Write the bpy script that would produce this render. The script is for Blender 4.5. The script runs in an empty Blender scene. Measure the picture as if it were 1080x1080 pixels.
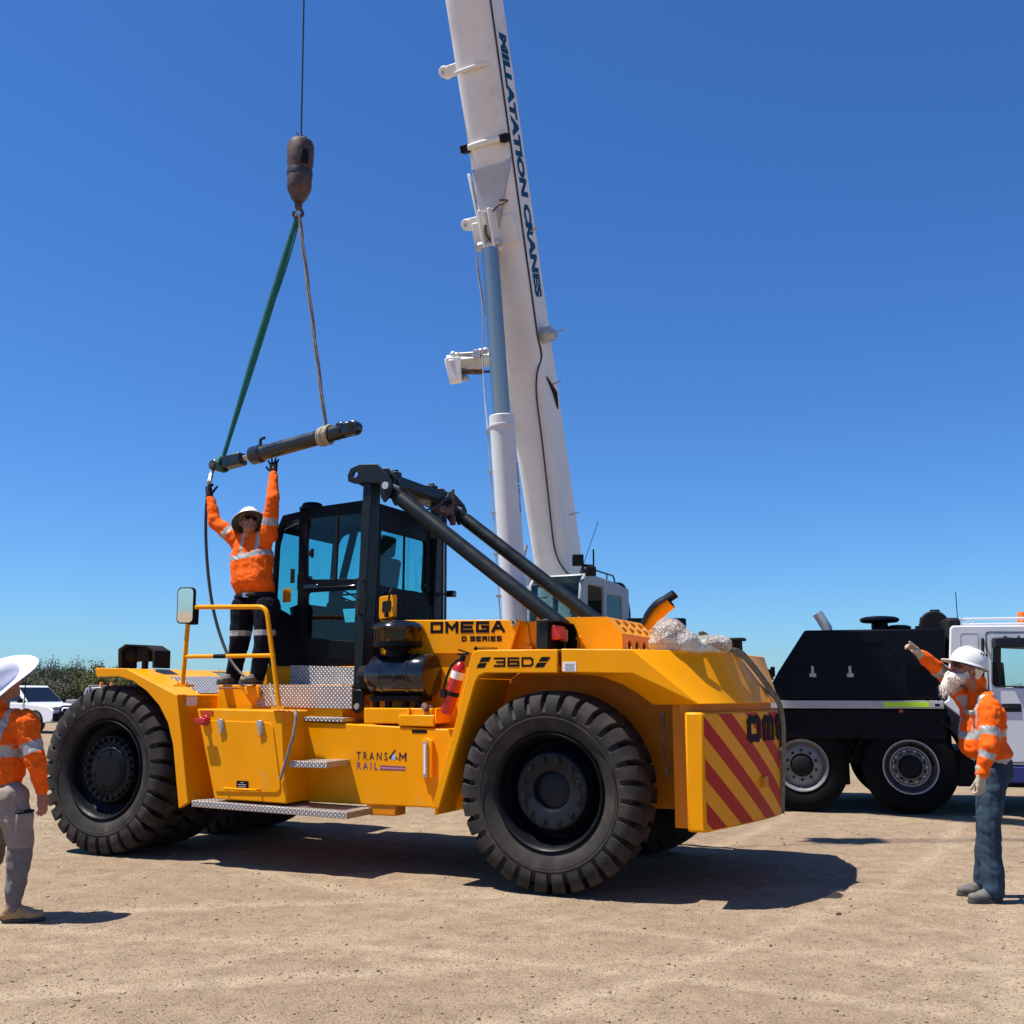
import bpy, bmesh, math, random
import numpy as np
from mathutils import Vector as Vec, Matrix, Quaternion, noise as mnoise
R_ = math.radians
random.seed(7)
rng = np.random.default_rng(11)
sc = bpy.context.scene
COL = sc.collection

# ------------------------------------------------------------------ camera, sky, sun, exposure
CAM_H, PITCH, FPX = 1.568, R_(9.91), 1080.0
cam = bpy.data.objects.new('camera', bpy.data.cameras.new('camera'))
COL.objects.link(cam)
cam.location = (0, 0, CAM_H)
cam.rotation_euler = (R_(90) + PITCH, 0, 0)
cam.data.sensor_width = 36; cam.data.lens = 36.0
cam.data.clip_start = 0.1; cam.data.clip_end = 20000
sc.camera = cam

SUN_DIR = Vec((-0.42, -0.065, 1.0)).normalized()
world = bpy.data.worlds.new('World'); sc.world = world
world.use_nodes = True
wn = world.node_tree; bg = wn.nodes['Background']
sky = wn.nodes.new('ShaderNodeTexSky'); sky.sky_type = 'NISHITA'
sky.sun_disc = False
sky.sun_elevation = math.asin(SUN_DIR.z)
sky.sun_rotation = math.atan2(SUN_DIR.x, SUN_DIR.y)
sky.altitude = 150; sky.air_density = 1.0; sky.dust_density = 0.3; sky.ozone_density = 2.0
hsv = wn.nodes.new('ShaderNodeHueSaturation'); hsv.inputs['Saturation'].default_value = 1.12
wn.links.new(sky.outputs[0], hsv.inputs['Color'])
tint = wn.nodes.new('ShaderNodeMix'); tint.data_type = 'RGBA'; tint.blend_type = 'MULTIPLY'; tint.inputs['Factor'].default_value = 1.0
tint.inputs['B'].default_value = (0.40, 0.685, 1.04, 1)          # deep, clean inland blue
wn.links.new(hsv.outputs[0], tint.inputs['A']); wn.links.new(tint.outputs['Result'], bg.inputs[0])
bg.inputs[1].default_value = 0.088
sl = bpy.data.lights.new('sun', 'SUN'); sl.energy = 5.0; sl.angle = R_(0.53); sl.color = (1.0, 0.955, 0.88)
sun = bpy.data.objects.new('sun', sl); COL.objects.link(sun)
sun.rotation_euler = SUN_DIR.to_track_quat('Z', 'Y').to_euler(); sun.location = (-20, -10, 50)
sc.view_settings.view_transform = 'Standard'; sc.view_settings.look = 'None'
sc.view_settings.exposure = 0.65; sc.view_settings.gamma = 1.0

# ------------------------------------------------------------------ geometry of the view (used to give traced outlines their real place)
def ray(px, py):
    x, u = px - 540, 540 - py
    return Vec((x, FPX*math.cos(PITCH) - u*math.sin(PITCH), FPX*math.sin(PITCH) + u*math.cos(PITCH)))
CAMP = Vec((0, 0, CAM_H))
def Y(px, py, y):
    r = ray(px, py); return CAMP + r*(y/r.y)
def G(px, py, z=0):
    r = ray(px, py); return CAMP + r*((z - CAM_H)/r.z)
PSI = R_(24.74)
VO = Vec((0.2646, 8.2948, 0)); VA = Vec((math.cos(PSI), -math.sin(PSI), 0)); VN = Vec((math.sin(PSI), math.cos(PSI), 0))
def vp(px, py, v):                       # point of the container handler lying v metres inside its near side
    r = ray(px, py); t = (v - (CAMP - VO).dot(VN))/r.dot(VN)
    d = CAMP + r*t - VO
    return Vec((d.dot(VA), v, d.z))
def V2W(p): return VO + VA*p[0] + VN*p[1] + Vec((0, 0, p[2]))

# ------------------------------------------------------------------ materials
def mat(name, col, rough=0.5, metal=0.0, var=0.0, vscale=6.0, bump=0.0, bscale=40.0, coat=0.0, col2=None, c2scale=3.0, c2lo=0.5, c2hi=0.65, spec=None, rvar=0.0):
    m = bpy.data.materials.new(name); m.use_nodes = True
    nt = m.node_tree; b = nt.nodes['Principled BSDF']
    b.inputs['Roughness'].default_value = rough; b.inputs['Metallic'].default_value = metal
    b.inputs['Base Color'].default_value = (*col, 1)
    if coat: b.inputs['Coat Weight'].default_value = coat; b.inputs['Coat Roughness'].default_value = 0.08
    if spec is not None: b.inputs['Specular IOR Level'].default_value = spec
    tc = nt.nodes.new('ShaderNodeTexCoord')
    src = None
    if col2:
        n = nt.nodes.new('ShaderNodeTexNoise'); n.inputs['Scale'].default_value = c2scale; n.inputs['Detail'].default_value = 8; n.inputs['Roughness'].default_value = 0.65
        nt.links.new(tc.outputs['Object'], n.inputs['Vector'])
        mr = nt.nodes.new('ShaderNodeMapRange'); mr.inputs['From Min'].default_value = c2lo; mr.inputs['From Max'].default_value = c2hi
        nt.links.new(n.outputs['Fac'], mr.inputs['Value'])
        mx = nt.nodes.new('ShaderNodeMix'); mx.data_type = 'RGBA'
        mx.inputs['A'].default_value = (*col, 1); mx.inputs['B'].default_value = (*col2, 1)
        nt.links.new(mr.outputs[0], mx.inputs['Factor']); src = mx.outputs['Result']
    if var:
        n = nt.nodes.new('ShaderNodeTexNoise'); n.inputs['Scale'].default_value = vscale; n.inputs['Detail'].default_value = 6
        nt.links.new(tc.outputs['Object'], n.inputs['Vector'])
        mr = nt.nodes.new('ShaderNodeMapRange'); mr.inputs['From Min'].default_value = 0.3; mr.inputs['From Max'].default_value = 0.7
        mr.inputs['To Min'].default_value = 1 - var; mr.inputs['To Max'].default_value = 1 + var
        nt.links.new(n.outputs['Fac'], mr.inputs['Value'])
        h = nt.nodes.new('ShaderNodeHueSaturation')
        if src: nt.links.new(src, h.inputs['Color'])
        else: h.inputs['Color'].default_value = (*col, 1)
        nt.links.new(mr.outputs[0], h.inputs['Value']); src = h.outputs[0]
    if src: nt.links.new(src, b.inputs['Base Color'])
    if rvar:
        n = nt.nodes.new('ShaderNodeTexNoise'); n.inputs['Scale'].default_value = 9; n.inputs['Detail'].default_value = 6
        nt.links.new(tc.outputs['Object'], n.inputs['Vector'])
        mr = nt.nodes.new('ShaderNodeMapRange'); mr.inputs['From Min'].default_value = 0.3; mr.inputs['From Max'].default_value = 0.7
        mr.inputs['To Min'].default_value = max(0, rough - rvar); mr.inputs['To Max'].default_value = rough + rvar
        nt.links.new(n.outputs['Fac'], mr.inputs['Value']); nt.links.new(mr.outputs[0], b.inputs['Roughness'])
    if bump:
        n = nt.nodes.new('ShaderNodeTexNoise'); n.inputs['Scale'].default_value = bscale; n.inputs['Detail'].default_value = 6
        nt.links.new(tc.outputs['Object'], n.inputs['Vector'])
        bp = nt.nodes.new('ShaderNodeBump'); bp.inputs['Strength'].default_value = 1.0; bp.inputs['Distance'].default_value = bump
        nt.links.new(n.outputs['Fac'], bp.inputs['Height']); nt.links.new(bp.outputs[0], b.inputs['Normal'])
    return m

def glass_mat(name, tint, refl=0.08):
    m = bpy.data.materials.new(name); m.use_nodes = True; nt = m.node_tree
    nt.nodes.remove(nt.nodes['Principled BSDF'])
    out = nt.nodes['Material Output']
    t = nt.nodes.new('ShaderNodeBsdfTransparent'); t.inputs[0].default_value = (*[c**.5 for c in tint], 1)      # panes are thin solids: light crosses two faces
    g = nt.nodes.new('ShaderNodeBsdfGlossy'); g.inputs['Roughness'].default_value = 0.03; g.inputs[0].default_value = (0.85, 0.95, 0.95, 1)
    f = nt.nodes.new('ShaderNodeFresnel'); f.inputs[0].default_value = 1.45
    mx = nt.nodes.new('ShaderNodeMixShader')
    ge = nt.nodes.new('ShaderNodeNewGeometry'); bf = nt.nodes.new('ShaderNodeMath'); bf.operation = 'SUBTRACT'; bf.inputs[0].default_value = 1.0; nt.links.new(ge.outputs['Backfacing'], bf.inputs[1])
    fm = nt.nodes.new('ShaderNodeMath'); fm.operation = 'MULTIPLY'; nt.links.new(f.outputs[0], fm.inputs[0]); nt.links.new(bf.outputs[0], fm.inputs[1])
    nt.links.new(fm.outputs[0], mx.inputs[0]); nt.links.new(t.outputs[0], mx.inputs[1]); nt.links.new(g.outputs[0], mx.inputs[2])
    nt.links.new(mx.outputs[0], out.inputs[0])
    return m

def tread_plate_mat(name, col, metal=0.85):
    # raised five-bar style lozenges: two crossed families of short bars as bump
    m = mat(name, col, 0.42, metal, var=0.10, vscale=14)
    nt = m.node_tree; b = nt.nodes['Principled BSDF']
    tc = nt.nodes['Texture Coordinate']
    sep = nt.nodes.new('ShaderNodeSeparateXYZ'); nt.links.new(tc.outputs['Object'], sep.inputs[0])
    def math_(op, a, b_=None, val=None):
        n = nt.nodes.new('ShaderNodeMath'); n.operation = op
        if hasattr(a, 'links') or not isinstance(a, (int, float)): nt.links.new(a, n.inputs[0])
        else: n.inputs[0].default_value = a
        if b_ is not None: nt.links.new(b_, n.inputs[1])
        if val is not None: n.inputs[1].default_value = val
        return n.outputs[0]
    yz = math_('ADD', sep.outputs[1], sep.outputs[2])
    p = math_('MULTIPLY', math_('ADD', sep.outputs[0], yz), val=74.0)
    q = math_('MULTIPLY', math_('SUBTRACT', sep.outputs[0], yz), val=74.0)
    # checker of diagonals
    a = math_('MULTIPLY', math_('SINE', p), math_('SINE', q))
    r = math_('POWER', math_('ABSOLUTE', a), val=0.6)
    bp = nt.nodes.new('ShaderNodeBump'); bp.inputs['Strength'].default_value = 1.0; bp.inputs['Distance'].default_value = 0.0085
    nt.links.new(r, bp.inputs['Height']); nt.links.new(bp.outputs[0], b.inputs['Normal'])
    return m

M = {}
M['yellow'] = mat('yellow_paint', (0.79, 0.300, 0.001), 0.36, var=0.05, vscale=2.5, rvar=0.12, spec=0.14, col2=(0.56, 0.31, 0.085), c2scale=4.5, c2lo=0.60, c2hi=0.90)
M['yellow_dusty'] = mat('yellow_paint_dusty', (0.62, 0.21, 0.004), 0.5, var=0.08, vscale=3, spec=0.25, col2=(0.45, 0.23, 0.06), c2scale=5, c2lo=0.58, c2hi=0.8)
M['red_stripe'] = mat('red_stripe_paint', (0.42, 0.007, 0.005), 0.4, spec=0.12)
M['decal'] = mat('dark_decal', (0.006, 0.005, 0.008), 0.6, spec=0.1)
M['decal_maroon'] = mat('maroon_decal', (0.045, 0.006, 0.018), 0.5)
M['decal_purple'] = mat('purple_decal', (0.17, 0.045, 0.16), 0.5)
M['decal_pink'] = mat('pink_decal', (0.55, 0.22, 0.26), 0.5)
M['decal_blue'] = mat('pale_blue_decal', (0.25, 0.45, 0.75), 0.5)
M['black'] = mat('black_paint', (0.0035, 0.0045, 0.007), 0.42, var=0.1, spec=0.12)
M['black_gloss'] = mat('black_gloss', (0.008, 0.009, 0.011), 0.12, coat=0.4)
M['matt_black'] = mat('matt_black', (0.008, 0.008, 0.009), 0.75, spec=0.2)
M['slate'] = mat('slate_paint', (0.007, 0.012, 0.016), 0.42, var=0.10, rvar=0.08, spec=0.25)
M['rubber'] = mat('tyre_rubber', (0.033, 0.030, 0.028), 0.8, var=0.30, vscale=7, col2=(0.075, 0.060, 0.048), c2scale=4, c2lo=0.46, c2hi=0.78, bump=0.0015, bscale=60, spec=0.15)
M['crane_rim_pale'] = mat('crane_rim_pale_grey', (.20, .20, .20), .5, .1, var=.2, vscale=9)
M['crane_rim'] = mat('crane_rim_grey', (.09, .09, .092), .45, .3, var=.15)
M['crane_rubber'] = mat('crane_tyre_rubber', (0.007, 0.007, 0.007), 0.85, var=0.2, spec=0.08)
M['rim'] = mat('wheel_rim_paint', (0.0055, 0.0065, 0.009), 0.45, rvar=0.1, spec=0.14)
M['steel'] = mat('bare_steel', (0.55, 0.56, 0.57), 0.28, 0.9, rvar=0.1)
M['chrome'] = mat('chromed_rod', (0.46, 0.40, 0.34), 0.30, 1.0)
M['galv'] = mat('galvanised', (0.48, 0.48, 0.47), 0.5, 0.6, var=0.15)
M['tread'] = tread_plate_mat('aluminium_tread_plate', (0.44, 0.41, 0.385))
M['cabglass'] = glass_mat('teal_cab_glass', (0.16, 0.66, 0.62))
M['carglass'] = glass_mat('grey_car_glass', (0.18, 0.24, 0.26))
M['craneglass'] = glass_mat('green_crane_glass', (0.22, 0.42, 0.42))
M['clearglass'] = glass_mat('clear_glass', (0.88, 0.95, 0.95))
M['amberbowl'] = glass_mat('smoked_bowl', (0.55, 0.42, 0.33))
M['mirror'] = mat('mirror_glass', (0.85, 0.87, 0.88), 0.02, 1.0)
M['seatcloth'] = mat('seat_cloth', (0.022, 0.025, 0.028), 0.9)
M['red'] = mat('red_enamel', (0.42, 0.010, 0.014), 0.28, coat=0.3)
M['redlens'] = mat('red_lens', (0.48, 0.022, 0.008), 0.3, coat=0.15)
M['white'] = mat('white_label', (0.72, 0.71, 0.70), 0.5)
M['craneWhite'] = mat('crane_cream_white', (0.76, 0.725, 0.67), 0.48, var=0.05, vscale=2, col2=(0.42, 0.36, 0.29), c2scale=1.6, c2lo=0.56, c2hi=0.85, rvar=0.08)
M['cylWhite'] = mat('crane_cylinder_white', (0.68, 0.67, 0.66), 0.4, var=0.05, vscale=2)
M['upperWhite'] = mat('crane_upper_white', (0.30, 0.30, 0.31), 0.4, var=0.05)
M['cabWhite'] = mat('cab_white', (0.60, 0.60, 0.62), 0.3, var=0.04, coat=0.3)
M['craneBlack'] = mat('crane_black', (0.0035, 0.004, 0.008), 0.45, var=0.15, spec=0.12)
M['craneBlue'] = mat('crane_blue', (0.008, 0.020, 0.16), 0.35, coat=0.2)
M['lettering_blue'] = mat('boom_letter_blue', (0.003, 0.062, 0.13), 0.5, spec=.2)
M['grey_plate'] = mat('grey_plate', (0.42, 0.43, 0.46), 0.5, var=0.06)
M['lime'] = mat('lime_reflective_tape', (0.48, 0.75, 0.02), 0.4)
M['stripgrey'] = mat('grey_strip', (0.40, 0.40, 0.38), 0.5, var=0.1)
M['amber'] = mat('amber_beacon', (0.75, 0.16, 0.01), 0.25, coat=0.4)
M['rust'] = mat('rusty_iron', (0.070, 0.048, 0.042), 0.6, 0.25, var=0.3, vscale=16, col2=(0.17, 0.075, 0.045), c2scale=7, c2lo=0.47, c2hi=0.68)
M['rope'] = mat('wire_rope', (0.05, 0.05, 0.055), 0.5, 0.5)
M['sling_green'] = mat('green_webbing', (0.004, 0.115, 0.088), 0.8, var=0.2, vscale=30)
M['sling_grey'] = mat('grey_webbing', (0.21, 0.20, 0.185), 0.9, var=0.25, vscale=25)
M['sling_tan'] = mat('tan_webbing', (0.34, 0.29, 0.21), 0.9, var=0.2, vscale=40)
M['olive'] = mat('olive_strap', (0.17, 0.15, 0.085), 0.9, var=0.3, vscale=25)
M['cylgrey'] = mat('ram_grey_paint', (0.009, 0.013, 0.016), 0.32, var=0.12, rvar=0.1, coat=0.15)
M['hose'] = mat('rubber_hose', (0.022, 0.022, 0.024), 0.55)
M['orange'] = mat('hivis_orange_cloth', (0.80, 0.112, 0.006), 0.85, var=0.12, vscale=10, bump=.008, bscale=15, spec=.15)
M['reflect'] = mat('silver_reflective_tape', (0.34, 0.33, 0.315), 0.45, 0.1, var=0.1, vscale=30)
M['navy'] = mat('navy_drill', (0.006, 0.007, 0.013), 0.9, var=0.15, vscale=14, bump=.006, bscale=15, spec=.1)
M['jeans'] = mat('blue_denim', (0.027, 0.047, 0.072), 0.9, var=0.30, vscale=9, bump=.007, bscale=13, spec=.15)
M['taupe'] = mat('taupe_drill', (0.26, 0.205, 0.165), 0.9, var=0.12, vscale=12, bump=.006, bscale=16)
M['taupe_dark'] = mat('taupe_drill_dark', (0.15, 0.13, 0.125), 0.9, var=0.12, vscale=12, bump=.006, bscale=16)
M['skin'] = mat('skin', (0.42, 0.20, 0.13), 0.55, var=0.10, vscale=18)
M['skin_tan'] = mat('tanned_skin', (0.30, 0.135, 0.085), 0.55, var=0.10, vscale=18)
M['beard'] = mat('white_beard', (0.74, 0.66, 0.56), 0.9, var=0.12, vscale=60, bump=0.004, bscale=90)
M['hatwhite'] = mat('hard_hat_white', (0.66, 0.67, 0.64), 0.35)
M['hub'] = mat('hub_paint', (0.008, 0.0105, 0.014), 0.42, rvar=.08, spec=.22)
M['hatcloth'] = mat('hat_brim_white', (0.72, 0.72, 0.80), 0.7)
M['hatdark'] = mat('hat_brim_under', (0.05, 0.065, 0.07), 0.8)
M['glove_black'] = mat('black_glove', (0.005, 0.005, 0.007), 0.85, spec=.1)
M['glove_tan'] = mat('tan_leather_glove', (0.42, 0.34, 0.25), 0.8, var=0.2, vscale=25)
M['boot_tan'] = mat('tan_boot_leather', (0.36, 0.23, 0.11), 0.75, var=0.2, vscale=20)
M['boot_grey'] = mat('grey_boot_leather', (0.10, 0.095, 0.085), 0.7, var=0.25, vscale=20)
M['boot_dark'] = mat('dark_boot_leather', (0.035, 0.032, 0.03), 0.7, var=0.25, vscale=20)
M['sole'] = mat('boot_sole', (0.05, 0.048, 0.045), 0.8)
M['sunglass'] = mat('sunglass_lens', (0.008, 0.008, 0.01), 0.1)
M['lip'] = mat('lip', (0.30, 0.11, 0.09), 0.5)
M['eye'] = mat('eye', (0.5, 0.47, 0.44), 0.3)
M['bark'] = mat('bark', (0.10, 0.075, 0.055), 0.9, var=0.2)
M['carwhite'] = mat('car_white', (0.78, 0.79, 0.80), 0.25, coat=0.4)
M['cargrey'] = mat('car_grey', (0.30, 0.31, 0.32), 0.3, coat=0.4)
M['plastic'] = None

# ------------------------------------------------------------------ mesh builder
ROOTM = {}
class MB:
    def __init__(s): s.bm = bmesh.new(); s.mi = 0; s.n = 0
    def _done(s):
        s.bm.faces.ensure_lookup_table()
        for f in s.bm.faces[s.n:]: f.material_index = s.mi
        s.n = len(s.bm.faces)
    def m(s, i): s.mi = i; return s
    def box(s, c, d, rot=None):
        mt = Matrix.Translation(Vec(c)) @ (rot.to_4x4() if rot else Matrix()) @ Matrix.Diagonal((d[0], d[1], d[2], 1))
        bmesh.ops.create_cube(s.bm, size=1, matrix=mt); s._done(); return s
    def box2(s, a, b):
        a, b = Vec(a), Vec(b); d = b - a
        return s.box((a + b)/2, (abs(d.x), abs(d.y), abs(d.z)))
    def prism(s, A, B):                     # two matching outlines of 3D points
        va = [s.bm.verts.new(p) for p in A]; vb = [s.bm.verts.new(p) for p in B]
        n = len(A)
        for i in range(n):
            j = (i + 1) % n
            s.bm.faces.new((va[i], va[j], vb[j], vb[i]))
        s.bm.faces.new(va[::-1]); s.bm.faces.new(vb); s._done(); return s
    def extr(s, pts, d):                    # outline of 3D points pushed along d
        d = Vec(d); pts = [Vec(p) for p in pts]
        return s.prism(pts, [p + d for p in pts])
    def plate(s, outer, holes, d):          # flat plate with holes
        d = Vec(d); e = []
        loops = []
        for lp in [outer] + list(holes):
            vs = [s.bm.verts.new(p) for p in lp]; loops.append(vs)
            for i in range(len(vs)): e.append(s.bm.edges.new((vs[i], vs[(i + 1) % len(vs)])))
        r = bmesh.ops.triangle_fill(s.bm, edges=e, use_beauty=True, use_dissolve=False)
        fs = [g for g in r['geom'] if isinstance(g, bmesh.types.BMFace)]
        mp = {}
        for lp in loops:
            for v in lp: mp[v] = s.bm.verts.new(v.co + d)
        for f in fs: s.bm.faces.new([mp[v] for v in reversed(f.verts)])
        for lp in loops:
            for i in range(len(lp)):
                a, b = lp[i], lp[(i + 1) % len(lp)]
                s.bm.faces.new((a, b, mp[b], mp[a]))
        s._done(); return s
    def cone(s, p0, p1, r0, r1=None, seg=24, caps=True):
        p0, p1 = Vec(p0), Vec(p1); r1 = r0 if r1 is None else r1
        d = p1 - p0; q = d.to_track_quat('Z', 'Y')
        A = []; B = []
        for i in range(seg):
            a = 2*math.pi*i/seg; c = Vec((math.cos(a), math.sin(a), 0))
            A.append(s.bm.verts.new(p0 + q @ (c*r0))); B.append(s.bm.verts.new(p1 + q @ (c*r1)))
        for i in range(seg):
            j = (i + 1) % seg; s.bm.faces.new((A[i], A[j], B[j], B[i]))
        if caps: s.bm.faces.new(A[::-1]); s.bm.faces.new(B)
        s._done(); return s
    def lathe(s, prof, p0, axis, seg=48, closed=False):   # prof: (radius, distance along the axis)
        p0 = Vec(p0); q = Vec(axis).to_track_quat('Z', 'Y'); rings = []
        for r, h in prof:
            if r < 1e-6: rings.append([s.bm.verts.new(p0 + q @ Vec((0, 0, h)))])
            else: rings.append([s.bm.verts.new(p0 + q @ Vec((r*math.cos(2*math.pi*i/seg), r*math.sin(2*math.pi*i/seg), h))) for i in range(seg)])
        pairs = list(zip(rings, rings[1:]))
        if closed: pairs.append((rings[-1], rings[0]))
        for a, b in pairs:
            for i in range(seg):
                j = (i + 1) % seg
                if len(a) == 1 and len(b) == 1: continue
                if len(a) == 1: s.bm.faces.new((a[0], b[j], b[i]))
                elif len(b) == 1: s.bm.faces.new((a[i], a[j], b[0]))
                else: s.bm.faces.new((a[i], a[j], b[j], b[i]))
        s._done(); return s
    def tube(s, pts, r, seg=10, caps=True, flat=None):
        pts = [Vec(p) for p in pts]; n = len(pts)
        rr = r if isinstance(r, (list, tuple)) else [r]*n
        T = [(pts[min(i + 1, n - 1)] - pts[max(i - 1, 0)]).normalized() for i in range(n)]
        up = Vec((0, 0, 1)) if abs(T[0].z) < 0.9 else Vec((0, 1, 0))
        if flat is not None: up = Vec(flat[0])
        nrm = (up - T[0]*up.dot(T[0])).normalized(); rings = []
        for i in range(n):
            nrm = (nrm - T[i]*nrm.dot(T[i])).normalized(); bi = T[i].cross(nrm)
            if flat is None: sc_ = (1, 1)
            else: sc_ = (flat[1], 1)
            rings.append([s.bm.verts.new(pts[i] + (nrm*math.cos(2*math.pi*k/seg)*sc_[0] + bi*math.sin(2*math.pi*k/seg)*sc_[1])*rr[i]) for k in range(seg)])
        for a, b in zip(rings, rings[1:]):
            for k in range(seg):
                j = (k + 1) % seg; s.bm.faces.new((a[k], a[j], b[j], b[k]))
        if caps: s.bm.faces.new(rings[0][::-1]); s.bm.faces.new(rings[-1])
        s._done(); return s
    def ball(s, c, r, sub=2, mt=None):
        m_ = Matrix.Translation(Vec(c)) @ (mt if mt else Matrix()) @ (Matrix.Diagonal((*r, 1)) if isinstance(r, (tuple, list)) else Matrix.Diagonal((r, r, r, 1)))
        bmesh.ops.create_icosphere(s.bm, subdivisions=sub, radius=1, matrix=m_); s._done(); return s
    def bolt(s, c, axis, r=0.02, h=0.015):
        c = Vec(c); s.cone(c, c + Vec(axis).normalized()*h, r, r*0.9, seg=6); return s
    def quad(s, a, b, c, d):
        s.bm.faces.new([s.bm.verts.new(p) for p in (a, b, c, d)]); s._done(); return s
    def build(s, name, mats, parent=None, bevel=0.0, smooth=35, world=False, seg=2, recalc=True):
        if recalc: bmesh.ops.recalc_face_normals(s.bm, faces=s.bm.faces[:])
        me = bpy.data.meshes.new(name)
        if world and parent is not None: s.bm.transform(ROOTM[root_of(parent).name].inverted())
        s.bm.to_mesh(me); s.bm.free()
        for m_ in (mats if isinstance(mats, (list, tuple)) else [mats]): me.materials.append(M[m_] if isinstance(m_, str) else m_)
        if smooth:
            me.polygons.foreach_set('use_smooth', [True]*len(me.polygons)); me.set_sharp_from_angle(angle=R_(smooth))
        ob = bpy.data.objects.new(name, me); COL.objects.link(ob)
        if parent is not None: ob.parent = parent
        if bevel:
            md = ob.modifiers.new('bevel', 'BEVEL'); md.width = bevel; md.segments = seg; md.limit_method = 'ANGLE'; md.angle_limit = R_(38); md.use_clamp_overlap = True
            md.harden_normals = False
        return ob
def root_of(o):
    while o.parent is not None: o = o.parent
    return o
def tag(o, label=None, cat=None, group=None, kind=None):
    if label: o['label'] = label
    if cat: o['category'] = cat
    if group: o['group'] = group
    if kind: o['kind'] = kind
    return o
def empty(name, loc, label, cat, rz=0.0, group=None):
    o = bpy.data.objects.new(name, None); COL.objects.link(o)
    o.location = loc; o.rotation_euler = (0, 0, rz); o.empty_display_size = 0.3
    ROOTM[o.name] = Matrix.Translation(Vec(loc)) @ Matrix.Rotation(rz, 4, 'Z')
    return tag(o, label, cat, group)
def copy_tree(o, parent=None):
    c = o.copy(); COL.objects.link(c)
    if parent is not None: c.parent = parent
    for ch in [x for x in COL.objects if x.parent == o and x != c]: copy_tree(ch, c)
    return c
def spline(pts, k=8):
    pts = [Vec(p) for p in pts]; P = [pts[0]*2 - pts[1]] + pts + [pts[-1]*2 - pts[-2]]; out = []
    for i in range(1, len(P) - 2):
        p0, p1, p2, p3 = P[i-1:i+3]
        for j in range(k):
            t = j/k
            out.append(0.5*((2*p1) + (p2 - p0)*t + (2*p0 - 5*p1 + 4*p2 - p3)*t*t + (3*p1 - p0 - 3*p2 + p3)*t**3))
    out.append(pts[-1]); return out
def rounded(pts, r, k=5):                  # round the corners of a closed 3D outline
    pts = [Vec(p) for p in pts]; n = len(pts); out = []
    for i in range(n):
        p, a, b = pts[i], pts[i-1], pts[(i+1) % n]
        ri = r[i] if isinstance(r, (list, tuple)) else r
        if ri <= 0: out.append(p); continue
        da, db = (a - p), (b - p); ra = min(ri, da.length*0.45); rb = min(ri, db.length*0.45)
        A = p + da.normalized()*ra; B = p + db.normalized()*rb
        for j in range(k + 1):
            t = j/k; out.append(A*(1-t)**2 + p*2*t*(1-t) + B*t*t)
    return out
def bendpath(pts, r, k=6):                 # open path with rounded corners
    pts = [Vec(p) for p in pts]; out = [pts[0]]
    for i in range(1, len(pts) - 1):
        p, a, b = pts[i], pts[i-1], pts[i+1]; ra = min(r, (a-p).length*0.48, (b-p).length*0.48)
        A = p + (a-p).normalized()*ra; B = p + (b-p).normalized()*ra
        for j in range(k + 1):
            t = j/k; out.append(A*(1-t)**2 + p*2*t*(1-t) + B*t*t)
    out.append(pts[-1]); return out

# --- block lettering: each glyph a list of strokes on a unit box
GL = {
 'O': [[(0,0),(1,0),(1,1),(0,1),(0,0)]], 'D': [[(0,0),(0.8,0),(1,0.2),(1,0.8),(0.8,1),(0,1),(0,0)]],
 'M': [[(0,0),(0,1),(0.5,0.35),(1,1),(1,0)]], 'E': [[(1,0),(0,0),(0,1),(1,1)],[(0,0.5),(0.9,0.5)]],
 'G': [[(1,1),(0,1),(0,0),(1,0),(1,0.5),(0.5,0.5)]], 'A': [[(0,0),(0.42,1),(0.58,1),(1,0)],[(0.2,0.33),(0.8,0.33)]],
 'S': [[(1,1),(0,1),(0,0.5),(1,0.5),(1,0),(0,0)]], 'R': [[(0,0),(0,1),(1,1),(1,0.5),(0,0.5)],[(0.55,0.5),(1,0)]],
 'I': [[(0.5,0),(0.5,1)]], '3': [[(0,1),(1,1),(1,0),(0,0)],[(0.25,0.5),(1,0.5)]], '6': [[(1,1),(0,1),(0,0),(1,0),(1,0.52),(0,0.52)]],
 'o': [[(0.15,0),(0.85,0),(1,0.15),(1,0.85),(0.85,1),(0.15,1),(0,0.85),(0,0.15),(0.15,0)]],
 'm': [[(0,0),(0,0.85),(0.15,1),(0.85,1),(1,0.85),(1,0)],[(0.5,1),(0.5,0)]],
 'e': [[(1,0),(0.15,0),(0,0.15),(0,0.85),(0.15,1),(1,1)],[(0,0.5),(0.9,0.5)]],
 'g': [[(1,1),(0.15,1),(0,0.85),(0,0.15),(0.15,0),(1,0),(1,0.5),(0.6,0.5)]],
 'a': [[(0,0),(0,0.85),(0.15,1),(0.85,1),(1,0.85),(1,0)],[(0,0.42),(1,0.42)]],
}
def block_text(mb, txt, place, w, h, gap, th, narrow=('I',)):
    # place(x, z, d) -> 3D, x along the line, z up, d out of the surface
    x = 0.0; k = 0
    for ch in txt:
        if ch == ' ': x += w*0.55; continue
        cw = th if ch in narrow else w
        for st in GL[ch]:
            for (a, b) in zip(st, st[1:]):
                A = np.array([x + th/2 + a[0]*(cw - th), th/2 + a[1]*(h - th)]); B = np.array([x + th/2 + b[0]*(cw - th), th/2 + b[1]*(h - th)])
                if ch in narrow: A[0] = B[0] = x + th/2
                d = (B - A)/max(1e-6, np.linalg.norm(B - A)); n = np.array([-d[1], d[0]])*th/2; e = d*th*0.5
                q = [A - e - n, B + e - n, B + e + n, A - e + n]
                dd = 0.002 + 0.00025*(k % 9); k += 1
                mb.prism([place(p[0], p[1], 0.0005) for p in q], [place(p[0], p[1], dd) for p in q])
        x += cw + gap
    return x - gap
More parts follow.
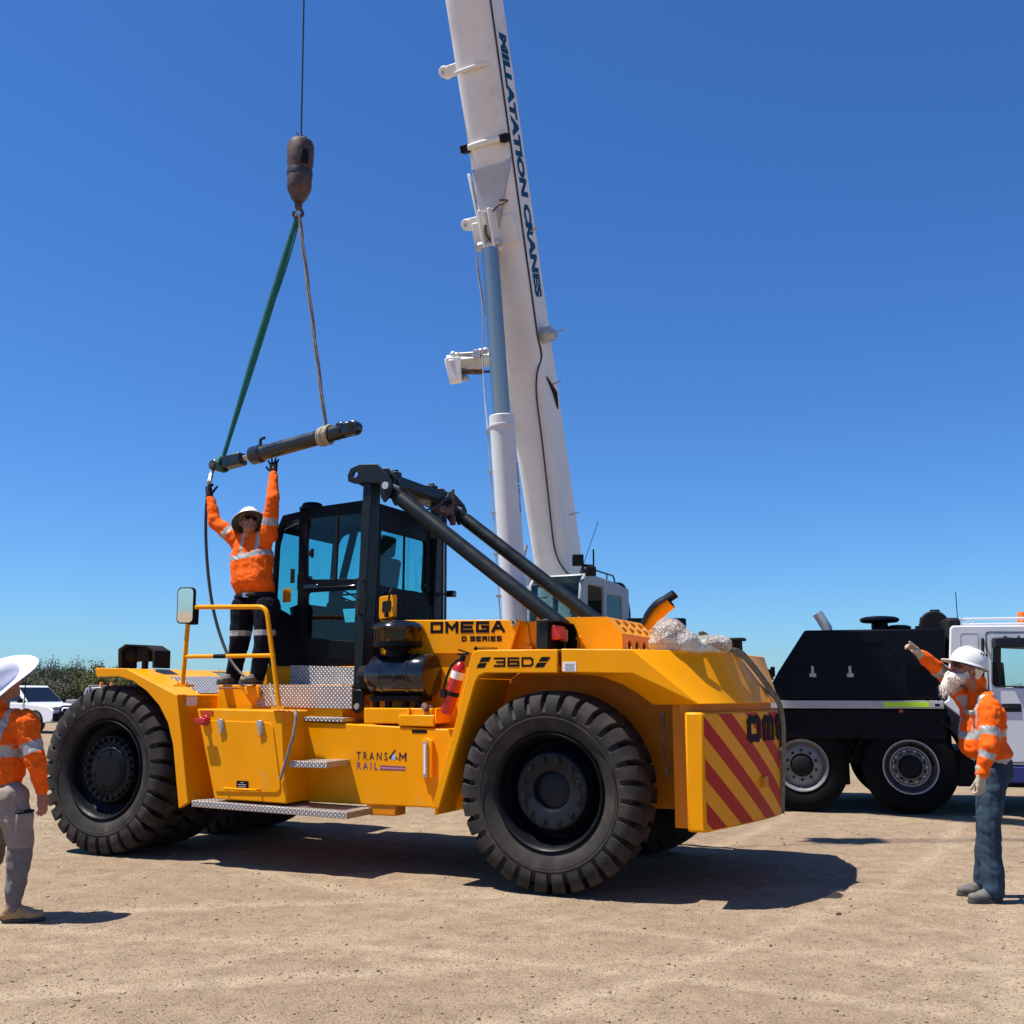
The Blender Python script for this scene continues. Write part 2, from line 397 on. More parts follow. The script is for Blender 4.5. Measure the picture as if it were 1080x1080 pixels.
def font_mesh(mb, txt, place, height, bold=0.0, xscale=1.0, shear=0.0, depth=0.002):
    cu = bpy.data.curves.new('t', 'FONT'); cu.body = txt; cu.size = 1.0; cu.offset = bold; cu.shear = shear; cu.resolution_u = 3
    ob = bpy.data.objects.new('t', cu); COL.objects.link(ob)
    dg = bpy.context.evaluated_depsgraph_get(); me = bpy.data.meshes.new_from_object(ob.evaluated_get(dg))
    bpy.data.objects.remove(ob); bpy.data.curves.remove(cu)
    vs = np.array([v.co[:2] for v in me.vertices]); x0, x1 = vs[:, 0].min(), vs[:, 0].max()
    s_ = height/0.73
    base = []; 
    for v in me.vertices: base.append(mb.bm.verts.new(place((v.co.x - x0)*s_*xscale, v.co.y*s_, depth)))
    for p in me.polygons:
        try: mb.bm.faces.new([base[i] for i in p.vertices])
        except ValueError: pass
    mb._done(); bpy.data.meshes.remove(me)
    return (x1 - x0)*s_*xscale
# ================================================================== GROUND
def vnoise(x, y, s, seed):
    r = np.random.default_rng(seed); T = r.random((256, 256))
    X, Y_ = x/s + 31.7, y/s + 57.3; i, j = np.floor(X).astype(int), np.floor(Y_).astype(int); fx, fy = X - i, Y_ - j
    fx = fx*fx*(3 - 2*fx); fy = fy*fy*(3 - 2*fy); i &= 255; j &= 255; i1 = (i + 1) & 255; j1 = (j + 1) & 255
    return (T[i, j]*(1 - fx) + T[i1, j]*fx)*(1 - fy) + (T[i, j1]*(1 - fx) + T[i1, j1]*fx)*fy
xs = np.concatenate([-np.geomspace(9, 4000, 40)[::-1], np.arange(-8.9, 8.9, 0.035), np.geomspace(9, 4000, 40)])
ys = np.concatenate([-np.geomspace(3, 4000, 30)[::-1], np.linspace(-2.5, 4.3, 12), np.arange(4.5, 13.5, 0.035), np.geomspace(13.6, 6000, 60)])
GX, GY = np.meshgrid(xs, ys); nx, ny = len(xs), len(ys)
def track_field(x, y):
    """tyre tracks pressed in the dust: several curved pairs, returns (press depth 0..1)"""
    t = np.zeros_like(x)
    for (cx, cy, r, w) in ((-6.0, -9.5, 17.0, .13), (-6.0, -9.5, 15.2, .13), (9.5, 22.0, 17.2, .14), (9.5, 22.0, 15.4, .14), (-14, 21.0, 19.0, .15), (-14, 21.0, 21.0, .15), (4.0, -20, 26.6, .15), (4.0, -20, 28.6, .15), (13.5, 2.0, 11.5, .2), (13.5, 2.0, 9.8, .2)):
        d = np.abs(np.hypot(x - cx, y - cy) - r + 0.15*(vnoise(x, y, 1.5, int(r*10)) - .5))
        t = np.maximum(t, np.clip(1.15 - d/w, 0, 1)*(0.55 + 0.6*vnoise(x, y, 2.2, int(r*7))))
    t *= .45 + .55*np.clip(1.6*vnoise(x*.35 + y*.12, y*1.0 - x*.3, .055, 77) - .3, 0, 1)      # broken, streaky
    return np.clip(t, 0, 1)
TR = track_field(GX, GY)
near = np.clip((14.5 - np.hypot(GX, GY - 7.5))/5, 0, 1)
GZ = near*(0.008*(vnoise(GX, GY, 0.9, 3) - .5) + 0.012*(vnoise(GX, GY, .32, 4) - .5) + 0.010*(vnoise(GX, GY, .12, 5) - .5) - 0.010*TR + 0.006*TR*np.sin(vnoise(GX, GY, .16, 8)*12))
for (px_, py_) in [(V2W((u_, v_, 0)).x, V2W((u_, v_, 0)).y) for u_, v_ in ((0, .25), (-4.7, .25), (-4.7, .8), (0, 2.45), (-4.7, 2.45), (-4.7, 1.9))] + [(-3.5, 7.45), (-3.75, 7.5), (3.66, 8.1)]:
    GZ *= np.clip((np.hypot(GX - px_, GY - py_) - .25)/.4, 0, 1)
me = bpy.data.meshes.new('ground'); me.vertices.add(nx*ny)
me.vertices.foreach_set('co', np.stack([GX, GY, GZ], -1).ravel())
ii = (np.arange(ny - 1)[:, None]*nx + np.arange(nx - 1)[None, :]).ravel()
q = np.stack([ii, ii + 1, ii + nx + 1, ii + nx], -1)
me.loops.add(q.size); me.loops.foreach_set('vertex_index', q.ravel()); me.polygons.add(len(q)); me.polygons.foreach_set('loop_start', np.arange(0, q.size, 4)); me.polygons.foreach_set('use_smooth', [True]*len(q))
me.update(); at = me.attributes.new('track', 'FLOAT', 'POINT'); at.data.foreach_set('value', TR.ravel().astype(np.float32))
ground = bpy.data.objects.new('ground', me); COL.objects.link(ground); tag(ground, 'pale tan compacted gravel yard with faint tyre tracks', 'ground', kind='structure')
def ground_mat():
    m = bpy.data.materials.new('dusty_gravel'); m.use_nodes = True; nt = m.node_tree; b = nt.nodes['Principled BSDF']; L = nt.links.new
    b.inputs['Roughness'].default_value = 0.95; b.inputs['Specular IOR Level'].default_value = 0.15
    tc = nt.nodes.new('ShaderNodeTexCoord')
    def noise_(s, d, r=.6):
        n = nt.nodes.new('ShaderNodeTexNoise'); n.inputs['Scale'].default_value = s; n.inputs['Detail'].default_value = d; n.inputs['Roughness'].default_value = r; L(tc.outputs['Object'], n.inputs['Vector']); return n.outputs['Fac']
    def rng_(v, a, b_, c=0., d=1.):
        n = nt.nodes.new('ShaderNodeMapRange'); n.inputs['From Min'].default_value = a; n.inputs['From Max'].default_value = b_; n.inputs['To Min'].default_value = c; n.inputs['To Max'].default_value = d; L(v, n.inputs['Value']); return n.outputs[0]
    def mix(f, A, B, mode='MIX'):
        n = nt.nodes.new('ShaderNodeMix'); n.data_type = 'RGBA'; n.blend_type = mode
        if isinstance(f, float): n.inputs['Factor'].default_value = f
        else: L(f, n.inputs['Factor'])
        for s, k in ((A, 'A'), (B, 'B')):
            if isinstance(s, tuple): n.inputs[k].default_value = (*s, 1)
            else: L(s, n.inputs[k])
        return n.outputs['Result']
    c = mix(rng_(noise_(.55, 7), .35, .68), (.275, .195, .122), (.375, .285, .185))
    c = mix(rng_(noise_(4.5, 8, .7), .38, .70), c, (.195, .135, .084))
    at = nt.nodes.new('ShaderNodeAttribute'); at.attribute_name = 'track'
    c = mix(rng_(at.outputs['Fac'], .1, 1., 0., .55), c, (.46, .36, .245))
    # small stones: two scales of cells with their own tones
    def stones(scale, cov, c, lo, hi, dist):
        v = nt.nodes.new('ShaderNodeTexVoronoi'); v.inputs['Scale'].default_value = scale; v.inputs['Randomness'].default_value = 1.; L(tc.outputs['Object'], v.inputs['Vector'])
        sp = nt.nodes.new('ShaderNodeSeparateColor'); L(v.outputs['Color'], sp.inputs[0])
        pick = rng_(sp.outputs[0], cov, cov + .02); disc = rng_(v.outputs['Distance'], dist, dist*.6)
        mu = nt.nodes.new('ShaderNodeMath'); mu.operation = 'MULTIPLY'; L(pick, mu.inputs[0]); L(disc, mu.inputs[1])
        tone = mix(sp.outputs[1], lo, hi); return mix(mu.outputs[0], c, tone), mu.outputs[0]
    c, s1 = stones(75, .55, c, (.10, .068, .044), (.50, .40, .295), .46)
    c, s2 = stones(28, .86, c, (.09, .058, .04), (.50, .40, .30), .33)
    c, s3 = stones(140, .35, c, (.10, .066, .044), (.44, .33, .24), .5)
    L(c, b.inputs['Base Color'])
    ad = nt.nodes.new('ShaderNodeMath'); ad.operation = 'MULTIPLY_ADD'; L(s2, ad.inputs[0]); ad.inputs[1].default_value = 1.2; L(s1, ad.inputs[2])
    ad2 = nt.nodes.new('ShaderNodeMath'); ad2.operation = 'MULTIPLY_ADD'; L(noise_(45, 8, .7), ad2.inputs[0]); ad2.inputs[1].default_value = 1.6; L(ad.outputs[0], ad2.inputs[2])
    bp = nt.nodes.new('ShaderNodeBump'); bp.inputs['Strength'].default_value = 1.; bp.inputs['Distance'].default_value = .007; L(ad2.outputs[0], bp.inputs['Height']); L(bp.outputs[0], b.inputs['Normal'])
    return m
me.materials.append(ground_mat())
# loose stones lying on it
def gravel():
    sh = []
    for k in range(6):
        b = bmesh.new(); bmesh.ops.create_icosphere(b, subdivisions=1, radius=1)
        for v in b.verts: v.co *= random.uniform(.65, 1.15)
        b.verts.index_update()
        sh.append((np.array([v.co[:] for v in b.verts]), np.array([[v.index for v in f.verts] for f in b.faces]))); b.free()
    V_, F_ = [], []; n0 = 0
    N = 6500
    d = 5.0 + 12*rng.random(N)**1.7; xx = (rng.random(N)*2 - 1)*(.62*d + .6)
    for k in range(N):
        r = .0035 + .010*rng.random()**4 + (.012 if rng.random() < .012 else 0); vs, fs = sh[k % 6]; a = rng.random()*6.28
        ix = min(nx - 1, np.searchsorted(xs, xx[k])); iy = min(ny - 1, np.searchsorted(ys, d[k]))
        p = vs*np.array([r*1.2, r, r*.7]); c_, s_ = math.cos(a), math.sin(a)
        p = np.stack([p[:, 0]*c_ - p[:, 1]*s_ + xx[k], p[:, 0]*s_ + p[:, 1]*c_ + d[k], p[:, 2] + GZ[iy, ix] + r*.2], -1)
        V_.append(p); F_.append(fs + n0); n0 += len(vs)
    m_ = bpy.data.meshes.new('gravel'); m_.from_pydata(np.concatenate(V_).tolist(), [], np.concatenate(F_).tolist())
    m_.materials.append(mat('stone', (.24, .17, .115), .9, var=.45, vscale=9)); o = bpy.data.objects.new('gravel', m_); COL.objects.link(o)
    tag(o, 'small loose stones scattered over the dusty yard', 'gravel', kind='stuff')
gravel()

# ================================================================== SCRUB TREES along the horizon
def leafmat(name, a, b_):
    m = mat(name, a, .8, col2=b_, c2scale=1.1, c2lo=.35, c2hi=.65, var=.18, vscale=3.5, spec=.2); return m
LM = [leafmat('dark_olive_leaves', (.052, .064, .038), (.105, .112, .066)), leafmat('grey_green_leaves', (.078, .088, .058), (.140, .142, .092)), leafmat('yellow_green_leaves', (.085, .105, .028), (.150, .150, .045))]
def make_tree(h, wid, lm, seed, nleaf=8500, label='', leaf=.095, bare=False):
    r = random.Random(seed); root = empty('scrub_tree', (0, 0, 0), label, 'tree', group='scrub trees along the horizon')
    mb = MB(); tips = []
    def limb(p, d, L, rad, lev):
        pts = [p]; 
        for k in range(4):
            d = (d + Vec((r.uniform(-.25, .25), r.uniform(-.25, .25), r.uniform(-.05, .18)))).normalized(); pts.append(pts[-1] + d*L/4)
        mb.tube(pts, [rad*(1 - .5*k/4) for k in range(5)], 6)
        if lev == 0: tips.append(pts[-1]); tips.append(pts[2]); return
        for k in range(4 if lev > 1 else 3):
            a = r.uniform(0, 6.28); nd = (d*.6 + Vec((math.cos(a), math.sin(a), r.uniform(.1, .7)))).normalized()
            limb(pts[r.choice((2, 3, 4))], nd, L*r.uniform(.5, .75), rad*.5, lev - 1)
    nst = 2 if not bare else 3
    for k in range(nst): limb(Vec((r.uniform(-.3, .3), r.uniform(-.3, .3), -.05)), Vec((r.uniform(-.35, .35), r.uniform(-.35, .35), 1)).normalized(), h*.45, h*.022, 2)
    mb.build('trunk', 'bark', root)
    if bare: return root
    V_, F_ = [], []
    lob = [(t + Vec((r.uniform(-.3, .3), r.uniform(-.3, .3), r.uniform(-.2, .4))), r.uniform(.35, .8)*wid*.26) for t in tips]
    lob += [(Vec((r.uniform(-.5, .5)*wid, r.uniform(-.5, .5)*wid, r.uniform(.12, .75)*h)), r.uniform(.5, .95)*wid*.22) for _ in range(16)]
    for k in range(nleaf):
        c, R = r.choice(lob); d = Vec((r.gauss(0, 1), r.gauss(0, 1), r.gauss(0, .8))); d = d.normalized()*(R*r.random()**.62); p = c + d
        p.z = max(.15, p.z)
        n = Vec((r.gauss(0, 1), r.gauss(0, 1), r.gauss(.5, 1))).normalized(); t = n.orthogonal().normalized(); t = Quaternion(n, r.uniform(0, 6.28)) @ t; b = n.cross(t); s = leaf*r.uniform(.6, 1.4); i = len(V_)
        V_ += [p - t*s, p + b*s*.5, p + t*s, p - b*s*.5]; F_.append((i, i + 1, i + 2, i + 3))
    m_ = bpy.data.meshes.new('crown'); m_.from_pydata([v[:] for v in V_], [], F_); m_.materials.append(lm)
    o = bpy.data.objects.new('crown', m_); COL.objects.link(o); o.parent = root
    return root
TREES = [make_tree(4.6, 5.0, LM[0], 1, label='low dark olive scrub tree in the line beyond the white utes'), make_tree(4.2, 4.6, LM[1], 2, label='grey green wispy scrub tree in the line beyond the white utes'), make_tree(4.9, 3.6, LM[2], 3, nleaf=3800, label='yellow green tree showing above the front mudguard of the yellow machine'), make_tree(6.0, 2.5, LM[1], 4, bare=True, label='bare leafless tree sticking out above the scrub line on the left'), make_tree(3.6, 4.8, LM[0], 5, label='low dark olive scrub tree in the line beyond the white utes')]
rt = random.Random(5); used = set()
def put_tree(i, x, y, s=1., label=None):
    o = TREES[i] if i not in used else copy_tree(TREES[i]); used.add(i)
    o.location = (x, y, 0); o.rotation_euler = (0, 0, rt.uniform(0, 6.28)); o.scale = (s, s, s*rt.uniform(.9, 1.08))
    if label: o['label'] = label
    return o
def at_px(px, d): return ((px - 540)/1080*d, d)
for px in range(-40, 150, 6):
    d = rt.uniform(88, 112); x, y = at_px(px + rt.uniform(-3, 3), d); put_tree(rt.choice((0, 1, 4, 0, 1)), x, y, rt.uniform(.80, 1.0))
for px in (40, 52, 75, 100): x, y = at_px(px, 120); put_tree(0, x, y, 1.12)
x, y = at_px(114, 84); put_tree(2, x, y, .95); x, y = at_px(126, 90); put_tree(2, x, y, .8)
x, y = at_px(86, 92); put_tree(3, x, y, .72)
for px, s in ((72, .6), (95, .62), (151, .60), (166, .5), (198, .55), (205, .5)): x, y = at_px(px, 98); put_tree(3, x, y, s, label='bare leafless tree sticking out above the scrub line on the left' if px < 100 else 'thin leafless twigs of a far tree above the yellow mudguard')
for px in range(150, 236, 9): d = rt.uniform(96, 120); x, y = at_px(px, d); put_tree(rt.choice((0, 1, 4)), x, y, .62, label='small far scrub tree low on the horizon beyond the machines')
for px in (170, 190, 215, 280, 320, 360, 700, 760, 800): x, y = at_px(px, rt.uniform(120, 150)); put_tree(rt.choice((0, 1, 4)), x, y, .72, label='small far scrub tree low on the horizon beyond the machines')
for px, d in ((240, 98), (252, 104), (246, 92)): x, y = at_px(px, d); put_tree(0 if px != 252 else 4, x, y, .72, label='small dark tree seen past the boots of the worker on the machine')
for k in range(46): put_tree(rt.choice((0, 1, 4)), rt.uniform(-60, 130), rt.uniform(125, 160), rt.uniform(.5, .72), label='small far scrub tree low on the horizon beyond the machines')
for k in range(14): put_tree(rt.choice((0, 1, 4)), rt.uniform(-70, 60), -rt.uniform(70, 95), rt.uniform(.8, 1.1), label='scrub tree on the far side of the yard behind the camera')

# ================================================================== WHITE UTES far left
def make_ute(name, loc, rz, label, paint, beacon):
    root = empty(name, loc, label, 'ute', rz=rz, group='utes parked by the scrub line')
    # local x forward, y left
    def loft(mb, secs):               # each: (x, [(y,z)...]) half section mirrored
        rings = []
        for x, hs in secs:
            full = [(y, z) for y, z in hs] + [(-y, z) for y, z in hs[::-1]]
            rings.append([mb.bm.verts.new((x if not isinstance(x, list) else x[i], y, z)) for i, (y, z) in enumerate(full)])
        for a, b in zip(rings, rings[1:]):
            for i in range(len(a)): j = (i + 1) % len(a); mb.bm.faces.new((a[i], a[j], b[j], b[i]))
        mb.bm.faces.new(rings[0][::-1]); mb.bm.faces.new(rings[-1]); mb._done()
    def arch(cx): return [(cx + .46*math.cos(a), .38 + .46*math.sin(a)) for a in np.linspace(0, math.pi, 10)]
    out = [(-2.7, .55), (-2.7, 1.08), (-.9, 1.12), (1.1, 1.12), (2.3, 1.0), (2.58, .86), (2.62, .55), (2.45, .42)] + arch(1.62) + [(1.1, .38), (-1.05, .38)] + arch(-1.55) + [(-2.1, .5)]
    mb = MB(); mb.extr([(x, -.88, z) for x, z in out], (0, 1.76, 0)); body = mb.build('body', paint, root, bevel=.05)
    mb = MB(); cab = [(-.95, 1.10), (-.85, 1.72), (-.6, 1.78), (.35, 1.77), (1.18, 1.10)]
    A = [Vec((x, -.86 + (.12 if z > 1.2 else 0), z)) for x, z in cab]; B = [Vec((p.x, -p.y, p.z)) for p in A]; mb.prism(A, B); mb.build('cabin', paint, body, bevel=.04)
    def cabp(t, z, sgn):  # point on cabin side
        return Vec((t, sgn*(.862 - .12*(z - 1.1)/.66 + .0), z))
    for sgn in (-1, 1):
        for wx in (((-.78, -.72, .0, .0)), ((.07, .07, .38, .92))):
            mb = MB(); q_ = [cabp(wx[0], 1.18, sgn), cabp(wx[1], 1.62, sgn), cabp(wx[2], 1.66, sgn), cabp(wx[3], 1.20, sgn)]
            n_ = Vec((0, sgn, .18)).normalized(); mb.extr([p + n_*.012 for p in q_], n_*.006); mb.build('side_window', 'black_gloss', body)
    mb = MB(); nW = Vec((.63, 0, .77)).normalized(); mb.extr([p + nW*.012 for p in (Vec((1.10, -.78, 1.165)), Vec((1.10, .78, 1.165)), Vec((.46, .68, 1.69)), Vec((.46, -.68, 1.69)))], nW*.006); mb.build('windscreen', 'black_gloss', body)
    mb = MB(); mb.box((2.63, 0, .60), (.10, 1.8, .30)); mb.tube(bendpath([(2.72, -.75, .5), (2.78, -.7, 1.0), (2.78, .7, 1.0), (2.72, .75, .5)], .1), .035); mb.tube([(2.72, -.75, .78), (2.72, .75, .78)], .03); mb.build('bull_bar', 'matt_black', root, bevel=.02)
    for sgn in (-1, 1):
        mb = MB(); mb.box((2.44, sgn*.68, .92), (.26, .34, .13)); mb.build('headlight', 'reflect', root, bevel=.03)
        mb = MB(); mb.box((.95, sgn*1.0, 1.2), (.10, .2, .16)); mb.build('door_mirror', 'matt_black', root, bevel=.02)
    mb = MB(); mb.box((2.61, 0, .84), (.04, .9, .16)); mb.build('grille', 'matt_black', root)
    for wx in (1.62, -1.55):
        for sgn in (-1, 1):
            mb = MB(); mb.lathe([(.20, .0), (.23, -.02), (.35, -.01), (.385, .03), (.39, .12), (.385, .21), (.35, .25), (.2, .25)], (wx, sgn*.90, .39), (0, -sgn, 0), 28, closed=True); w = mb.build('wheel', 'rubber', root)
            mb = MB(); mb.lathe([(0, .03), (.07, .02), (.09, .05), (.17, .06), (.20, .03), (.22, -.005), (.235, .0), (.22, .1), (0, .11)], (wx, sgn*.90, .39), (0, -sgn, 0), 24); mb.build('rim', 'steel', w)
    mb = MB(); mb.box((-1.75, 0, 1.02), (1.7, 1.5, .1)); mb.build('tray', 'matt_black', root)
    mb = MB(); mb.tube([(1.0, -.86, 1.1), (1.02, -.88, 2.3)], .02); mb.build('aerial', 'matt_black', root)
    if beacon:
        for yy in (-.45, .55):
            mb = MB(); mb.lathe([(.13, 0), (.13, .03), (.10, .05), (.10, .2), (.07, .26), (0, .27)], (-.1, yy, 1.775), (0, 0, 1), 16); mb.build('beacon', 'amber', root)
        mb = MB(); mb.tube([(-.6, -.8, 1.1), (-.6, -.8, 1.85), (-.6, .8, 1.85), (-.6, .8, 1.1)], .04); mb.build('rack', 'galv', root)
    return root
make_ute('ute', (-19.0, 40.6, 0), R_(-25), 'white ute with black bull bar parked behind the man in the wide white hat', 'carwhite', False)
make_ute('ute', (-22.0, 56.5, 0), R_(-10), 'pale ute with orange roof beacons peeping over the top of the front tyre', 'cargrey', True)
# ================================================================== CONTAINER HANDLER (local x = towards its counterweight, y = away from the near side, z up)
CH = empty('container_handler', VO, 'big yellow mobile container handler with black cab, huge black tyres and red striped counterweight', 'container handler', rz=-PSI)
W_ = 2.70
def mv(p): return Vec((p[0], W_ - p[1], p[2]))

# ---- wheels
def tyre_mesh(mb, c, R, y0, wid, rin, nl=30, flip=False):
    # revolve with lug blocks on both shoulders; axis along y
    prof = [(rin, 0.085), (rin + 0.02, 0.055), (rin + 0.075, 0.022), (rin + 0.16, 0.004), (R*0.845, 0.0), (R*0.88, 0.004), (R*0.935, 0.018), (R*0.978, 0.046), (R*0.995, 0.085), (R, 0.15), (R, wid/2 - 0.02)]
    full = prof + [(r, wid - y) for r, y in prof[::-1]]
    n = len(full); angs = []
    for k in range(nl):
        b = 2*math.pi*k/nl; pt = 2*math.pi/nl
        angs += [(b, 1), (b + pt*0.34, 1), (b + pt*0.68, 1), (b + pt*0.72, 0), (b + pt*0.96, 0)]
    rings = []
    for a, hi in angs:
        ring = []
        for i, (r, y) in enumerate(full):
            t = abs(y - wid/2)/(wid/2)
            rr = r; yy = y
            if not hi:
                if r > R*0.84 and t > 0.08:
                    rr = R*0.84 + (r - R*0.84)*0.16
                    if t > 0.6: yy = y + (0.026 if y < wid/2 else -0.026)
                if r > R*0.93 and t > 0.3: rr = R*0.885
            sk = (1 - t)*0.5*(2*math.pi/nl)*(1 if y < wid/2 else -1)
            if y > wid/2: sk += math.pi/nl
            aa = a + sk
            ring.append(mb.bm.verts.new((c[0] + rr*math.sin(aa), y0 + yy, c[2] + rr*math.cos(aa))))
        rings.append(ring)
    for a, b in zip(rings, rings[1:] + rings[:1]):
        for i in range(n - 1): mb.bm.faces.new((a[i], a[i+1], b[i+1], b[i]))
        mb.bm.faces.new((a[n-1], a[0], b[0], b[n-1]))
    mb._done()
    # raised ring on the sidewall
    for rr in (R*0.735,):
        mb.lathe([(rr - 0.006, -0.004), (rr - 0.003, -0.008), (rr + 0.003, -0.008), (rr + 0.006, -0.004)], (c[0], y0 + (0.003 if True else 0), c[2]), (0, 1, 0), 96, closed=True)

def rear_rim(mb, c, y0, R):
    ax = (0, 1, 0); o = (c[0], y0, c[2])
    mb.lathe([(0.455, 0.09), (0.462, 0.05), (0.452, 0.040), (0.440, 0.050), (0.425, 0.08), (0.418, 0.16), (0.405, 0.175), (0.395, 0.26), (0.375, 0.30), (0.34, 0.31), (0.335, 0.42), (0.455, 0.42)], o, ax, 72, closed=True)
    mb.m(1).lathe([(0.0, 0.16), (0.125, 0.16), (0.142, 0.168), (0.150, 0.135), (0.158, 0.118), (0.17, 0.112), (0.285, 0.108), (0.30, 0.118), (0.305, 0.15), (0.335, 0.19), (0.36, 0.31), (0.0, 0.31)], o, ax, 72)
    for k in range(12):
        a = math.pi/12 + k*math.pi/6
        p = Vec((c[0] + 0.245*math.sin(a), y0 + 0.110, c[2] + 0.245*math.cos(a)))
        mb.m(1).cone(p, p + Vec((0, -0.006, 0)), 0.030, seg=16); mb.m(2).cone(p, p + Vec((0, -0.028, 0)), 0.021, 0.018, seg=6)
def front_rim(mb, c, y0, R):
    ax = (0, 1, 0); o = (c[0], y0, c[2])
    mb.lathe([(0.475, 0.09), (0.482, 0.05), (0.470, 0.040), (0.455, 0.052), (0.44, 0.09), (0.432, 0.16), (0.42, 0.175), (0.36, 0.20), (0.345, 0.215), (0.34, 0.42), (0.475, 0.42)], o, ax, 72, closed=True)
    mb.lathe([(0.0, 0.085), (0.14, 0.087), (0.20, 0.092), (0.212, 0.098), (0.222, 0.112), (0.24, 0.115), (0.318, 0.12), (0.325, 0.135), (0.33, 0.20), (0.36, 0.26), (0.0, 0.27)], o, ax, 72)
    for k in range(24):
        a = k*math.pi/12
        p = Vec((c[0] + 0.283*math.sin(a), y0 + 0.121, c[2] + 0.283*math.cos(a)))
        mb.cone(p, p + Vec((0, -0.038, 0)), 0.022, 0.019, seg=6)
    for k in range(6):
        a = k*math.pi/3 + 0.2
        p = Vec((c[0] + 0.17*math.sin(a), y0 + 0.090, c[2] + 0.17*math.cos(a))); mb.cone(p, p + Vec((0, -0.015, 0)), 0.013, seg=6)
RR, RF, WB = 0.785, 0.812, 4.715
def make_wheel(u, y0, R, front):
    mb = MB(); (front_rim if front else rear_rim)(mb, (u, 0, R), y0, R); w = mb.build('wheel', ['rim', 'hub', 'matt_black'], CH)
    mb = MB(); tyre_mesh(mb, (u, 0, R), R, y0, 0.50, 0.455 if not front else 0.475); mb.build('tyre', 'rubber', w, smooth=32)
    return w
def dup_wheel(w, dx, dy, mir):
    c = w.copy(); COL.objects.link(c); c.location = (dx, dy, 0)
    if mir: c.scale = (1, -1, 1)
    for ch in [x for x in COL.objects if x.parent == w]:
        d = ch.copy(); COL.objects.link(d); d.parent = c
w_r = make_wheel(0, 0, RR, False)
dup_wheel(w_r, 0, W_, True)
w_f = make_wheel(-WB, 0.0, RF, True)
dup_wheel(w_f, 0, 0.56, False); dup_wheel(w_f, 0, W_ - 0.56, True); dup_wheel(w_f, 0, W_, True)

# ---- chassis: main frame beam, axles, underside
BV = 0.36                                   # the side panel lies this far inside the wheel faces
tl, tr = vp(308, 760.2, BV), vp(476, 769.8, BV); bl, br = vp(320, 845.5, BV), vp(462, 852.3, BV)
mb = MB()
q = [bl, br, Vec((tr.x + 0.12, BV, tr.z)), tl]
q[1] = Vec((tr.x + 0.12, BV, br.z))
mb.extr(q, (0, 0.05, 0))
mb.extr([mv(p) for p in q], (0, -0.05, 0))
# deck of the beam between the two side panels, folded down at the back
mb.prism([Vec((tl.x - 0.3, BV + 0.002, tl.z + 0.0)), Vec((tr.x + 0.12, BV + 0.002, tr.z)), Vec((tr.x + 0.12, BV + 0.002, tr.z - 0.03)), Vec((tl.x - 0.3, BV + 0.002, tl.z - 0.03))],
         [Vec((tl.x - 0.3, W_ - BV, tl.z + 0.0)), Vec((tr.x + 0.12, W_ - BV, tr.z)), Vec((tr.x + 0.12, W_ - BV, tr.z - 0.03)), Vec((tl.x - 0.3, W_ - BV, tl.z - 0.03))])
mb.box2((-3.5, BV + 0.003, 0.60), (-2.2, W_ - BV - 0.003, 0.64))
chassis = mb.build('chassis', 'yellow', CH, bevel=0.012)
mb = MB()
mb.box2((-4.9, 1.10, 0.62), (-3.3, 1.60, 1.15)); mb.box2((-3.3, 0.75, 0.66), (1.1, 1.95, 1.20))
mb.cone((-WB, 0.15, RF), (-WB, W_ - 0.15, RF), 0.20); mb.cone((0, 0.2, RR), (0, W_ - 0.2, RR), 0.13)
mb.ball((-WB, 1.35, RF), 0.36)
mb.box2((-0.25, 0.5, RR - 0.16), (0.25, 2.2, RR + 0.14))
mb.build('axle_and_underframe', 'matt_black', CH, bevel=0.02)
# yellow side box behind the front wheel (far one mirrored) is built from the traced outline
def fbox_pts():
    a = vp(207.5, 747.5, 0.02); b = vp(297, 749.6, 0.02); c = vp(302, 847.5, 0.02); d = vp(226, 842.5, 0.02)
    return a, b, c, d
a, b, c, d = fbox_pts()
mb = MB()
mb.extr(rounded([a, b, c, d], [0.02, 0.02, 0, 0]), (0, 0.40, 0))
tb = mb.build('tool_box', 'yellow', CH, bevel=0.010)
# its hinged lid, latches, handle, label, isolator knob, as pieces standing proud
mb = MB()
L = [vp(211, 753.5, 0.008), vp(285, 761.5, 0.008), vp(296.5, 833, 0.008), vp(290, 839.5, 0.008), vp(226.5, 834.5, 0.008)]
L = [vp(212.5, 759.5, 0.010), vp(287, 762, 0.010), vp(296.5, 836, 0.010), vp(227, 834.8, 0.010)]
mb.extr(rounded(L, [0.01, 0.06, 0.08, 0.02]), (0, 0.012, 0))
lid = mb.build('lid', 'yellow', tb, bevel=0.004)
for (x, y_) in ((233, 764), (274.5, 765.5)):
    mb = MB(); p = vp(x, y_, 0.0)
    mb.box(p + Vec((0, 0.008, -0.015)), (0.055, 0.012, 0.11)); mb.box(p + Vec((0, -0.008, 0.02)), (0.048, 0.03, 0.06)); mb.prism([p + Vec((-0.022, -0.012, -0.02)), p + Vec((0.022, -0.012, -0.02)), p + Vec((0.012, -0.008, -0.09)), p + Vec((-0.012, -0.008, -0.09))], [p + Vec((-0.022, 0.001, -0.02)), p + Vec((0.022, 0.001, -0.02)), p + Vec((0.012, 0.001, -0.09)), p + Vec((-0.012, 0.001, -0.09))])
    mb.cone(p + Vec((-0.03, -0.015, 0.028)), p + Vec((0.03, -0.015, 0.028)), 0.008, seg=10)
    mb.build('latch', 'steel', tb, bevel=0.003)
mb = MB(); h0, h1 = vp(236, 831.6, -0.03), vp(271, 833.4, -0.03)
mb.tube([h0 + Vec((0, 0.04, 0)), h0, h1, h1 + Vec((0, 0.04, 0))], 0.011, 8); mb.build('handle', 'yellow', tb)
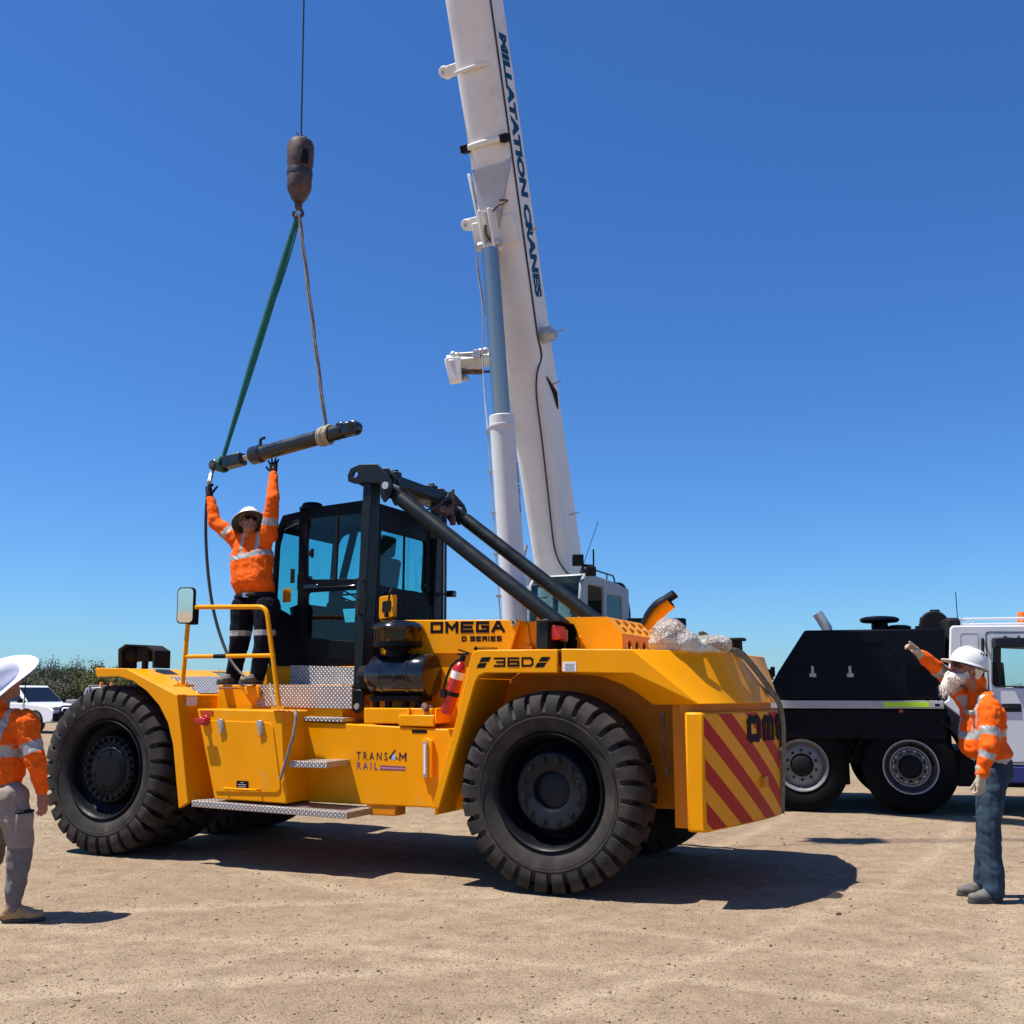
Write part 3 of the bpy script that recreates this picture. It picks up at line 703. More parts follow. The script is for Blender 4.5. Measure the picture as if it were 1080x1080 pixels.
mb = MB(); p = vp(255.5, 827.5, 0.006); mb.box(p, (0.13, 0.004, 0.065)); mb.m(1)
for k in range(3): mb.box(p + Vec((0.0, -0.003, 0.018 - 0.018*k)), (0.09 - 0.02*(k == 0)*3, 0.002, 0.006))
mb.build('data_plate', ['decal', 'stripgrey'], tb)
mb = MB(); p = vp(216.5, 760, 0.0); mb.cone(p + Vec((0, 0.02, 0)), p + Vec((0, -0.015, 0)), 0.05, 0.048, 20); mb.cone(p + Vec((0, -0.015, 0)), p + Vec((0, -0.05, 0)), 0.022, seg=12); mb.box(p + Vec((0, -0.065, 0)), (0.125, 0.035, 0.045)); mb.cone(p + Vec((0, -0.05, 0)), p + Vec((0, -0.08, 0)), 0.04, 0.035, 16)
mb.build('isolator_switch', 'red', tb, bevel=0.006)
mb = MB(); p = vp(218, 751.3, 0.016); mb.box(p, (0.15, 0.004, 0.03)); mb.build('warning_label', 'redlens', tb)

# ---- front fenders
def fender(mir):
    prof = [vp(101.5, 704.5, 0), vp(134, 705, 0), vp(160, 718.5, 0), vp(187.5, 733.2, 0), vp(192.5, 775, 0), vp(199.5, 846, 0), vp(207, 849, 0)]
    inn = [vp(103, 714, 0), vp(127, 713.5, 0), vp(141, 718, 0), vp(156, 729, 0), vp(169, 744, 0), vp(178, 762, 0), vp(183.5, 785, 0), vp(186, 812, 0), vp(189.5, 852.5, 0)]
    outl = prof[:6] + inn[::-1]
    # stretch of fender skin: outline given its width across both twin tyres
    f = (lambda p: mv(p)) if mir else (lambda p: p)
    mb = MB(); O = [f(p + Vec((0, -0.015, 0))) for p in outl]
    mb.extr(O, (0, (-1 if mir else 1)*0.06, 0))
    # top skin and rear skin
    t = 0.022
    top = [prof[0], prof[1], prof[3]]
    sk = [prof[0], prof[1], prof[3], prof[5]]
    und = [p + Vec((0.0, 0, -t)) for p in sk]; und[2] = sk[2] + Vec((-t, 0, -t)); und[3] = sk[3] + Vec((-t, 0, 0.0))
    pl = sk + und[::-1]
    mb.extr([f(p + Vec((0, 0.046, 0))) for p in pl], (0, (-1 if mir else 1)*1.14, 0))
    return mb.build('front_fender', 'yellow', CH, bevel=0.006)
ff = fender(False); fender(True)
# tread plate let into the sloping top
pr1, pr3 = vp(134, 705, 0), vp(187.5, 733.2, 0)
def onslope(px, py, off=0.006):
    e = (pr3 - pr1); nrm = Vec((-e.z, 0, e.x)).normalized()
    if nrm.z < 0: nrm = -nrm
    r_ = ray(px, py); o = CAMP - VO; oL = Vec((o.dot(VA), o.dot(VN), o.z)); rL = Vec((r_.dot(VA), r_.dot(VN), r_.z))
    t = (pr1 + nrm*off - oL).dot(nrm)/rL.dot(nrm); return oL + rL*t, nrm
T4 = [onslope(*q_) for q_ in ((180, 714), (232, 713.6), (258.5, 731.6), (211, 731.2))]
nr = T4[0][1]
mb = MB(); mb.extr([p - nr*0.005 for p, _ in T4], nr*0.009); mb.build('tread_plate', 'tread', ff)
mb = MB()
mb.box(vp(190.5, 739.5, 0.0) + Vec((0.02, 0.13, 0)), (0.004, 0.14, 0.08)); p = Vec(pr3)
mb.build('paper_label', 'white', ff)
mb = MB()                                      # small bolt heads along the rear edge of the fender
for k in range(8): mb.bolt(Vec((pr3.x + 0.02, 0.24 + 0.11*k, pr3.z - 0.075)), (1, 0, 0), 0.012, 0.01)
mb.build('bolt_heads', 'yellow', ff)

# ---- twin lamp housing on the fender
mb = MB(); v = 0.30
A = [vp(124.5, 703, v), vp(124.5, 686, v), vp(131, 679.5, v), vp(133.5, 679.5, v), vp(133.5, 703, v)]
mb.extr([vp(124.3, 704.5, v), vp(124.5, 684.5, v), vp(132, 679.3, v), vp(155, 680.3, v), vp(163.6, 686, v), vp(163, 704.5, v), vp(160.4, 704.5, v), vp(160.6, 687.5, v), vp(153.5, 682.3, v), vp(133.5, 681.3, v), vp(128, 685.5, v), vp(127.6, 704.5, v)], (0, 0.22, 0))
mb.extr([vp(124.4, 694.5, v + 0.06), vp(133, 694.5, v + 0.06), vp(133, 704.4, v + 0.06), vp(124.4, 704.4, v + 0.06)], (0, 0.1, 0))
lb = mb.build('lamp_housing', 'matt_black', CH, bevel=0.004)
mb = MB(); p = vp(139, 690, v + 0.1); mb.lathe([(0, -0.06), (0.05, -0.055), (0.085, -0.03), (0.10, 0.01), (0.095, 0.04), (0, 0.045)], p, (-0.2, 1, 0), 28); mb.cone(p + Vec((0, 0, -0.07)), p + Vec((0, 0, -0.2)), 0.018); mb.build('work_lamp', 'matt_black', CH)
mb = MB(); p = vp(153.6, 690, v + 0.1); mb.box(p, (0.155, 0.09, 0.15)); mb.m(1).box(p + Vec((0, 0.05, 0)), (0.13, 0.012, 0.12)).m(0); mb.box(p + Vec((0, 0, -0.12)), (0.05, 0.05, 0.14)); mb.build('work_lamp', ['matt_black', 'white'], CH, bevel=0.012)

# ---- steps
def tread_step(name, u0, u1, v0, v1, zt, th=0.045, sl=0.0):
    mb = MB(); mb.prism([(u0, v0, zt), (u1, v0, zt + sl), (u1, v0, zt - th + sl), (u0, v0, zt - th)], [(u0, v1, zt), (u1, v1, zt + sl), (u1, v1, zt - th + sl), (u0, v1, zt - th)])
    return mb.build(name, 'tread', CH, bevel=0.005)
s0, s1 = vp(202, 844, -0.02), vp(366, 856.6, -0.02)
mb = MB(); th = 0.058
mb.prism([s0, s1, s1 - Vec((0, 0, th)), s0 - Vec((0, 0, th))], [p + Vec((0, 0.44, 0)) for p in (s0, s1, s1 - Vec((0, 0, th)), s0 - Vec((0, 0, th)))])
mb.build('step', 'tread', CH, bevel=0.006)
p, q_ = vp(305, 802.6, 0.0), vp(344.5, 803.5, 0.0)
mb = MB(); mb.prism([p, q_, q_ - Vec((0, 0, 0.055)), p - Vec((0, 0, 0.055))], [x + Vec((0, BV - 0.002, 0)) for x in (p, q_, q_ - Vec((0, 0, 0.055)), p - Vec((0, 0, 0.055)))]); mb.build('step', 'tread', CH, bevel=0.005)
p, q_ = vp(316, 755.8, BV - 0.015), vp(362, 757, BV - 0.015)
mb = MB(); mb.prism([p, q_, q_ - Vec((0, 0, 0.04)), p - Vec((0, 0, 0.04))], [x + Vec((0, 0.20, 0)) for x in (p, q_, q_ - Vec((0, 0, 0.04)), p - Vec((0, 0, 0.04)))]); mb.build('step', 'tread', CH, bevel=0.005)
# little bracket at the right end of the long step
mb = MB(); p = vp(395, 850, BV); mb.box(p + Vec((0.06, 0.1, -0.03)), (0.30, 0.18, 0.10)); mb.build('step_bracket', 'yellow_dusty', CH, bevel=0.01)

# ---- operator's platform: tread-plate risers and decks
R1 = [vp(271.5, 722.5, 0.46), vp(371, 722.8, 0.46), vp(371, 747.5, 0.46), vp(271.5, 744.5, 0.46)]
R2 = [vp(306, 701.5, 0.74), vp(374, 703.5, 0.74), vp(374, 724, 0.74), vp(306, 724, 0.74)]
z1 = DECKZ = (R1[0].z + R1[1].z)/2; z2 = (R2[0].z + R2[1].z)/2
mb = MB(); mb.extr(R1, (0, 0.012, 0)); mb.extr(R2, (0, 0.012, 0)); mb.build('riser_plate', 'tread', CH)
mb = MB()
mb.box2((R1[0].x - .5, 0.475, z1 - 0.02), (vp(371.8, 731, .6).x - .03, 2.4, z1))
platform = mb.build('platform_deck', 'yellow', CH, bevel=0.004)
mb = MB(); mb.box2((R1[0].x - .48, 0.49, z1), (vp(371.8, 731, .6).x - .05, 2.38, z1 + .005)); mb.build('tread_plate', 'tread', platform)
mb = MB()
mb.box2((-3.25, 0.76, 1.30), (-1.25, 1.94, z2 - 0.005))
mb.box2((R1[0].x - 0.50, 0.48, 1.1), (vp(371.8, 731, .6).x - .03, 2.2, z1 - 0.025))
p = vp(262, 713, 0.85); mb.extr([vp(263, 722, 0.78), vp(268.5, 704.5, 0.78), vp(272, 702.5, 0.78), vp(306, 702.5, 0.78), vp(306, 722, 0.78)], (0, 0.02, 0))
mb.extr([vp(257, 724.5, 0.42), vp(257.5, 731.5, 0.42), vp(268, 737.5, 0.42), vp(273, 735, 0.42), vp(273, 722.5, 0.42)], (0, 0.03, 0))
mb.build('cab_plinth', 'yellow', CH, bevel=0.01)

# ---- hand rail
HV = 0.02
mb = MB()
pts = [vp(192.5, 722, HV), vp(198.5, 652, HV), vp(204, 640, HV), vp(274, 640.2, HV), vp(285, 652, HV), vp(294.5, 746, HV)]
mb.tube(bendpath([pts[0], vp(199.8, 640.3, HV), vp(281, 640, HV), pts[-1]], 0.09), 0.022, 12)
mb.tube([vp(194.8, 692.6, HV), vp(289.2, 691.3, HV)], 0.019, 10)
mb.box(pts[0] + Vec((0, 0.02, -0.01)), (0.15, 0.12, 0.02)); mb.box(pts[-1] + Vec((0, 0.02, -0.005)), (0.14, 0.10, 0.02))
for dx in (-0.05, 0.05): mb.bolt(pts[0] + Vec((dx, 0.0, 0.0)), (0, 0, 1), 0.014, 0.02)
rail = mb.build('hand_rail', 'yellow', CH)
mb = MB(); mb.tube([vp(226, 692.2, HV), vp(239, 692, HV)], 0.0205, 10); mb.build('scuffed_sticker', 'decal', rail)
# mirror
mb = MB(); c_ = vp(195.5, 638.5, -0.03)
face = Vec((0.30, -0.95, -0.040)).normalized()
right = face.cross(Vec((0, 0, 1))).normalized()*-1; upv = right.cross(face).normalized()
if upv.z < 0: upv = -upv
def mp(a, b, d): return c_ + right*a + upv*b + face*d
out = [mp(-.088, -.175, 0), mp(.088, -.175, 0), mp(.088, .175, 0), mp(-.088, .175, 0)]
mb.extr(rounded(out, 0.05), -face*0.045); mb.cone(c_ - face*0.04, c_ - face*0.09, 0.04); mb.tube([c_ - face*0.08, vp(203.5, 648, 0.02), vp(203.5, 655, 0.02)], 0.018)
mb.box(vp(203.5, 650, 0.04), (0.09, 0.07, 0.16))
mir = mb.build('wing_mirror', 'matt_black', CH, bevel=0.008)
mb = MB(); inn = [mp(-.076, -.163, 0.003), mp(.076, -.163, 0.003), mp(.076, .163, 0.003), mp(-.076, .163, 0.003)]
mb.extr(rounded(inn, 0.045), -face*0.006); mb.build('mirror_glass', 'mirror', mir)

# ---- cab
CV = 0.82; CW = 1.06                       # near side plane and width
def planeU(px, py, u):
    r = ray(px, py); t = (u - (CAMP - VO).dot(VA))/r.dot(VA); d = CAMP + r*t - VO; return Vec((u, d.dot(VN), d.z))
kc = lambda x, y: vp(x, y, CV)
UR = kc(397, 600).x
outer = [kc(283, 703), kc(286, 620), kc(291, 560), kc(298, 543.5), kc(340, 533.5), kc(382, 527.5)]
tR = kc(397, 530.5); outer += [Vec((UR, CV, tR.z)), Vec((UR, CV, outer[0].z))]
hs = [rounded([kc(289.5, 640), kc(293.2, 575), kc(300, 549.5), kc(315.5, 546.5), kc(313, 650), kc(311.5, 652.5)], 0.03),
      rounded([kc(323.5, 546.3), kc(381.5, 540.5), kc(379.5, 611.2), kc(323, 612)], 0.05),
      rounded([kc(323.5, 624), kc(379, 620.5), kc(377, 678), kc(323, 673.5)], 0.05)]
mb = MB(); mb.plate(outer, hs, (0, 0.05, 0)); cabn = mb.build('cab', 'black', CH, bevel=0.008)
fy = CV + CW; zl = outer[0].z + .42
farh = [rounded([Vec((outer[1].x + .07, fy, zl)), Vec((outer[2].x + .06, fy, outer[2].z)), Vec((outer[3].x + .05, fy, outer[3].z - .07)), Vec((outer[4].x, fy, outer[4].z - .075)), Vec((outer[5].x, fy, outer[5].z - .075)), Vec((UR - .07, fy, outer[6].z - .075)), Vec((UR - .07, fy, zl + .05))], .04)]
mb = MB(); mb.plate([p + Vec((0, CW, 0)) for p in outer], farh, (0, -0.05, 0)); mb.build('cab_side', 'black', cabn, bevel=0.008)
ya, yb = CV + 0.051, CV + CW - 0.051
P0 = outer[0]; P6 = outer[6]
# rear wall with its window
rw = [planeU(402, 568, UR), planeU(455.5, 563.5, UR), planeU(456, 622.5, UR), planeU(402, 622.5, UR)]
ym = max(rw[0].y, CV + .07); yM = min(rw[1].y, CV + CW - .07)
zT_, zB_ = (rw[0].z + rw[1].z)/2, (rw[2].z + rw[3].z)/2
rwin = rounded([Vec((UR, ym, zT_)), Vec((UR, yM, zT_)), Vec((UR, yM, zB_)), Vec((UR, ym, zB_))], 0.05)
mb = MB(); mb.plate([Vec((UR - .002, ya, P6.z - .002)), Vec((UR - .002, yb, P6.z - .002)), Vec((UR - .002, yb, P0.z)), Vec((UR - .002, ya, P0.z))], [[p + Vec((-.002, 0, 0)) for p in rwin]], (-0.05, 0, 0)); rwl = mb.build('cab_rear', 'black', cabn, bevel=0.006)
mb = MB(); mb.extr([p + Vec((-.03, 0, 0)) for p in rwin], (0.006, 0, 0)); mb.build('rear_window', 'cabglass', rwl)
mb = MB(); my = ym + (yM - ym)*.52; mb.box((UR - .02, my, (zT_ + zB_)/2), (.02, .014, zT_ - zB_)); mb.build('window_bar', 'matt_black', rwl)
mb = MB(); a_ = Vec((UR + .012, yM - .10, zB_ + .02)); mb.tube([a_, a_ + Vec((.01, -.02, .33))], [.02, .007]); mb.tube([a_ + Vec((0, 0, .02)), a_ + Vec((0, .07, .07))], .012); mb.build('wiper', 'matt_black', rwl)
mb = MB(); mb.box((UR + .005, yM - .03, zB_ + .36), (.03, .04, .06)); mb.build('window_catch', 'matt_black', rwl)
mb = MB(); g0, g1 = ym + .12, yM + .02; zg1, zg0 = zB_ - .05, planeU(430, 654, UR).z
mb.box((UR + .004, (g0 + g1)/2, (zg0 + zg1)/2), (.008, g1 - g0, zg1 - zg0)); mb.m(1)
for i in range(18): mb.box((UR + .011, g0 + (g1 - g0)*(i + .5)/18, (zg0 + zg1)/2), (.006, .008, zg1 - zg0))
for i in range(10): mb.box((UR + .0125, (g0 + g1)/2, zg0 + (zg1 - zg0)*(i + .5)/10), (.004, g1 - g0, .006))
mb.build('air_grille', ['matt_black', 'slate'], rwl)
# roof skin with a barred skylight, front cross member, floor
def roofstrip(i0, i1, y0, y1, th=0.035):
    a, b = outer[i0], outer[i1]; n_ = Vec((a.z - b.z, 0, b.x - a.x)).normalized()
    if n_.z < 0: n_ = -n_
    def P(p, y): return Vec((p.x, y, p.z))
    return [P(a, y0), P(b, y0), P(b - n_*th, y0), P(a - n_*th, y0)], [P(a, y1), P(b, y1), P(b - n_*th, y1), P(a - n_*th, y1)]
mb = MB()
for i0, i1 in ((2, 3), (5, 6)): mb.prism(*roofstrip(i0, i1, ya, yb))
for i0, i1 in ((3, 4), (4, 5)):
    mb.prism(*roofstrip(i0, i1, ya, ya + 0.12)); mb.prism(*roofstrip(i0, i1, yb - 0.12, yb))
for k in range(5):
    y_ = ya + 0.22 + 0.13*k; mb.prism(*roofstrip(4, 5, y_, y_ + 0.035, 0.05))
mb.prism(*roofstrip(3, 4, ya + 0.121, yb - 0.121))
roof = mb.build('cab_roof', 'black', cabn, bevel=0.006)
mb = MB(); mb.box2((P0.x + 0.01, ya, P0.z), (P0.x + 0.06, yb, P0.z + 0.15)); mb.box2((P0.x + 0.061, ya, P0.z), (UR - 0.06, yb, P0.z + 0.04)); mb.build('cab_floor', 'black', cabn)
mb = MB(); p = (outer[4] + outer[3])/2 + Vec((0.05, 0.10, 0.02)); mb.lathe([(0.13, -0.01), (0.13, 0.02), (0.11, 0.03), (0.10, 0.06), (0.08, 0.07), (0, 0.075)], p, (0, 0, 1), 24); mb.build('roof_vent', 'black', cabn)
mb = MB(); mb.extr([p + Vec((0, 0.02, 0)) for p in hs[0]], (0, 0.006, 0)); mb.build('quarter_window', 'cabglass', cabn)
for h in farh:
    mb = MB(); mb.extr([p + Vec((0, -0.03, 0)) for p in h], (0, 0.006, 0)); mb.build('far_window', 'clearglass', cabn)
mb = MB(); fp0, fp1 = vp(375.5, 556, fy - .05), vp(359, 625, fy - .05); fp2 = fp1 + (fp1 - fp0)*.45
mb.extr([fp0 + Vec((-.035, 0, 0)), fp0 + Vec((.05, 0, 0)), fp2 + Vec((.04, 0, 0)), fp2 + Vec((-.045, 0, 0))], (0, -.04, 0)); mb.build('cab_pillar', 'black', cabn, bevel=.006)
mb = MB(); fw_ = [Vec((outer[1].x + .012, ya + .05, outer[1].z)), Vec((outer[2].x + .012, ya + .05, outer[2].z - .05)), Vec((outer[2].x + .012, yb - .05, outer[2].z - .05)), Vec((outer[1].x + .012, yb - .05, outer[1].z))]; mb.extr(fw_, (.006, 0, 0)); mb.build('front_window', 'clearglass', cabn)
# door with its two panes
mb = MB(); k = lambda x, y: vp(x, y, CV - 0.012)
dh = [rounded([k(324.5, 547), k(381, 541.5), k(379, 610.5), k(324, 611)], 0.05), rounded([k(324.5, 625), k(378.5, 622), k(376.5, 677), k(324, 672.5)], 0.05)]
mb.plate(rounded([k(318.5, 541.5), k(385, 533.5), k(381, 696), k(314.5, 694)], 0.04), dh, (0, 0.014, 0))
door = mb.build('door', 'black', cabn, bevel=0.005)
mb = MB(); mb.extr([p + Vec((0, 0.004, 0)) for p in dh[0]], (0, 0.006, 0)); pane = mb.build('window', 'cabglass', door)
mb = MB(); mb.extr([p + Vec((0, 0.004, 0)) for p in dh[1]], (0, 0.006, 0)); mb.build('window', 'cabglass', door)
mb = MB(); a_, b_ = k(355.5, 545.5), k(354, 611); mb.box((a_ + b_)/2, (0.025, 0.018, (a_ - b_).length)); p = k(327.5, 583.5); mb.box(p, (0.05, 0.03, 0.05)); mb.box(p + Vec((0.02, 0, 0)), (0.02, 0.03, 0.09)); mb.build('window_catch', 'matt_black', door)
mb = MB(); mb.box((k(320, 618.5) + k(336, 618.5))/2, (0.17, 0.02, 0.04)); mb.box((k(324, 620) + k(378, 617.5))/2 + Vec((0, -0.004, 0.0)), (0.55, 0.01, 0.012)); mb.build('door_handle', 'black_gloss', door, bevel=0.004)
mb = MB(); g0, g1, g2, g3 = vp(378, 611.5, 0.62), vp(376, 619, 0.54), vp(377, 644, 0.54), vp(383, 648, 0.62)
mb.tube(bendpath([vp(384.5, 611.5, 0.60), vp(377.5, 612, 0.54), vp(375.6, 646, 0.54), vp(381.5, 648.5, 0.60)], 0.06), 0.011, 8); mb.build('grab_handle', 'black_gloss', CH)
# seat, console, steering wheel inside
mb = MB(); sx = UR - .28; sz = zB_ + .02
mb.box((sx - 0.30, 1.35, sz - 0.42), (0.52, 0.50, 0.14)); mb.box((sx, 1.35, sz + 0.02), (0.14, 0.50, 0.62), Matrix.Rotation(R_(8), 3, 'Y')); mb.box((sx + 0.05, 1.35, sz + 0.44), (0.10, 0.30, 0.22), Matrix.Rotation(R_(5), 3, 'Y')); mb.box((sx - 0.25, 1.07, sz - 0.18), (0.42, 0.08, 0.08)); mb.box((sx - 0.2, 1.35, sz - 0.62), (0.3, 0.3, 0.28))
mb.build('seat', 'seatcloth', cabn, bevel=0.04, seg=3)
mb = MB(); x0 = P0.x
mb.box((x0 + 0.25, 1.35, P0.z + 0.38), (0.16, 0.75, 0.5), Matrix.Rotation(R_(-14), 3, 'Y')); mb.tube([(x0 + 0.28, 1.35, P0.z + 0.3), (x0 + 0.52, 1.35, P0.z + 0.72)], 0.035)
mb.lathe([(0.17, -0.013), (0.185, 0), (0.17, 0.013), (0.155, 0)], (x0 + 0.53, 1.35, P0.z + 0.75), (0.5, 0, 0.86), 32, closed=True)
mb.box((x0 + 0.53, 1.35, P0.z + 0.75), (0.30, 0.03, 0.02)); mb.box((sx - 0.15, 1.72, sz - 0.25), (0.7, 0.16, 0.5)); mb.box((x0 + 0.28, 1.0, P0.z + 0.85), (0.04, 0.22, 0.16))
mb.build('console', 'matt_black', cabn, bevel=0.012)
# small stickers on the quarter window
mb = MB(); mb.extr([vp(298.5, 621, CV + 0.015), vp(307, 620.5, CV + 0.015), vp(306.5, 635, CV + 0.015), vp(298, 635.5, CV + 0.015)], (0, 0.003, 0)); mb.m(1).extr([vp(306.5, 600, CV + 0.015), vp(311, 600, CV + 0.015), vp(310.5, 615, CV + 0.015), vp(306, 615, CV + 0.015)], (0, 0.003, 0))
mb.build('window_sticker', ['yellow_dusty', 'matt_black'], cabn)

# ---- mast posts, brackets, cross beam, stay tubes
PV = 0.60
pb, pt_ = vp(371.8, 731, PV), vp(383, 509.5, PV)
def mast(mir):
    f = (lambda p: mv(p)) if mir else (lambda p: Vec(p))
    mb = MB(); wU, wV = 0.10, 0.17
    def sec(p, sgn=1): return [f(p), f(p + Vec((wU, 0, 0))), f(p + Vec((wU, wV, 0))), f(p + Vec((0, wV, 0)))]
    mb.prism(sec(pb), sec(pt_))
    b2 = vp(371.3, 733, PV - 0.012)
    mb.box2(f(b2 + Vec((0.0, -0.01, 0.0))), f(b2 + Vec((0.13, 0.20, 0.05))))
    po = mb.build('mast_post', 'slate', CH, bevel=0.010)
    mb = MB(); c = vp(376.5, 745, PV - 0.02)
    ear = [c + Vec((0.062*math.cos(a), 0, 0.062*math.sin(a))) for a in np.linspace(math.pi, 2*math.pi, 12)] + [c + Vec((0.062, 0, 0.12)), c + Vec((-0.062, 0, 0.12))]
    mb.extr([f(p) for p in ear], (0, -0.03 if mir else 0.03, 0)); mb.build('post_foot', 'slate', po, bevel=0.006)
    mb = MB(); mb.cone(f(c + Vec((0, -0.012, 0))), f(c + Vec((0, 0.2, 0))), 0.028, seg=20); mb.build('pivot_pin', 'galv', po)
    # top bracket traced from its profile
    q = [(366.8, 507.5), (366.5, 501), (369.5, 494), (378.5, 489.8), (397, 489), (402.3, 494.2), (411, 504.5), (414, 513), (410, 524), (404.5, 529.7), (401.5, 524.5), (400, 509), (382, 509), (379.5, 510.5), (372, 509.6)]
    pts = [vp(x, y, PV - 0.03) for x, y in q]; hc = vp(374.6, 500.3, PV - 0.03)
    hole = [hc + Vec((0.028*math.cos(a), 0, 0.028*math.sin(a))) for a in np.linspace(0, 2*math.pi, 14)[:-1]]
    mb = MB(); mb.plate([f(p) for p in pts], [[f(p) for p in hole]], (0, -0.035 if mir else 0.035, 0)); mb.plate([f(p + Vec((0, 0.20, 0))) for p in pts], [[f(p + Vec((0, 0.20, 0))) for p in hole]], (0, -0.03 if mir else 0.03, 0))
    mb.build('mast_bracket', 'slate', po, bevel=0.005)
    mb = MB(); c = vp(406.5, 512, PV - 0.04); mb.cone(f(c + Vec((0, -0.008, 0))), f(c + Vec((0, 0.26, 0))), 0.036, seg=24); mb.build('stay_pin', 'galv', po)
    # stay tube
    a_ = vp(408, 514, PV + 0.075); b_ = vp(584, 653.5, PV + 0.075)
    d_ = (b_ - a_).normalized(); mb = MB()
    mb.cone(f(a_ + d_*0.20), f(b_ + d_*0.12), 0.072, seg=28)
    for y_ in (-0.045, 0.03):
        pl = [a_ + Vec((0, y_, 0)) + Vec((0.05*math.cos(t_), 0, 0.05*math.sin(t_))) for t_ in np.linspace(math.pi*0.5 - 0.7, math.pi*1.5 - 0.7, 8)]
        s_ = Vec((-d_.z, 0, d_.x)).normalized()
        e = a_ + d_*0.36 + Vec((0, y_, 0)); lo = [a_ + Vec((0, y_, 0)) - s_*0.06, e - s_*0.05, e + s_*0.05, a_ + Vec((0, y_, 0)) + s_*0.06, a_ + Vec((0, y_, 0)) - d_*0.06]
        mb.extr([f(p) for p in lo], (0, (-1 if mir else 1)*0.018, 0))
    mb.build('stay_tube', 'slate', CH, bevel=0.004)
mast(False); mast(True)
mb = MB(); c = vp(394, 500, PV)
mb.box2((c.x - 0.13, PV + 0.02, c.z - 0.10), (c.x + 0.10, W_ - PV - 0.02, c.z + 0.04)); mb.box2((c.x + 0.10, PV + 0.2, c.z - 0.10), (c.x + 0.16, W_ - PV - 0.2, c.z - 0.02))
cb = mb.build('cross_beam', 'slate', CH, bevel=0.02)
for y_ in (1.0, 1.75): mb = MB(); mb.box((c.x, y_, c.z + 0.065), (0.10, 0.10, 0.06)); mb.cone((c.x, y_, c.z + 0.09), (c.x, y_, c.z + 0.12), 0.03); mb.build('beam_lug', 'slate', cb, bevel=0.008)
mb = MB(); 
mb.tube(spline([(c.x + 0.12, 0.72, c.z + 0.02), (c.x + 0.2, 0.85, c.z - 0.1), (c.x + 0.24, 1.05, c.z - 0.26), (c.x + 0.2, 1.35, c.z - 0.24), (c.x + 0.2, 1.65, c.z - 0.10), (c.x + 0.16, 1.85, c.z + 0.02)]), 0.011, 8)
mb.tube(spline([(c.x + 0.14, 0.80, c.z - 0.02), (c.x + 0.22, 1.0, c.z - 0.18), (c.x + 0.22, 1.4, c.z - 0.30), (c.x + 0.18, 1.75, c.z - 0.22), (c.x + 0.16, 1.9, c.z - 0.1)]), 0.010, 8)
for dx, dy in ((0.10, 1.82), (0.145, 1.80)):
    mb.tube([(c.x + dx, dy, c.z - 0.10), (c.x + dx + 0.01, dy, 2.15)], 0.014, 8)
mb.build('hydraulic_hoses', 'hose', CH)
mb = MB(); mb.box((c.x + 0.16, 1.72, c.z - 0.19), (0.09, 0.3, 0.07)); mb.cone((c.x + 0.2, 1.86, c.z + 0.06), (c.x + 0.2, 1.86, c.z - 0.32), 0.016, seg=10); mb.box((c.x + 0.2, 1.86, c.z - 0.28), (0.05, 0.05, 0.10)); mb.build('hose_fittings', 'rust', CH, bevel=0.006)
mb = MB(); p = vp(476, 626.5, W_ - PV); mb.box(p, (0.09, 0.08, 0.07)); mb.box(p + Vec((-0.09, 0, 0)), (0.1, 0.02, 0.02)); mb.build('work_lamp', 'black_gloss', CH, bevel=0.01)

# ---- engine hood with the name board
NV = 0.70
mb = MB()
mb.extr([vp(401, 654, NV), vp(549, 653.6, NV), vp(548, 656, NV), vp(537.5, 689.5, NV), vp(401, 690, NV)], (0, 0.03, 0))
mb.extr([mv(p) for p in (vp(401, 654, NV), vp(549, 653.6, NV), vp(537.5, 689.5, NV), vp(401, 690, NV))], (0, -0.03, 0))
nb = mb.build('side_cover', 'yellow', CH, bevel=0.008)
zc = vp(470, 653.5, NV).z
mb = MB()
mb.box2((-1.30, NV + 0.032, 1.2), (-0.95, W_ - NV - 0.032, zc - 0.012)); 
mb.box2((-0.95, NV + 0.10, 1.2), (-0.1, W_ - NV - 0.10, zc - 0.03))
mb.box2((-1.85, NV + 0.03, 1.2), (-0.9, NV + 0.05, 1.93))
mb.build('engine_cover', 'yellow', CH, bevel=0.015)
mb = MB(); p = vp(542, 656.5, NV); mb.cone(p + Vec((0, -0.012, 0)), p + Vec((0, 0.02, 0)), 0.028, seg=20); mb.m(1).cone(p + Vec((0, -0.02, 0)), p, 0.016, seg=6); mb.build('pivot_bolt', ['galv', 'rust'], nb)
mb = MB(); mb.extr([vp(553, 658, 0.78), vp(556.5, 658, 0.78), vp(561, 690, 0.78), vp(556, 690, 0.78)], (0, 0.05, 0)); mb.box(vp(559, 684, 0.78), (0.07, 0.05, 0.05)); mb.build('cover_strut', 'yellow', nb, bevel=0.006)
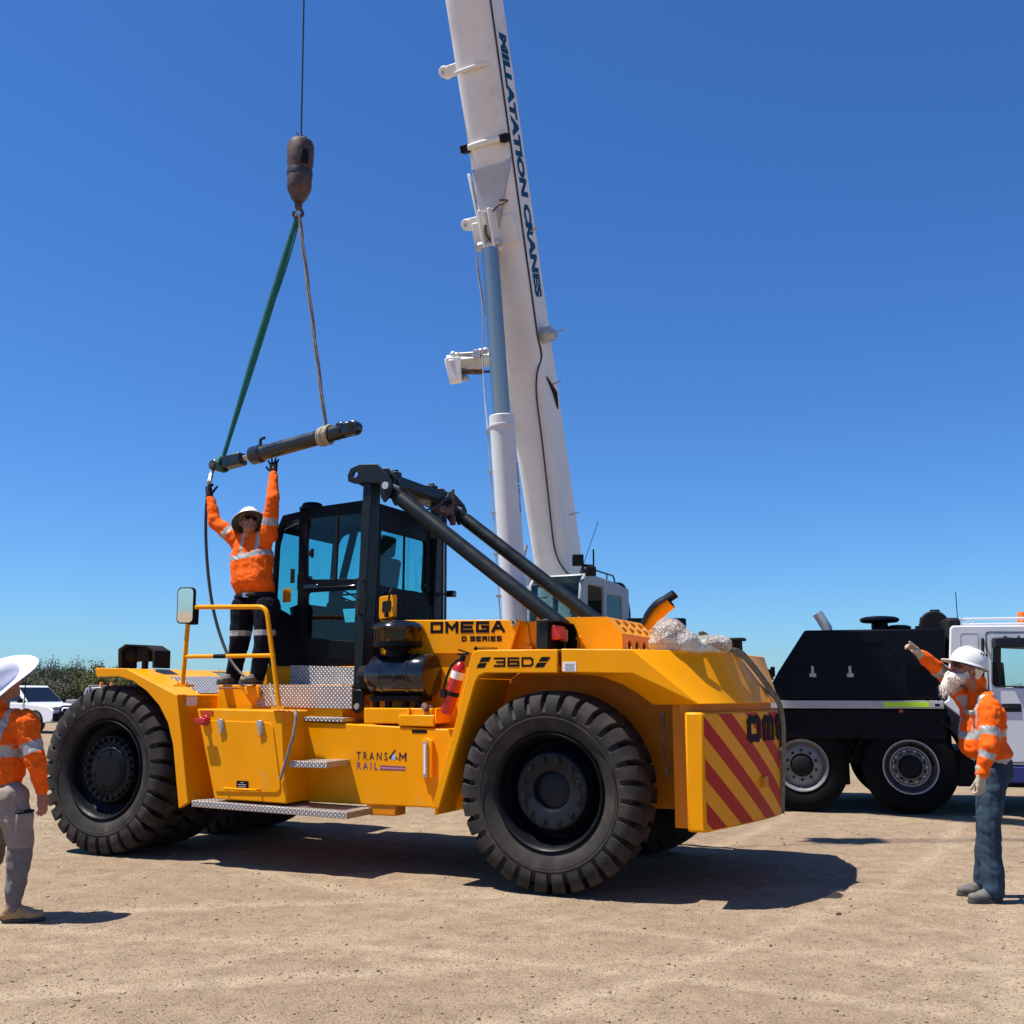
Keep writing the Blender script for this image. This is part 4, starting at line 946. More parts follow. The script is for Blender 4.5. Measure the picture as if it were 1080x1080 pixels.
# rear engine hood with round vent holes at its sloping end
e0, e1, e2 = vp(640, 650.5, NV), vp(656, 668.2, NV), vp(657.6, 688, NV)
h0 = vp(566, 651.5, NV)
HB = W_ - NV
mb = MB()
mb.extr([h0, e0, e1, Vec((e2.x, NV, 1.70)), Vec((h0.x, NV, 1.70))], (0, 0.03, 0)); mb.extr([mv(p) for p in (h0, e0, e1, Vec((e2.x, NV, 1.70)), Vec((h0.x, NV, 1.70)))], (0, -0.03, 0))
def across(a, b, i, th, holes):
    d = (b - a); n_ = Vec((-d.z, 0, d.x)).normalized(); n_ = n_ if n_.x < 0 else -n_
    o_ = [a + Vec((0, 0.031, 0)), b + Vec((0, 0.031, 0)), b + Vec((0, HB - NV - 0.031, 0)), a + Vec((0, HB - NV - 0.031, 0))]
    hl = []
    L_ = d.length; dn = d.normalized()
    for (s_, y_) in holes: hl.append([a + dn*(s_*L_ + 0.042*math.cos(t_)) + Vec((0, y_ + 0.055*math.sin(t_), 0)) for t_ in np.linspace(0, 2*math.pi, 13)[:-1]])
    mb.plate(o_, hl, n_*th)
mb.prism([h0 + Vec((0, 0.031, 0)), e0 + Vec((-0.002, 0.031, 0)), e0 + Vec((-0.002, 0.031, -0.02)), h0 + Vec((0, 0.031, -0.02))], [h0 + Vec((0, HB - NV - 0.031, 0)), e0 + Vec((-0.002, HB - NV - 0.031, 0)), e0 + Vec((-0.002, HB - NV - 0.031, -0.02)), h0 + Vec((0, HB - NV - 0.031, -0.02))])
ys = [0.20 + 0.21*k for k in range(6)]
across(e0, e1, 0, 0.018, [(0.30, y_) for y_ in ys] + [(0.72, y_) for y_ in ys])
e2b = Vec((e1.x + (e2.x - e1.x), NV, 1.70))
Lv = (e2b - e1).length
across(e1 + Vec((0.002, 0, -0.004)), e2b, 0, 0.018, [(0.085/Lv, y_) for y_ in ys] + [(0.20/Lv, y_) for y_ in ys])
hood = mb.build('engine_hood', 'yellow', CH, bevel=0.006)
mb = MB(); mb.box2((h0.x, NV + 0.04, 1.72), (e0.x - 0.05, HB - 0.04, h0.z - 0.05)); mb.box2((e0.x - 0.05, NV + 0.05, 1.72), (e1.x - 0.10, HB - 0.05, e1.z - 0.06)); mb.build('radiator', 'matt_black', hood)
mb = MB(); p = vp(621.2, 670, NV); mb.box(p + Vec((0, 0.012, 0)), (0.012, 0.02, 0.24)); mb.build('hood_seam', 'yellow_dusty', hood)
mb = MB(); mb.tube(bendpath([vp(608, 673.5, NV - 0.01), vp(612, 671, NV - 0.03), vp(613.5, 686, NV - 0.02)], 0.03), 0.012); mb.build('hood_handle', 'yellow', hood)
# exhaust: yellow pipe under a black heat shield
mb = MB(); ev = 1.15
ep = spline([vp(684, 663, ev), vp(689, 653, ev), vp(697, 643.5, ev), vp(707, 635, ev)], 5)
mb.tube(ep, 0.062, 18); ex = mb.build('exhaust_pipe', 'yellow', CH)
mb = MB(); sh = spline([vp(681.5, 659, ev), vp(686.5, 648, ev), vp(694.5, 638.5, ev), vp(704.5, 632.5, ev), vp(712, 627.5, ev)], 5)
rings = []
for i, p in enumerate(sh):
    T = (sh[min(i + 1, len(sh) - 1)] - sh[max(i - 1, 0)]).normalized(); nu = Vec((-T.z, 0, T.x)); 
    if nu.z < 0: nu = -nu
    rings.append([p - nu*0.012 + nu*0.062*math.cos(t_) + Vec((0, 0.085*math.sin(t_), 0)) for t_ in np.linspace(-1.5, 1.5, 12)])
for a_, b_ in zip(rings, rings[1:]):
    for k_ in range(11): mb.prism([a_[k_], a_[k_+1], b_[k_+1], b_[k_]], [x - Vec((0, 0, 0.006)) for x in (a_[k_], a_[k_+1], b_[k_+1], b_[k_])])
mb.build('heat_shield', 'slate', ex)
mb = MB(); T = (ep[-1] - ep[-2]).normalized(); mb.cone(ep[-1] - T*0.02, ep[-1] + T*0.003, 0.05, seg=18); mb.build('exhaust_mouth', 'matt_black', ex)

# ---- air cleaner with pre-cleaner bowl
AV = 0.56; c0, c1 = vp(391, 712.5, AV), vp(456, 712.5, AV); ar = 0.192
mb = MB()
L_ = (c1 - c0).length
mb.lathe([(0, 0.0), (ar*0.62, 0.0), (ar*0.66, 0.02), (ar*0.9, 0.05), (ar, 0.08), (ar, L_*0.30), (ar*1.03, L_*0.305), (ar*1.03, L_*0.33), (ar, L_*0.335), (ar, L_*0.70), (ar*1.05, L_*0.71), (ar*1.05, L_*0.75), (ar*1.01, L_*0.76), (ar*1.01, L_*0.98), (ar*0.97, L_), (ar*0.90, L_ + 0.004), (0, L_ + 0.006)], c0, (1, 0, 0), 48)
ac = mb.build('air_cleaner', 'black_gloss', CH)
mb = MB()
for r_ in np.linspace(0, 0.09, 4): mb.lathe([(0.095, -0.012), (0.11, 0), (0.095, 0.012), (0.08, 0)], c0 + Vec((-0.02 - r_*0.6, 0, -0.01 - r_*0.1)), (1, 0, 0.2), 28, closed=True)
mb.tube(bendpath([c0 + Vec((0.0, 0, -0.02)), c0 + Vec((-0.09, 0.03, -0.04)), c0 + Vec((-0.10, 0.35, -0.10))], 0.1), 0.075, 16); mb.build('intake_hose', 'hose', ac)
mb = MB()
for s_ in (0.28, 0.55, 0.72):
    p = c0 + Vec((L_*s_, -ar*0.97, -0.03)); mb.box(p, (0.03, 0.018, 0.06))
mb.build('clip', 'black_gloss', ac, bevel=0.004)
pc = vp(419, 680, AV); 
mb = MB()
mb.lathe([(0, -0.12), (0.105, -0.12), (0.10, 0.01), (0.125, 0.015), (0.125, 0.03), (0.215, 0.035), (0.228, 0.05), (0.228, 0.085), (0.0, 0.085)], pc + Vec((0, 0, -0.06)), (0, 0, 1), 48)
mb.build('pre_cleaner', 'black', ac)
mb = MB(); mb.lathe([(0.221, 0.085), (0.234, 0.20), (0.228, 0.20), (0.215, 0.087)], pc + Vec((0, 0, -0.06)), (0, 0, 1), 48, closed=True); mb.build('dust_bowl', 'amberbowl', ac)
mb = MB(); mb.lathe([(0.0, 0.11), (0.11, 0.11), (0.11, 0.195), (0.242, 0.197), (0.246, 0.215), (0.228, 0.245), (0.17, 0.272), (0.08, 0.283), (0, 0.285)], pc + Vec((0, 0, -0.06)), (0, 0, 1), 48); mb.build('bowl_cap', 'black_gloss', ac)
mb = MB()                                         # cradle under it
mb.box(c0 + Vec((L_*.5, 0, -ar - 0.015)), (L_*.8, 0.24, 0.05))
for s_ in (0.16, 0.36, 0.64, 0.84): mb.box(c0 + Vec((L_*s_, -0.06, -ar - 0.07)), (0.05, 0.05, 0.10))
mb.build('cradle', 'matt_black', ac, bevel=0.005)
mb = MB(); mb.box2((c0.x + 0.05, BV + 0.02, 1.28), (c1.x + 0.1, BV + 0.4, c0.z - ar - .10)); 
a_ = vp(419, 752, BV - 0.03); mb.box2((a_.x, BV - 0.01, 1.26), (a_.x + 0.36, BV + 0.018, 1.36))
for x in (431, 460): p = vp(x, 757, BV); mb.box(p + Vec((0, .04, 0.02)), (0.02, 0.10, 0.13))
mb.build('cleaner_shelf', 'yellow', CH, bevel=0.012)
mb = MB(); p = vp(453, 749, 0.42); mb.ball(p, 0.045); mb.cone(p, p + Vec((-0.02, -0.06, 0.03)), 0.03); mb.tube([p, p + Vec((0.03, 0.02, -0.12))], 0.02); mb.ball(p + Vec((-0.05, 0, 0.03)), 0.035); mb.build('drain_valve', 'rust', CH)
# emergency box on the post
mb = MB(); p = vp(407.5, 640, 0.66); mb.extr(rounded([vp(399.8, 629.5, .66), vp(415.5, 627, .66), vp(415, 650.5, .66), vp(399.4, 653.5, .66)], .02), (0, .06, 0)); mb.m(1).extr(rounded([vp(403, 634, .655), vp(412.5, 632.8, .655), vp(412, 644.5, .655), vp(402.5, 646, .655)], .02), (0, .02, 0)); mb.m(1).tube(spline([vp(410, 634, .64), vp(411, 626, .62), vp(413, 621, .66)]), .010); mb.m(1).box(vp(407.5, 648, .65), (.03, .04, .05)); mb.build('switch_box', ['yellow', 'matt_black'], CH, bevel=.006)

# ---- rear fender plate with the wheel arch
mb = MB()
pl = [vp(455.3, 853, 0.0), vp(480, 765.5, 0.0), vp(497.5, 690.8, 0.0), vp(499.5, 687.3, 0.0), vp(505, 685.5, 0.0), vp(588.5, 684.8, 0.0), vp(588.5, 709.7, 0.0), vp(512, 709.8, 0.0), vp(505.5, 712.5, 0.0), vp(502, 719, 0.0), vp(463.5, 852, 0.0)]
mb.extr([p + Vec((0, -0.01, 0)) for p in pl], (0, 0.045, 0))
arch = [vp(457, 861, 0.0), pl[-1], pl[-2], pl[-3], pl[-4], pl[-5]]
ain = [vp(457.8, 860.5, 0), vp(500, 716, 0), vp(510, 708, 0), vp(588.5, 706.5, 0)]
for a_, b_ in zip(ain, ain[1:]):
    d = (b_ - a_).normalized(); n_ = Vec((-d.z, 0, d.x))
    n_ = n_ if n_.z > 0 else -n_
    mb.prism([a_ + Vec((0, 0.037, 0)), b_ + Vec((0, 0.037, 0)), b_ + n_*0.03 + Vec((0, 0.037, 0)), a_ + n_*0.03 + Vec((0, 0.037, 0))], [a_ + Vec((0, 0.72, 0)), b_ + Vec((0, 0.72, 0)), b_ + n_*0.03 + Vec((0, 0.72, 0)), a_ + n_*0.03 + Vec((0, 0.72, 0))])
ztop = pl[4].z
mb.prism([pl[4] + Vec((-0.03, 0.036, 0)), pl[5] + Vec((0, 0.036, 0)), pl[5] + Vec((0, 0.036, -0.025)), pl[4] + Vec((-0.03, 0.036, -0.025))], [pl[4] + Vec((-0.03, NV - 0.01, 0)), pl[5] + Vec((0, NV - 0.01, 0)), pl[5] + Vec((0, NV - 0.01, -0.025)), pl[4] + Vec((-0.03, NV - 0.01, -0.025))])
rf = mb.build('rear_fender', 'yellow', CH, bevel=0.008)
mb = MB()
pm = [mv(p + Vec((0, -0.01, 0))) for p in pl]; mb.extr(pm, (0, -0.045, 0)); mb.build('rear_fender', 'yellow', CH, bevel=0.008)
# inner walls of the wheel wells
mb = MB()
for y_ in (0.74, W_ - 0.74):
    mb.box2((-1.05, y_ - 0.015, 0.62), (1.0, y_ + 0.015, 1.72))
mb.box2((0.95, 0.30, 0.53), (1.118, W_ - 0.30, 1.50))
mb.build('wheel_well', 'yellow_dusty', CH, bevel=0.006)
mb = MB(); p = vp(702, 790, 0.28); mb.tube(spline([vp(697, 752, 0.27), vp(700, 780, 0.26), vp(704, 812, 0.27), vp(706, 820, 0.29)]), 0.010, 8); mb.box(vp(704, 813, 0.27), (0.03, 0.03, 0.05)); mb.box(vp(699, 760, 0.27), (0.025, 0.02, 0.12)); mb.build('brake_line', 'rust', CH)

# ---- counterweight
S = lambda x, y: vp(x, y, 0.0)
A0, A1 = S(592.2, 684.3), S(592.4, 709); Bt, Bb = S(667, 684.8), S(667.5, 710.3); E = S(737, 742.8)
cen = 1.35
def plan(v):                               # rear face bulges gently towards the middle
    t = (v - cen)/cen
    return 1.578 - 0.302*abs(t)**1.3
rim = [Vec((plan(v), v, E.z + (0.0 if v < 9 else 0))) for v in (0.0, 0.3, 0.6, 0.9, 1.2, 1.35)]
topn = [Bt, Vec((1.385, 0.60, Bt.z - .01)), Vec((1.25, cen, Bt.z))]
mb = MB()
bm = mb.bm
def F(*ps): bm.faces.new([bm.verts.new(p) for p in ps])
for f in (lambda p: Vec(p), mv):
    th = 0.03
    F(*[f(p) for p in (A0, A1, Bb, Bt)])
    n = len(rim)
    rr = [E] + rim[1:]
    # sloping facet as a loft between the top edge and the rim
    tp = [Bt.lerp(topn[1], t) for t in (0, 0.4, 0.8)] + [topn[1].lerp(topn[2], t) for t in (0.2, 0.7, 1.0)]
    F(f(Bt), f(Bb), f(E)); 
    for i in range(n - 1): F(f(tp[i]), f(rr[i]), f(rr[i+1]), f(tp[i+1]))
    # top
    inn = [Vec((A0.x, NV + 0.3, A0.z)), Vec((A0.x, cen, A0.z))]
    F(f(A0), *[f(p) for p in tp], f(inn[1]))
    # lower chamfer facing down over the wheel
    c4 = [vp(634, 713.5, 0.16), vp(655.5, 721.5, 0.18), vp(672, 731, 0.20), vp(689, 743.5, 0.22)]
    F(f(Bb), f(A1), f(Vec((A1.x, 0.14, A1.z + 0.02))), f(c4[0])); F(f(Bb), f(c4[0]), f(c4[1])); F(f(Bb), f(c4[1]), f(c4[2])); F(f(Bb), f(c4[2]), f(c4[3]), f(E))
    for p_, q_ in zip([Vec((A1.x, 0.14, A1.z + 0.02))] + c4, c4 + [Vec((c4[3].x + 0.1, 0.3, E.z - 0.004))]):
        F(f(p_), f(q_), f(Vec((q_.x, 0.72, q_.z + 0.06))), f(Vec((p_.x, 0.72, p_.z + 0.06))))
    # underside lip and recess
    F(f(E), f(c4[3]), f(Vec((c4[3].x + 0.1, 0.3, E.z - 0.004))), f(Vec((E.x, 0.3, E.z))))
    for i in range(n - 1): F(f(rr[i]), f(rr[i+1]), f(rr[i+1] + Vec((-0.10, 0, -0.002))), f(rr[i] + Vec((-0.10, 0.12 if i == 0 else 0, -0.002))))
bmesh.ops.remove_doubles(bm, verts=bm.verts[:], dist=0.0008)
mb._done(); cw = mb.build('counterweight_deck', 'yellow', CH, bevel=0.007, smooth=22)
# lower block: side strip, curved striped rear
zb, zt = S(746.7, 879).z, S(742, 751.5).z
mb = MB()
vs_ = [0.0, 0.15, 0.3, 0.45, 0.6, 0.75, 0.9, 1.05, 1.2, 1.35]; pr_ = [Vec((plan(v) - 0.012 + (0.0), v, 0)) for v in vs_]
pr_[0] = Vec((S(742, 800).x, 0.0, 0))
half = [Vec((S(723, 800).x, 0.0, 0))] + pr_
loop = half + [Vec((p.x, W_ - p.y, 0)) for p in half[::-1][1:]]
loop = loop + [Vec((1.12, W_ - 0.33, 0)), Vec((1.12, 0.33, 0))]
mb.prism([p + Vec((0, 0, zb + (0.0))) for p in loop], [p + Vec((0, 0, zt)) for p in loop])
blk = mb.build('counterweight_block', 'yellow', CH, bevel=0.018, smooth=25)
mb = MB(); lp2 = [Vec((p.x - 0.06, 0.10 + p.y*(W_ - 0.2)/W_, 0)) for p in loop]; mb.prism([p + Vec((0, 0, zt - 0.02)) for p in lp2], [p + Vec((0, 0, E.z + 0.01)) for p in lp2]); mb.build('counterweight_core', 'yellow_dusty', blk)
# red chevron stripes laid on the curved rear, both halves
def rear(v, z, d=0.0):
    v_ = v if v <= cen else W_ - v
    for (a, b) in zip(pr_, pr_[1:]):
        if a.y <= v_ <= b.y + 1e-6:
            t = (v_ - a.y)/(b.y - a.y); u = a.x + (b.x - a.x)*t; break
    return Vec((u + d, v, z))
mb = MB(); hz = zt - zb; slope = hz/0.62*0.52
def stripe(c0_, wz):
    # band: z = c0 - k v for the near half; drawn in narrow slices that follow the curve
    k_ = 0.71
    for mirx in (False, True):
        vv = np.linspace(0.02, cen - 0.004, 60)
        for v0, v1 in zip(vv, vv[1:]):
            def cl(z): return min(max(z, zb + 0.014), zt - 0.014)
            q = [(v0, cl(c0_ - k_*v0 - wz)), (v1, cl(c0_ - k_*v1 - wz)), (v1, cl(c0_ - k_*v1)), (v0, cl(c0_ - k_*v0))]
            if q[0][1] >= q[3][1] - 1e-5 and q[1][1] >= q[2][1] - 1e-5: continue
            P_ = [rear(v, z, 0.0022) for v, z in q]
            if mirx: P_ = [Vec((p.x, W_ - p.y, p.z)) for p in P_][::-1]
            mb.bm.faces.new([mb.bm.verts.new(p) for p in P_])
for k_s in range(-2, 4): stripe(zt - 0.012 + 0.31*k_s, 0.148)
bmesh.ops.remove_doubles(mb.bm, verts=mb.bm.verts[:], dist=0.0005); mb._done()
mb.build('warning_stripes', 'red_stripe', blk, recalc=True)
mb = MB(); 
vT = 0.69
block_text(mb, 'omega', lambda x, z, d: rear(vT + x, 1.165 + z, d + 0.005), 0.245, 0.205, 0.05, 0.062)
mb.build('lettering', 'decal', blk, smooth=0)
for y_ in (1.02, W_ - 1.02): mb = MB(); mb.box(rear(y_, 0.845, -.015), (0.05, 0.24, 0.085)); mb.build('tow_pocket', 'yellow_dusty', blk, bevel=0.01)
mb = MB(); mb.box((1.30, 1.05, Bt.z + 0.05), (0.10, 0.10, 0.10)); mb.box((1.30, 1.05, Bt.z + 0.11), (0.16, 0.14, 0.025)); mb.cone((1.26, 1.05, Bt.z - 0.03), (1.26, 1.05, Bt.z + 0.02), 0.05); mb.build('rear_camera', 'matt_black', cw, bevel=0.006)

# ---- lamp cluster at the foot of the near stay
mb = MB(); LV = 0.36
fr = [vp(565.5, 654.5, LV), vp(577.5, 653, LV), vp(577.5, 684.5, LV), vp(565.5, 684.5, LV)]
mb.extr(fr, (0, 0.10, 0)); mb.prism([vp(565.5, 654.3, LV - .02), vp(578.5, 652.6, LV - .02), vp(578.5, 656, LV - .02), vp(565.5, 658, LV - .02)], [vp(565.5, 654.3, LV - .02) + Vec((.02, .35, 0)), vp(578.5, 652.6, LV - .02) + Vec((.02, .35, 0)), vp(578.5, 656, LV - .02) + Vec((.02, .35, 0)), vp(565.5, 658, LV - .02) + Vec((.02, .35, 0))])
br_ = mb.build('lamp_bracket', 'slate', CH, bevel=0.006)
bx = vp(577.5, 668, LV).x
mb = MB()
o_ = [Vec((bx + 0.035, LV + 0.01, 1.90)), Vec((bx + 0.035, LV + 0.34, 1.90)), Vec((bx + 0.035, LV + 0.34, 2.08)), Vec((bx + 0.035, LV + 0.27, 2.135)), Vec((bx + 0.035, LV + 0.01, 2.15))]
mb.extr([p + Vec((-0.03, 0, 0)) for p in o_], (0.01, 0, 0))
for a_, b_ in zip(o_, o_[1:]):
    i_ = Vec((bx, (LV + 0.17), 2.02)); a2 = a_ + (Vec((a_.x, i_.y, i_.z)) - a_)*0.08; b2 = b_ + (Vec((b_.x, i_.y, i_.z)) - b_)*0.08
    mb.extr([a_, b_, b2, a2], (0.10, 0, 0))
mb.build('lamp_box', 'black', br_)
mb = MB(); c_ = Vec((bx + 0.05, LV + 0.10, 2.055)); mb.box(c_, (0.07, 0.14, 0.125)); 
for k in range(5): mb.cone(c_ + Vec((0.035, -0.055 + 0.0275*k, -0.06)), c_ + Vec((0.035, -0.055 + 0.0275*k, 0.06)), 0.013, seg=10)
mb.build('tail_lamp', 'redlens', br_, bevel=0.012)
mb = MB(); c_ = Vec((bx + 0.05, LV + 0.245, 2.04)); mb.box(c_, (0.06, 0.06, 0.11)); mb.build('reversing_lamp', 'boot_tan', br_, bevel=0.012)

# ---- decals
mb = MB(); a_, b_ = vp(454, 667.8, NV), vp(532.5, 667.0, NV); d = (b_ - a_); L_ = d.length; d.normalize()
block_text(mb, 'OMEGA', lambda x, z, dd: a_ + d*x + Vec((0, -dd, z)), (L_ - 4*0.025)/5, vp(455, 656, NV).z - a_.z, 0.025, 0.027)
a2, b2 = vp(487, 676.4, NV), vp(533, 676.2, NV); d2 = (b2 - a2); L2 = d2.length; d2.normalize()
block_text(mb, 'D SERIES', lambda x, z, dd: a2 + d2*x + Vec((0, -dd, z)), (L2 - 0.09)/7.2, vp(487, 671, NV).z - a2.z, 0.012, 0.013)
mb.build('lettering', 'decal', nb, smooth=0)
mb = MB(); a3 = vp(503.5, 685.2, NV); font_mesh(mb, 'elphinstone', lambda x, z, dd: a3 + Vec((x, -dd, z)), 0.03, 0.01, 1.05)
p = vp(501.8, 683.8, NV); mb.box(p + Vec((0, -0.0015, 0)), (0.03, 0.001, 0.03), Matrix.Rotation(0.6, 3, 'Y')); mb.build('dealer_lettering', 'decal', nb, smooth=0)
mb = MB(); z0 = vp(521, 703.3, 0).z; a4, b4 = vp(520.8, 703.3, -0.01), vp(562.5, 703.0, -0.01); hh = vp(521, 693.4, -0.01).z - a4.z
L4 = (b4 - a4).length; d4 = (b4 - a4).normalized()
block_text(mb, '36D', lambda x, z, dd: a4 + d4*x + Vec((0, -dd, z)), (L4 - 0.04)/3, hh, 0.02, 0.0155)
for q in (((505.5, 698.2), (508.2, 693.2), (517.8, 693.0), (515.4, 697.8)), ((502.6, 704.4), (505.0, 699.4), (513.4, 699.2), (511.2, 704.0)), ((568.0, 697.6), (571.2, 692.8), (580.6, 692.8), (577.6, 697.4)), ((564.2, 703.8), (566.8, 699.0), (576.4, 698.8), (573.4, 703.6))):
    mb.extr([vp(x, y_, -0.01) + Vec((0, -0.0005, 0)) for x, y_ in q], (0, -0.0015, 0))
mb.build('lettering', 'decal', rf, smooth=0)
mb = MB(); mb.extr([vp(593.5, 698, 0), vp(607.8, 698, 0), vp(607.8, 708, 0), vp(593.5, 708, 0)], (0, -0.003, 0)); mb.m(1)
for k in range(4): mb.box(vp(600.5, 700 + 2*k, -0.0045), (0.085 - 0.01*(k % 2), 0.002, 0.004))
mb.build('paper_label', ['white', 'stripgrey'], cw)
# slogan on the beam
mb = MB(); a_ = vp(376.0, 800.9, BV); px = lambda x, y_: vp(x, y_, BV)
def bl_(base, ang): return lambda x, z, dd: base + Vec((x*math.cos(ang), -dd, z - x*math.sin(ang)))
ang = math.atan2(px(376, 801).z - px(428, 802.5).z, px(428, 802.5).x - px(376, 801).x)
hT = px(376, 792.3).z - px(376, 800.9).z
wid = (px(408, 801).x - px(375.5, 801).x)
w1 = font_mesh(MB(), 'T R A N S', bl_(a_, ang), hT, 0.012)
font_mesh(mb, 'T R A N S', bl_(a_, ang), hT, 0.012, wid/w1)
b_ = px(420.9, 802.4); block_text(mb, 'M', bl_(b_, ang), px(428.6, 802).x - px(420.9, 802).x, hT, 0, .0135)
mb.extr([px(409.6, 799.6) + Vec((0, -.0005, 0)), px(416.3, 790.5) + Vec((0, -.0005, 0)), px(417.6, 790.8) + Vec((0, -.0005, 0)), px(413.4, 797.2) + Vec((0, -.0005, 0)), px(412.8, 800) + Vec((0, -.0005, 0))], (0, -.002, 0))
mb.extr([px(417.6, 800.2) + Vec((0, -.0005, 0)), px(417.6, 798) + Vec((0, -.0005, 0)), px(419.4, 799.4) + Vec((0, -.0005, 0)), px(419.2, 800.6) + Vec((0, -.0005, 0))], (0, -.002, 0))
mb.build('slogan', 'decal_maroon', chassis, smooth=0)
mb = MB(); mb.extr([px(412.9, 800.3) + Vec((0, -.0006, 0)), px(413.8, 797.4) + Vec((0, -.0006, 0)), px(416.6, 794.5) + Vec((0, -.0006, 0)), px(417.2, 798) + Vec((0, -.0006, 0)), px(417.2, 800.6) + Vec((0, -.0006, 0)), px(415, 801.4) + Vec((0, -.0006, 0))], (0, -.0014, 0)); mb.build('slogan_emblem', 'decal_blue', chassis, smooth=0)
mb = MB(); a_ = px(376.5, 811); wid = px(398, 811).x - px(376.3, 811).x; w1 = font_mesh(MB(), 'R A I L', bl_(a_, ang), hT*0.93, 0.012); font_mesh(mb, 'R A I L', bl_(a_, ang), hT*0.93, 0.012, wid/w1)
mb.extr([px(401, 807.2) + Vec((0, -.0005, 0)), px(427.6, 808.4) + Vec((0, -.0005, 0)), px(427.6, 809.8) + Vec((0, -.0005, 0)), px(401, 808.6) + Vec((0, -.0005, 0))], (0, -.002, 0))
mb.extr([px(400.6, 810.4) + Vec((0, -.0005, 0)), px(427.4, 811.4) + Vec((0, -.0005, 0)), px(427.4, 812.4) + Vec((0, -.0005, 0)), px(400.6, 811.6) + Vec((0, -.0005, 0))], (0, -.002, 0))
mb.build('slogan', 'decal_purple', chassis, smooth=0)
mb = MB(); mb.extr([px(401, 808.7) + Vec((0, -.0006, 0)), px(427.5, 809.9) + Vec((0, -.0006, 0)), px(427.5, 811.3) + Vec((0, -.0006, 0)), px(401, 810.3) + Vec((0, -.0006, 0))], (0, -.0012, 0)); mb.build('slogan_bar', 'decal_pink', chassis, smooth=0)
mb = MB(); mb.extr([px(434.5, 769.5), px(450.2, 769.8), px(450.2, 773.3), px(434.5, 773)], (0, -.003, 0)); mb.build('data_plate', 'decal', chassis)
# sight gauge on a yellow bracket
mb = MB(); mb.extr([px(446.8, 780), px(452, 778), px(457.5, 780.5), px(457.5, 820.5), px(446.8, 820)], (0, -.035, 0)); sg = mb.build('gauge_bracket', 'yellow', chassis, bevel=.006)
mb = MB(); mb.extr([px(449, 782), px(453, 782), px(453, 819), px(449, 819)], (0, -.052, 0)); mb.m(1).extr([px(450, 785), px(452, 785), px(452, 816), px(450, 816)], (0, -.056, 0)); mb.build('sight_gauge', ['galv', 'white'], chassis)
# rope end hanging by the box
mb = MB(); mb.tube(spline([vp(284.5, 721, 0.06), vp(287, 732, 0.03), vp(291, 744, 0.0)]), 0.011, 8); mb.build('tie_rope', 'sling_tan', CH)
mb = MB(); mb.tube(spline([vp(311, 749, 0.03), vp(312, 757, -0.0), vp(309.5, 775, -0.02), vp(306, 787, -0.02), vp(300.5, 806, -0.01), vp(295.5, 822, 0.0)]), 0.014, 8); mb.build('tie_rope', 'sling_grey', CH)
# ================================================================== MOBILE CRANE
CPSI = R_(14.0)
CR = empty('mobile_crane', (0.55, 16.0, 0), 'white telescopic mobile crane with black carrier and raised boom behind the yellow machine', 'mobile crane', rz=-CPSI)
cA = Vec((math.cos(CPSI), -math.sin(CPSI), 0)); cN = Vec((math.sin(CPSI), math.cos(CPSI), 0)); cO = Vec((0.55, 16.0, 0))
def cl(px, py, y):                       # pixel to a point of the carrier frame lying on its plane y
    r = ray(px, py); t = (y - (CAMP - cO).dot(cN))/r.dot(cN); d = CAMP + r*t - cO; return Vec((d.dot(cA), y, d.z))
NS = -1.30
# carrier chassis, side strip, engine housing
mb = MB(); mb.box2((-4.6, -1.0, .62), (5.6, 1.0, 1.25)); mb.box2((2.4, NS + .05, .95), (5.5, -NS - .05, 1.33)); mb.box2((4.1, -1.1, .35), (4.3, 1.1, .7)); mb.box2((-4.6, NS + .04, .9), (1.9, -NS - .04, 1.32))
mb.box2((5.05, NS + .15, .62), (5.55, -NS - .15, 1.34)); mb.box2((2.45, NS + .3, .45), (2.75, -.4, .9)); mb.box2((5.62, -1.0, .35), (7.7, 1.0, .80))
carrier = mb.build('carrier_frame', 'craneBlack', CR, bevel=.02)
a_, b_ = cl(814, 738.3, NS), cl(995, 739.3, NS); zt_, zb_ = (a_.z + b_.z)/2, (cl(900, 747.2, NS).z)
mb = MB(); mb.box2((a_.x - 5.5, NS - .006, zb_), (b_.x, NS + .08, zt_)); mb.box2((a_.x - 5.5, NS + .081, zb_ + .01), (b_.x, -NS, zt_ - .003)); strip = mb.build('side_strip', 'stripgrey', CR, bevel=.006)
l0, l1 = cl(932, 743, NS), cl(980, 743, NS); mb = MB(); mb.box2((l0.x, NS - .010, zb_ + .022), (l1.x, NS - .005, zt_ - .018)); mb.build('reflective_tape', 'lime', strip)
l0, l1 = cl(981.5, 743, NS), cl(993, 743, NS); mb = MB(); mb.box2((l0.x, NS - .010, zb_ + .022), (l1.x, NS - .005, zt_ - .018)); mb.m(1).box2((l0.x + .05, NS - .012, zb_ + .03), (l0.x + .11, NS - .009, zt_ - .04)); mb.build('maker_plate', ['galv', 'decal'], strip)
mb = MB(); p = cl(950, 750, NS); mb.box(p, (.05, .03, .035)); mb.build('marker_lamp', 'redlens', CR)
hp = [cl(814, 737.9, NS), cl(813.5, 722, NS), cl(820.5, 709, NS), cl(848.5, 664.8, NS), cl(997.5, 662.6, NS), cl(996.5, 738.8, NS)]
mb = MB(); mb.extr(hp, (0, -2*NS, 0)); hood2 = mb.build('engine_housing', 'craneBlack', CR, bevel=.025)
for px in (857, 896.5):
    mb = MB(); p = cl(px, 708, NS); mb.box(p + Vec((0, -.006, .02)), (.035, .016, .10)); mb.box(p + Vec((0, -.008, -.05)), (.085, .022, .05)); mb.build('latch', 'stripgrey', hood2, bevel=.004)
mb = MB()
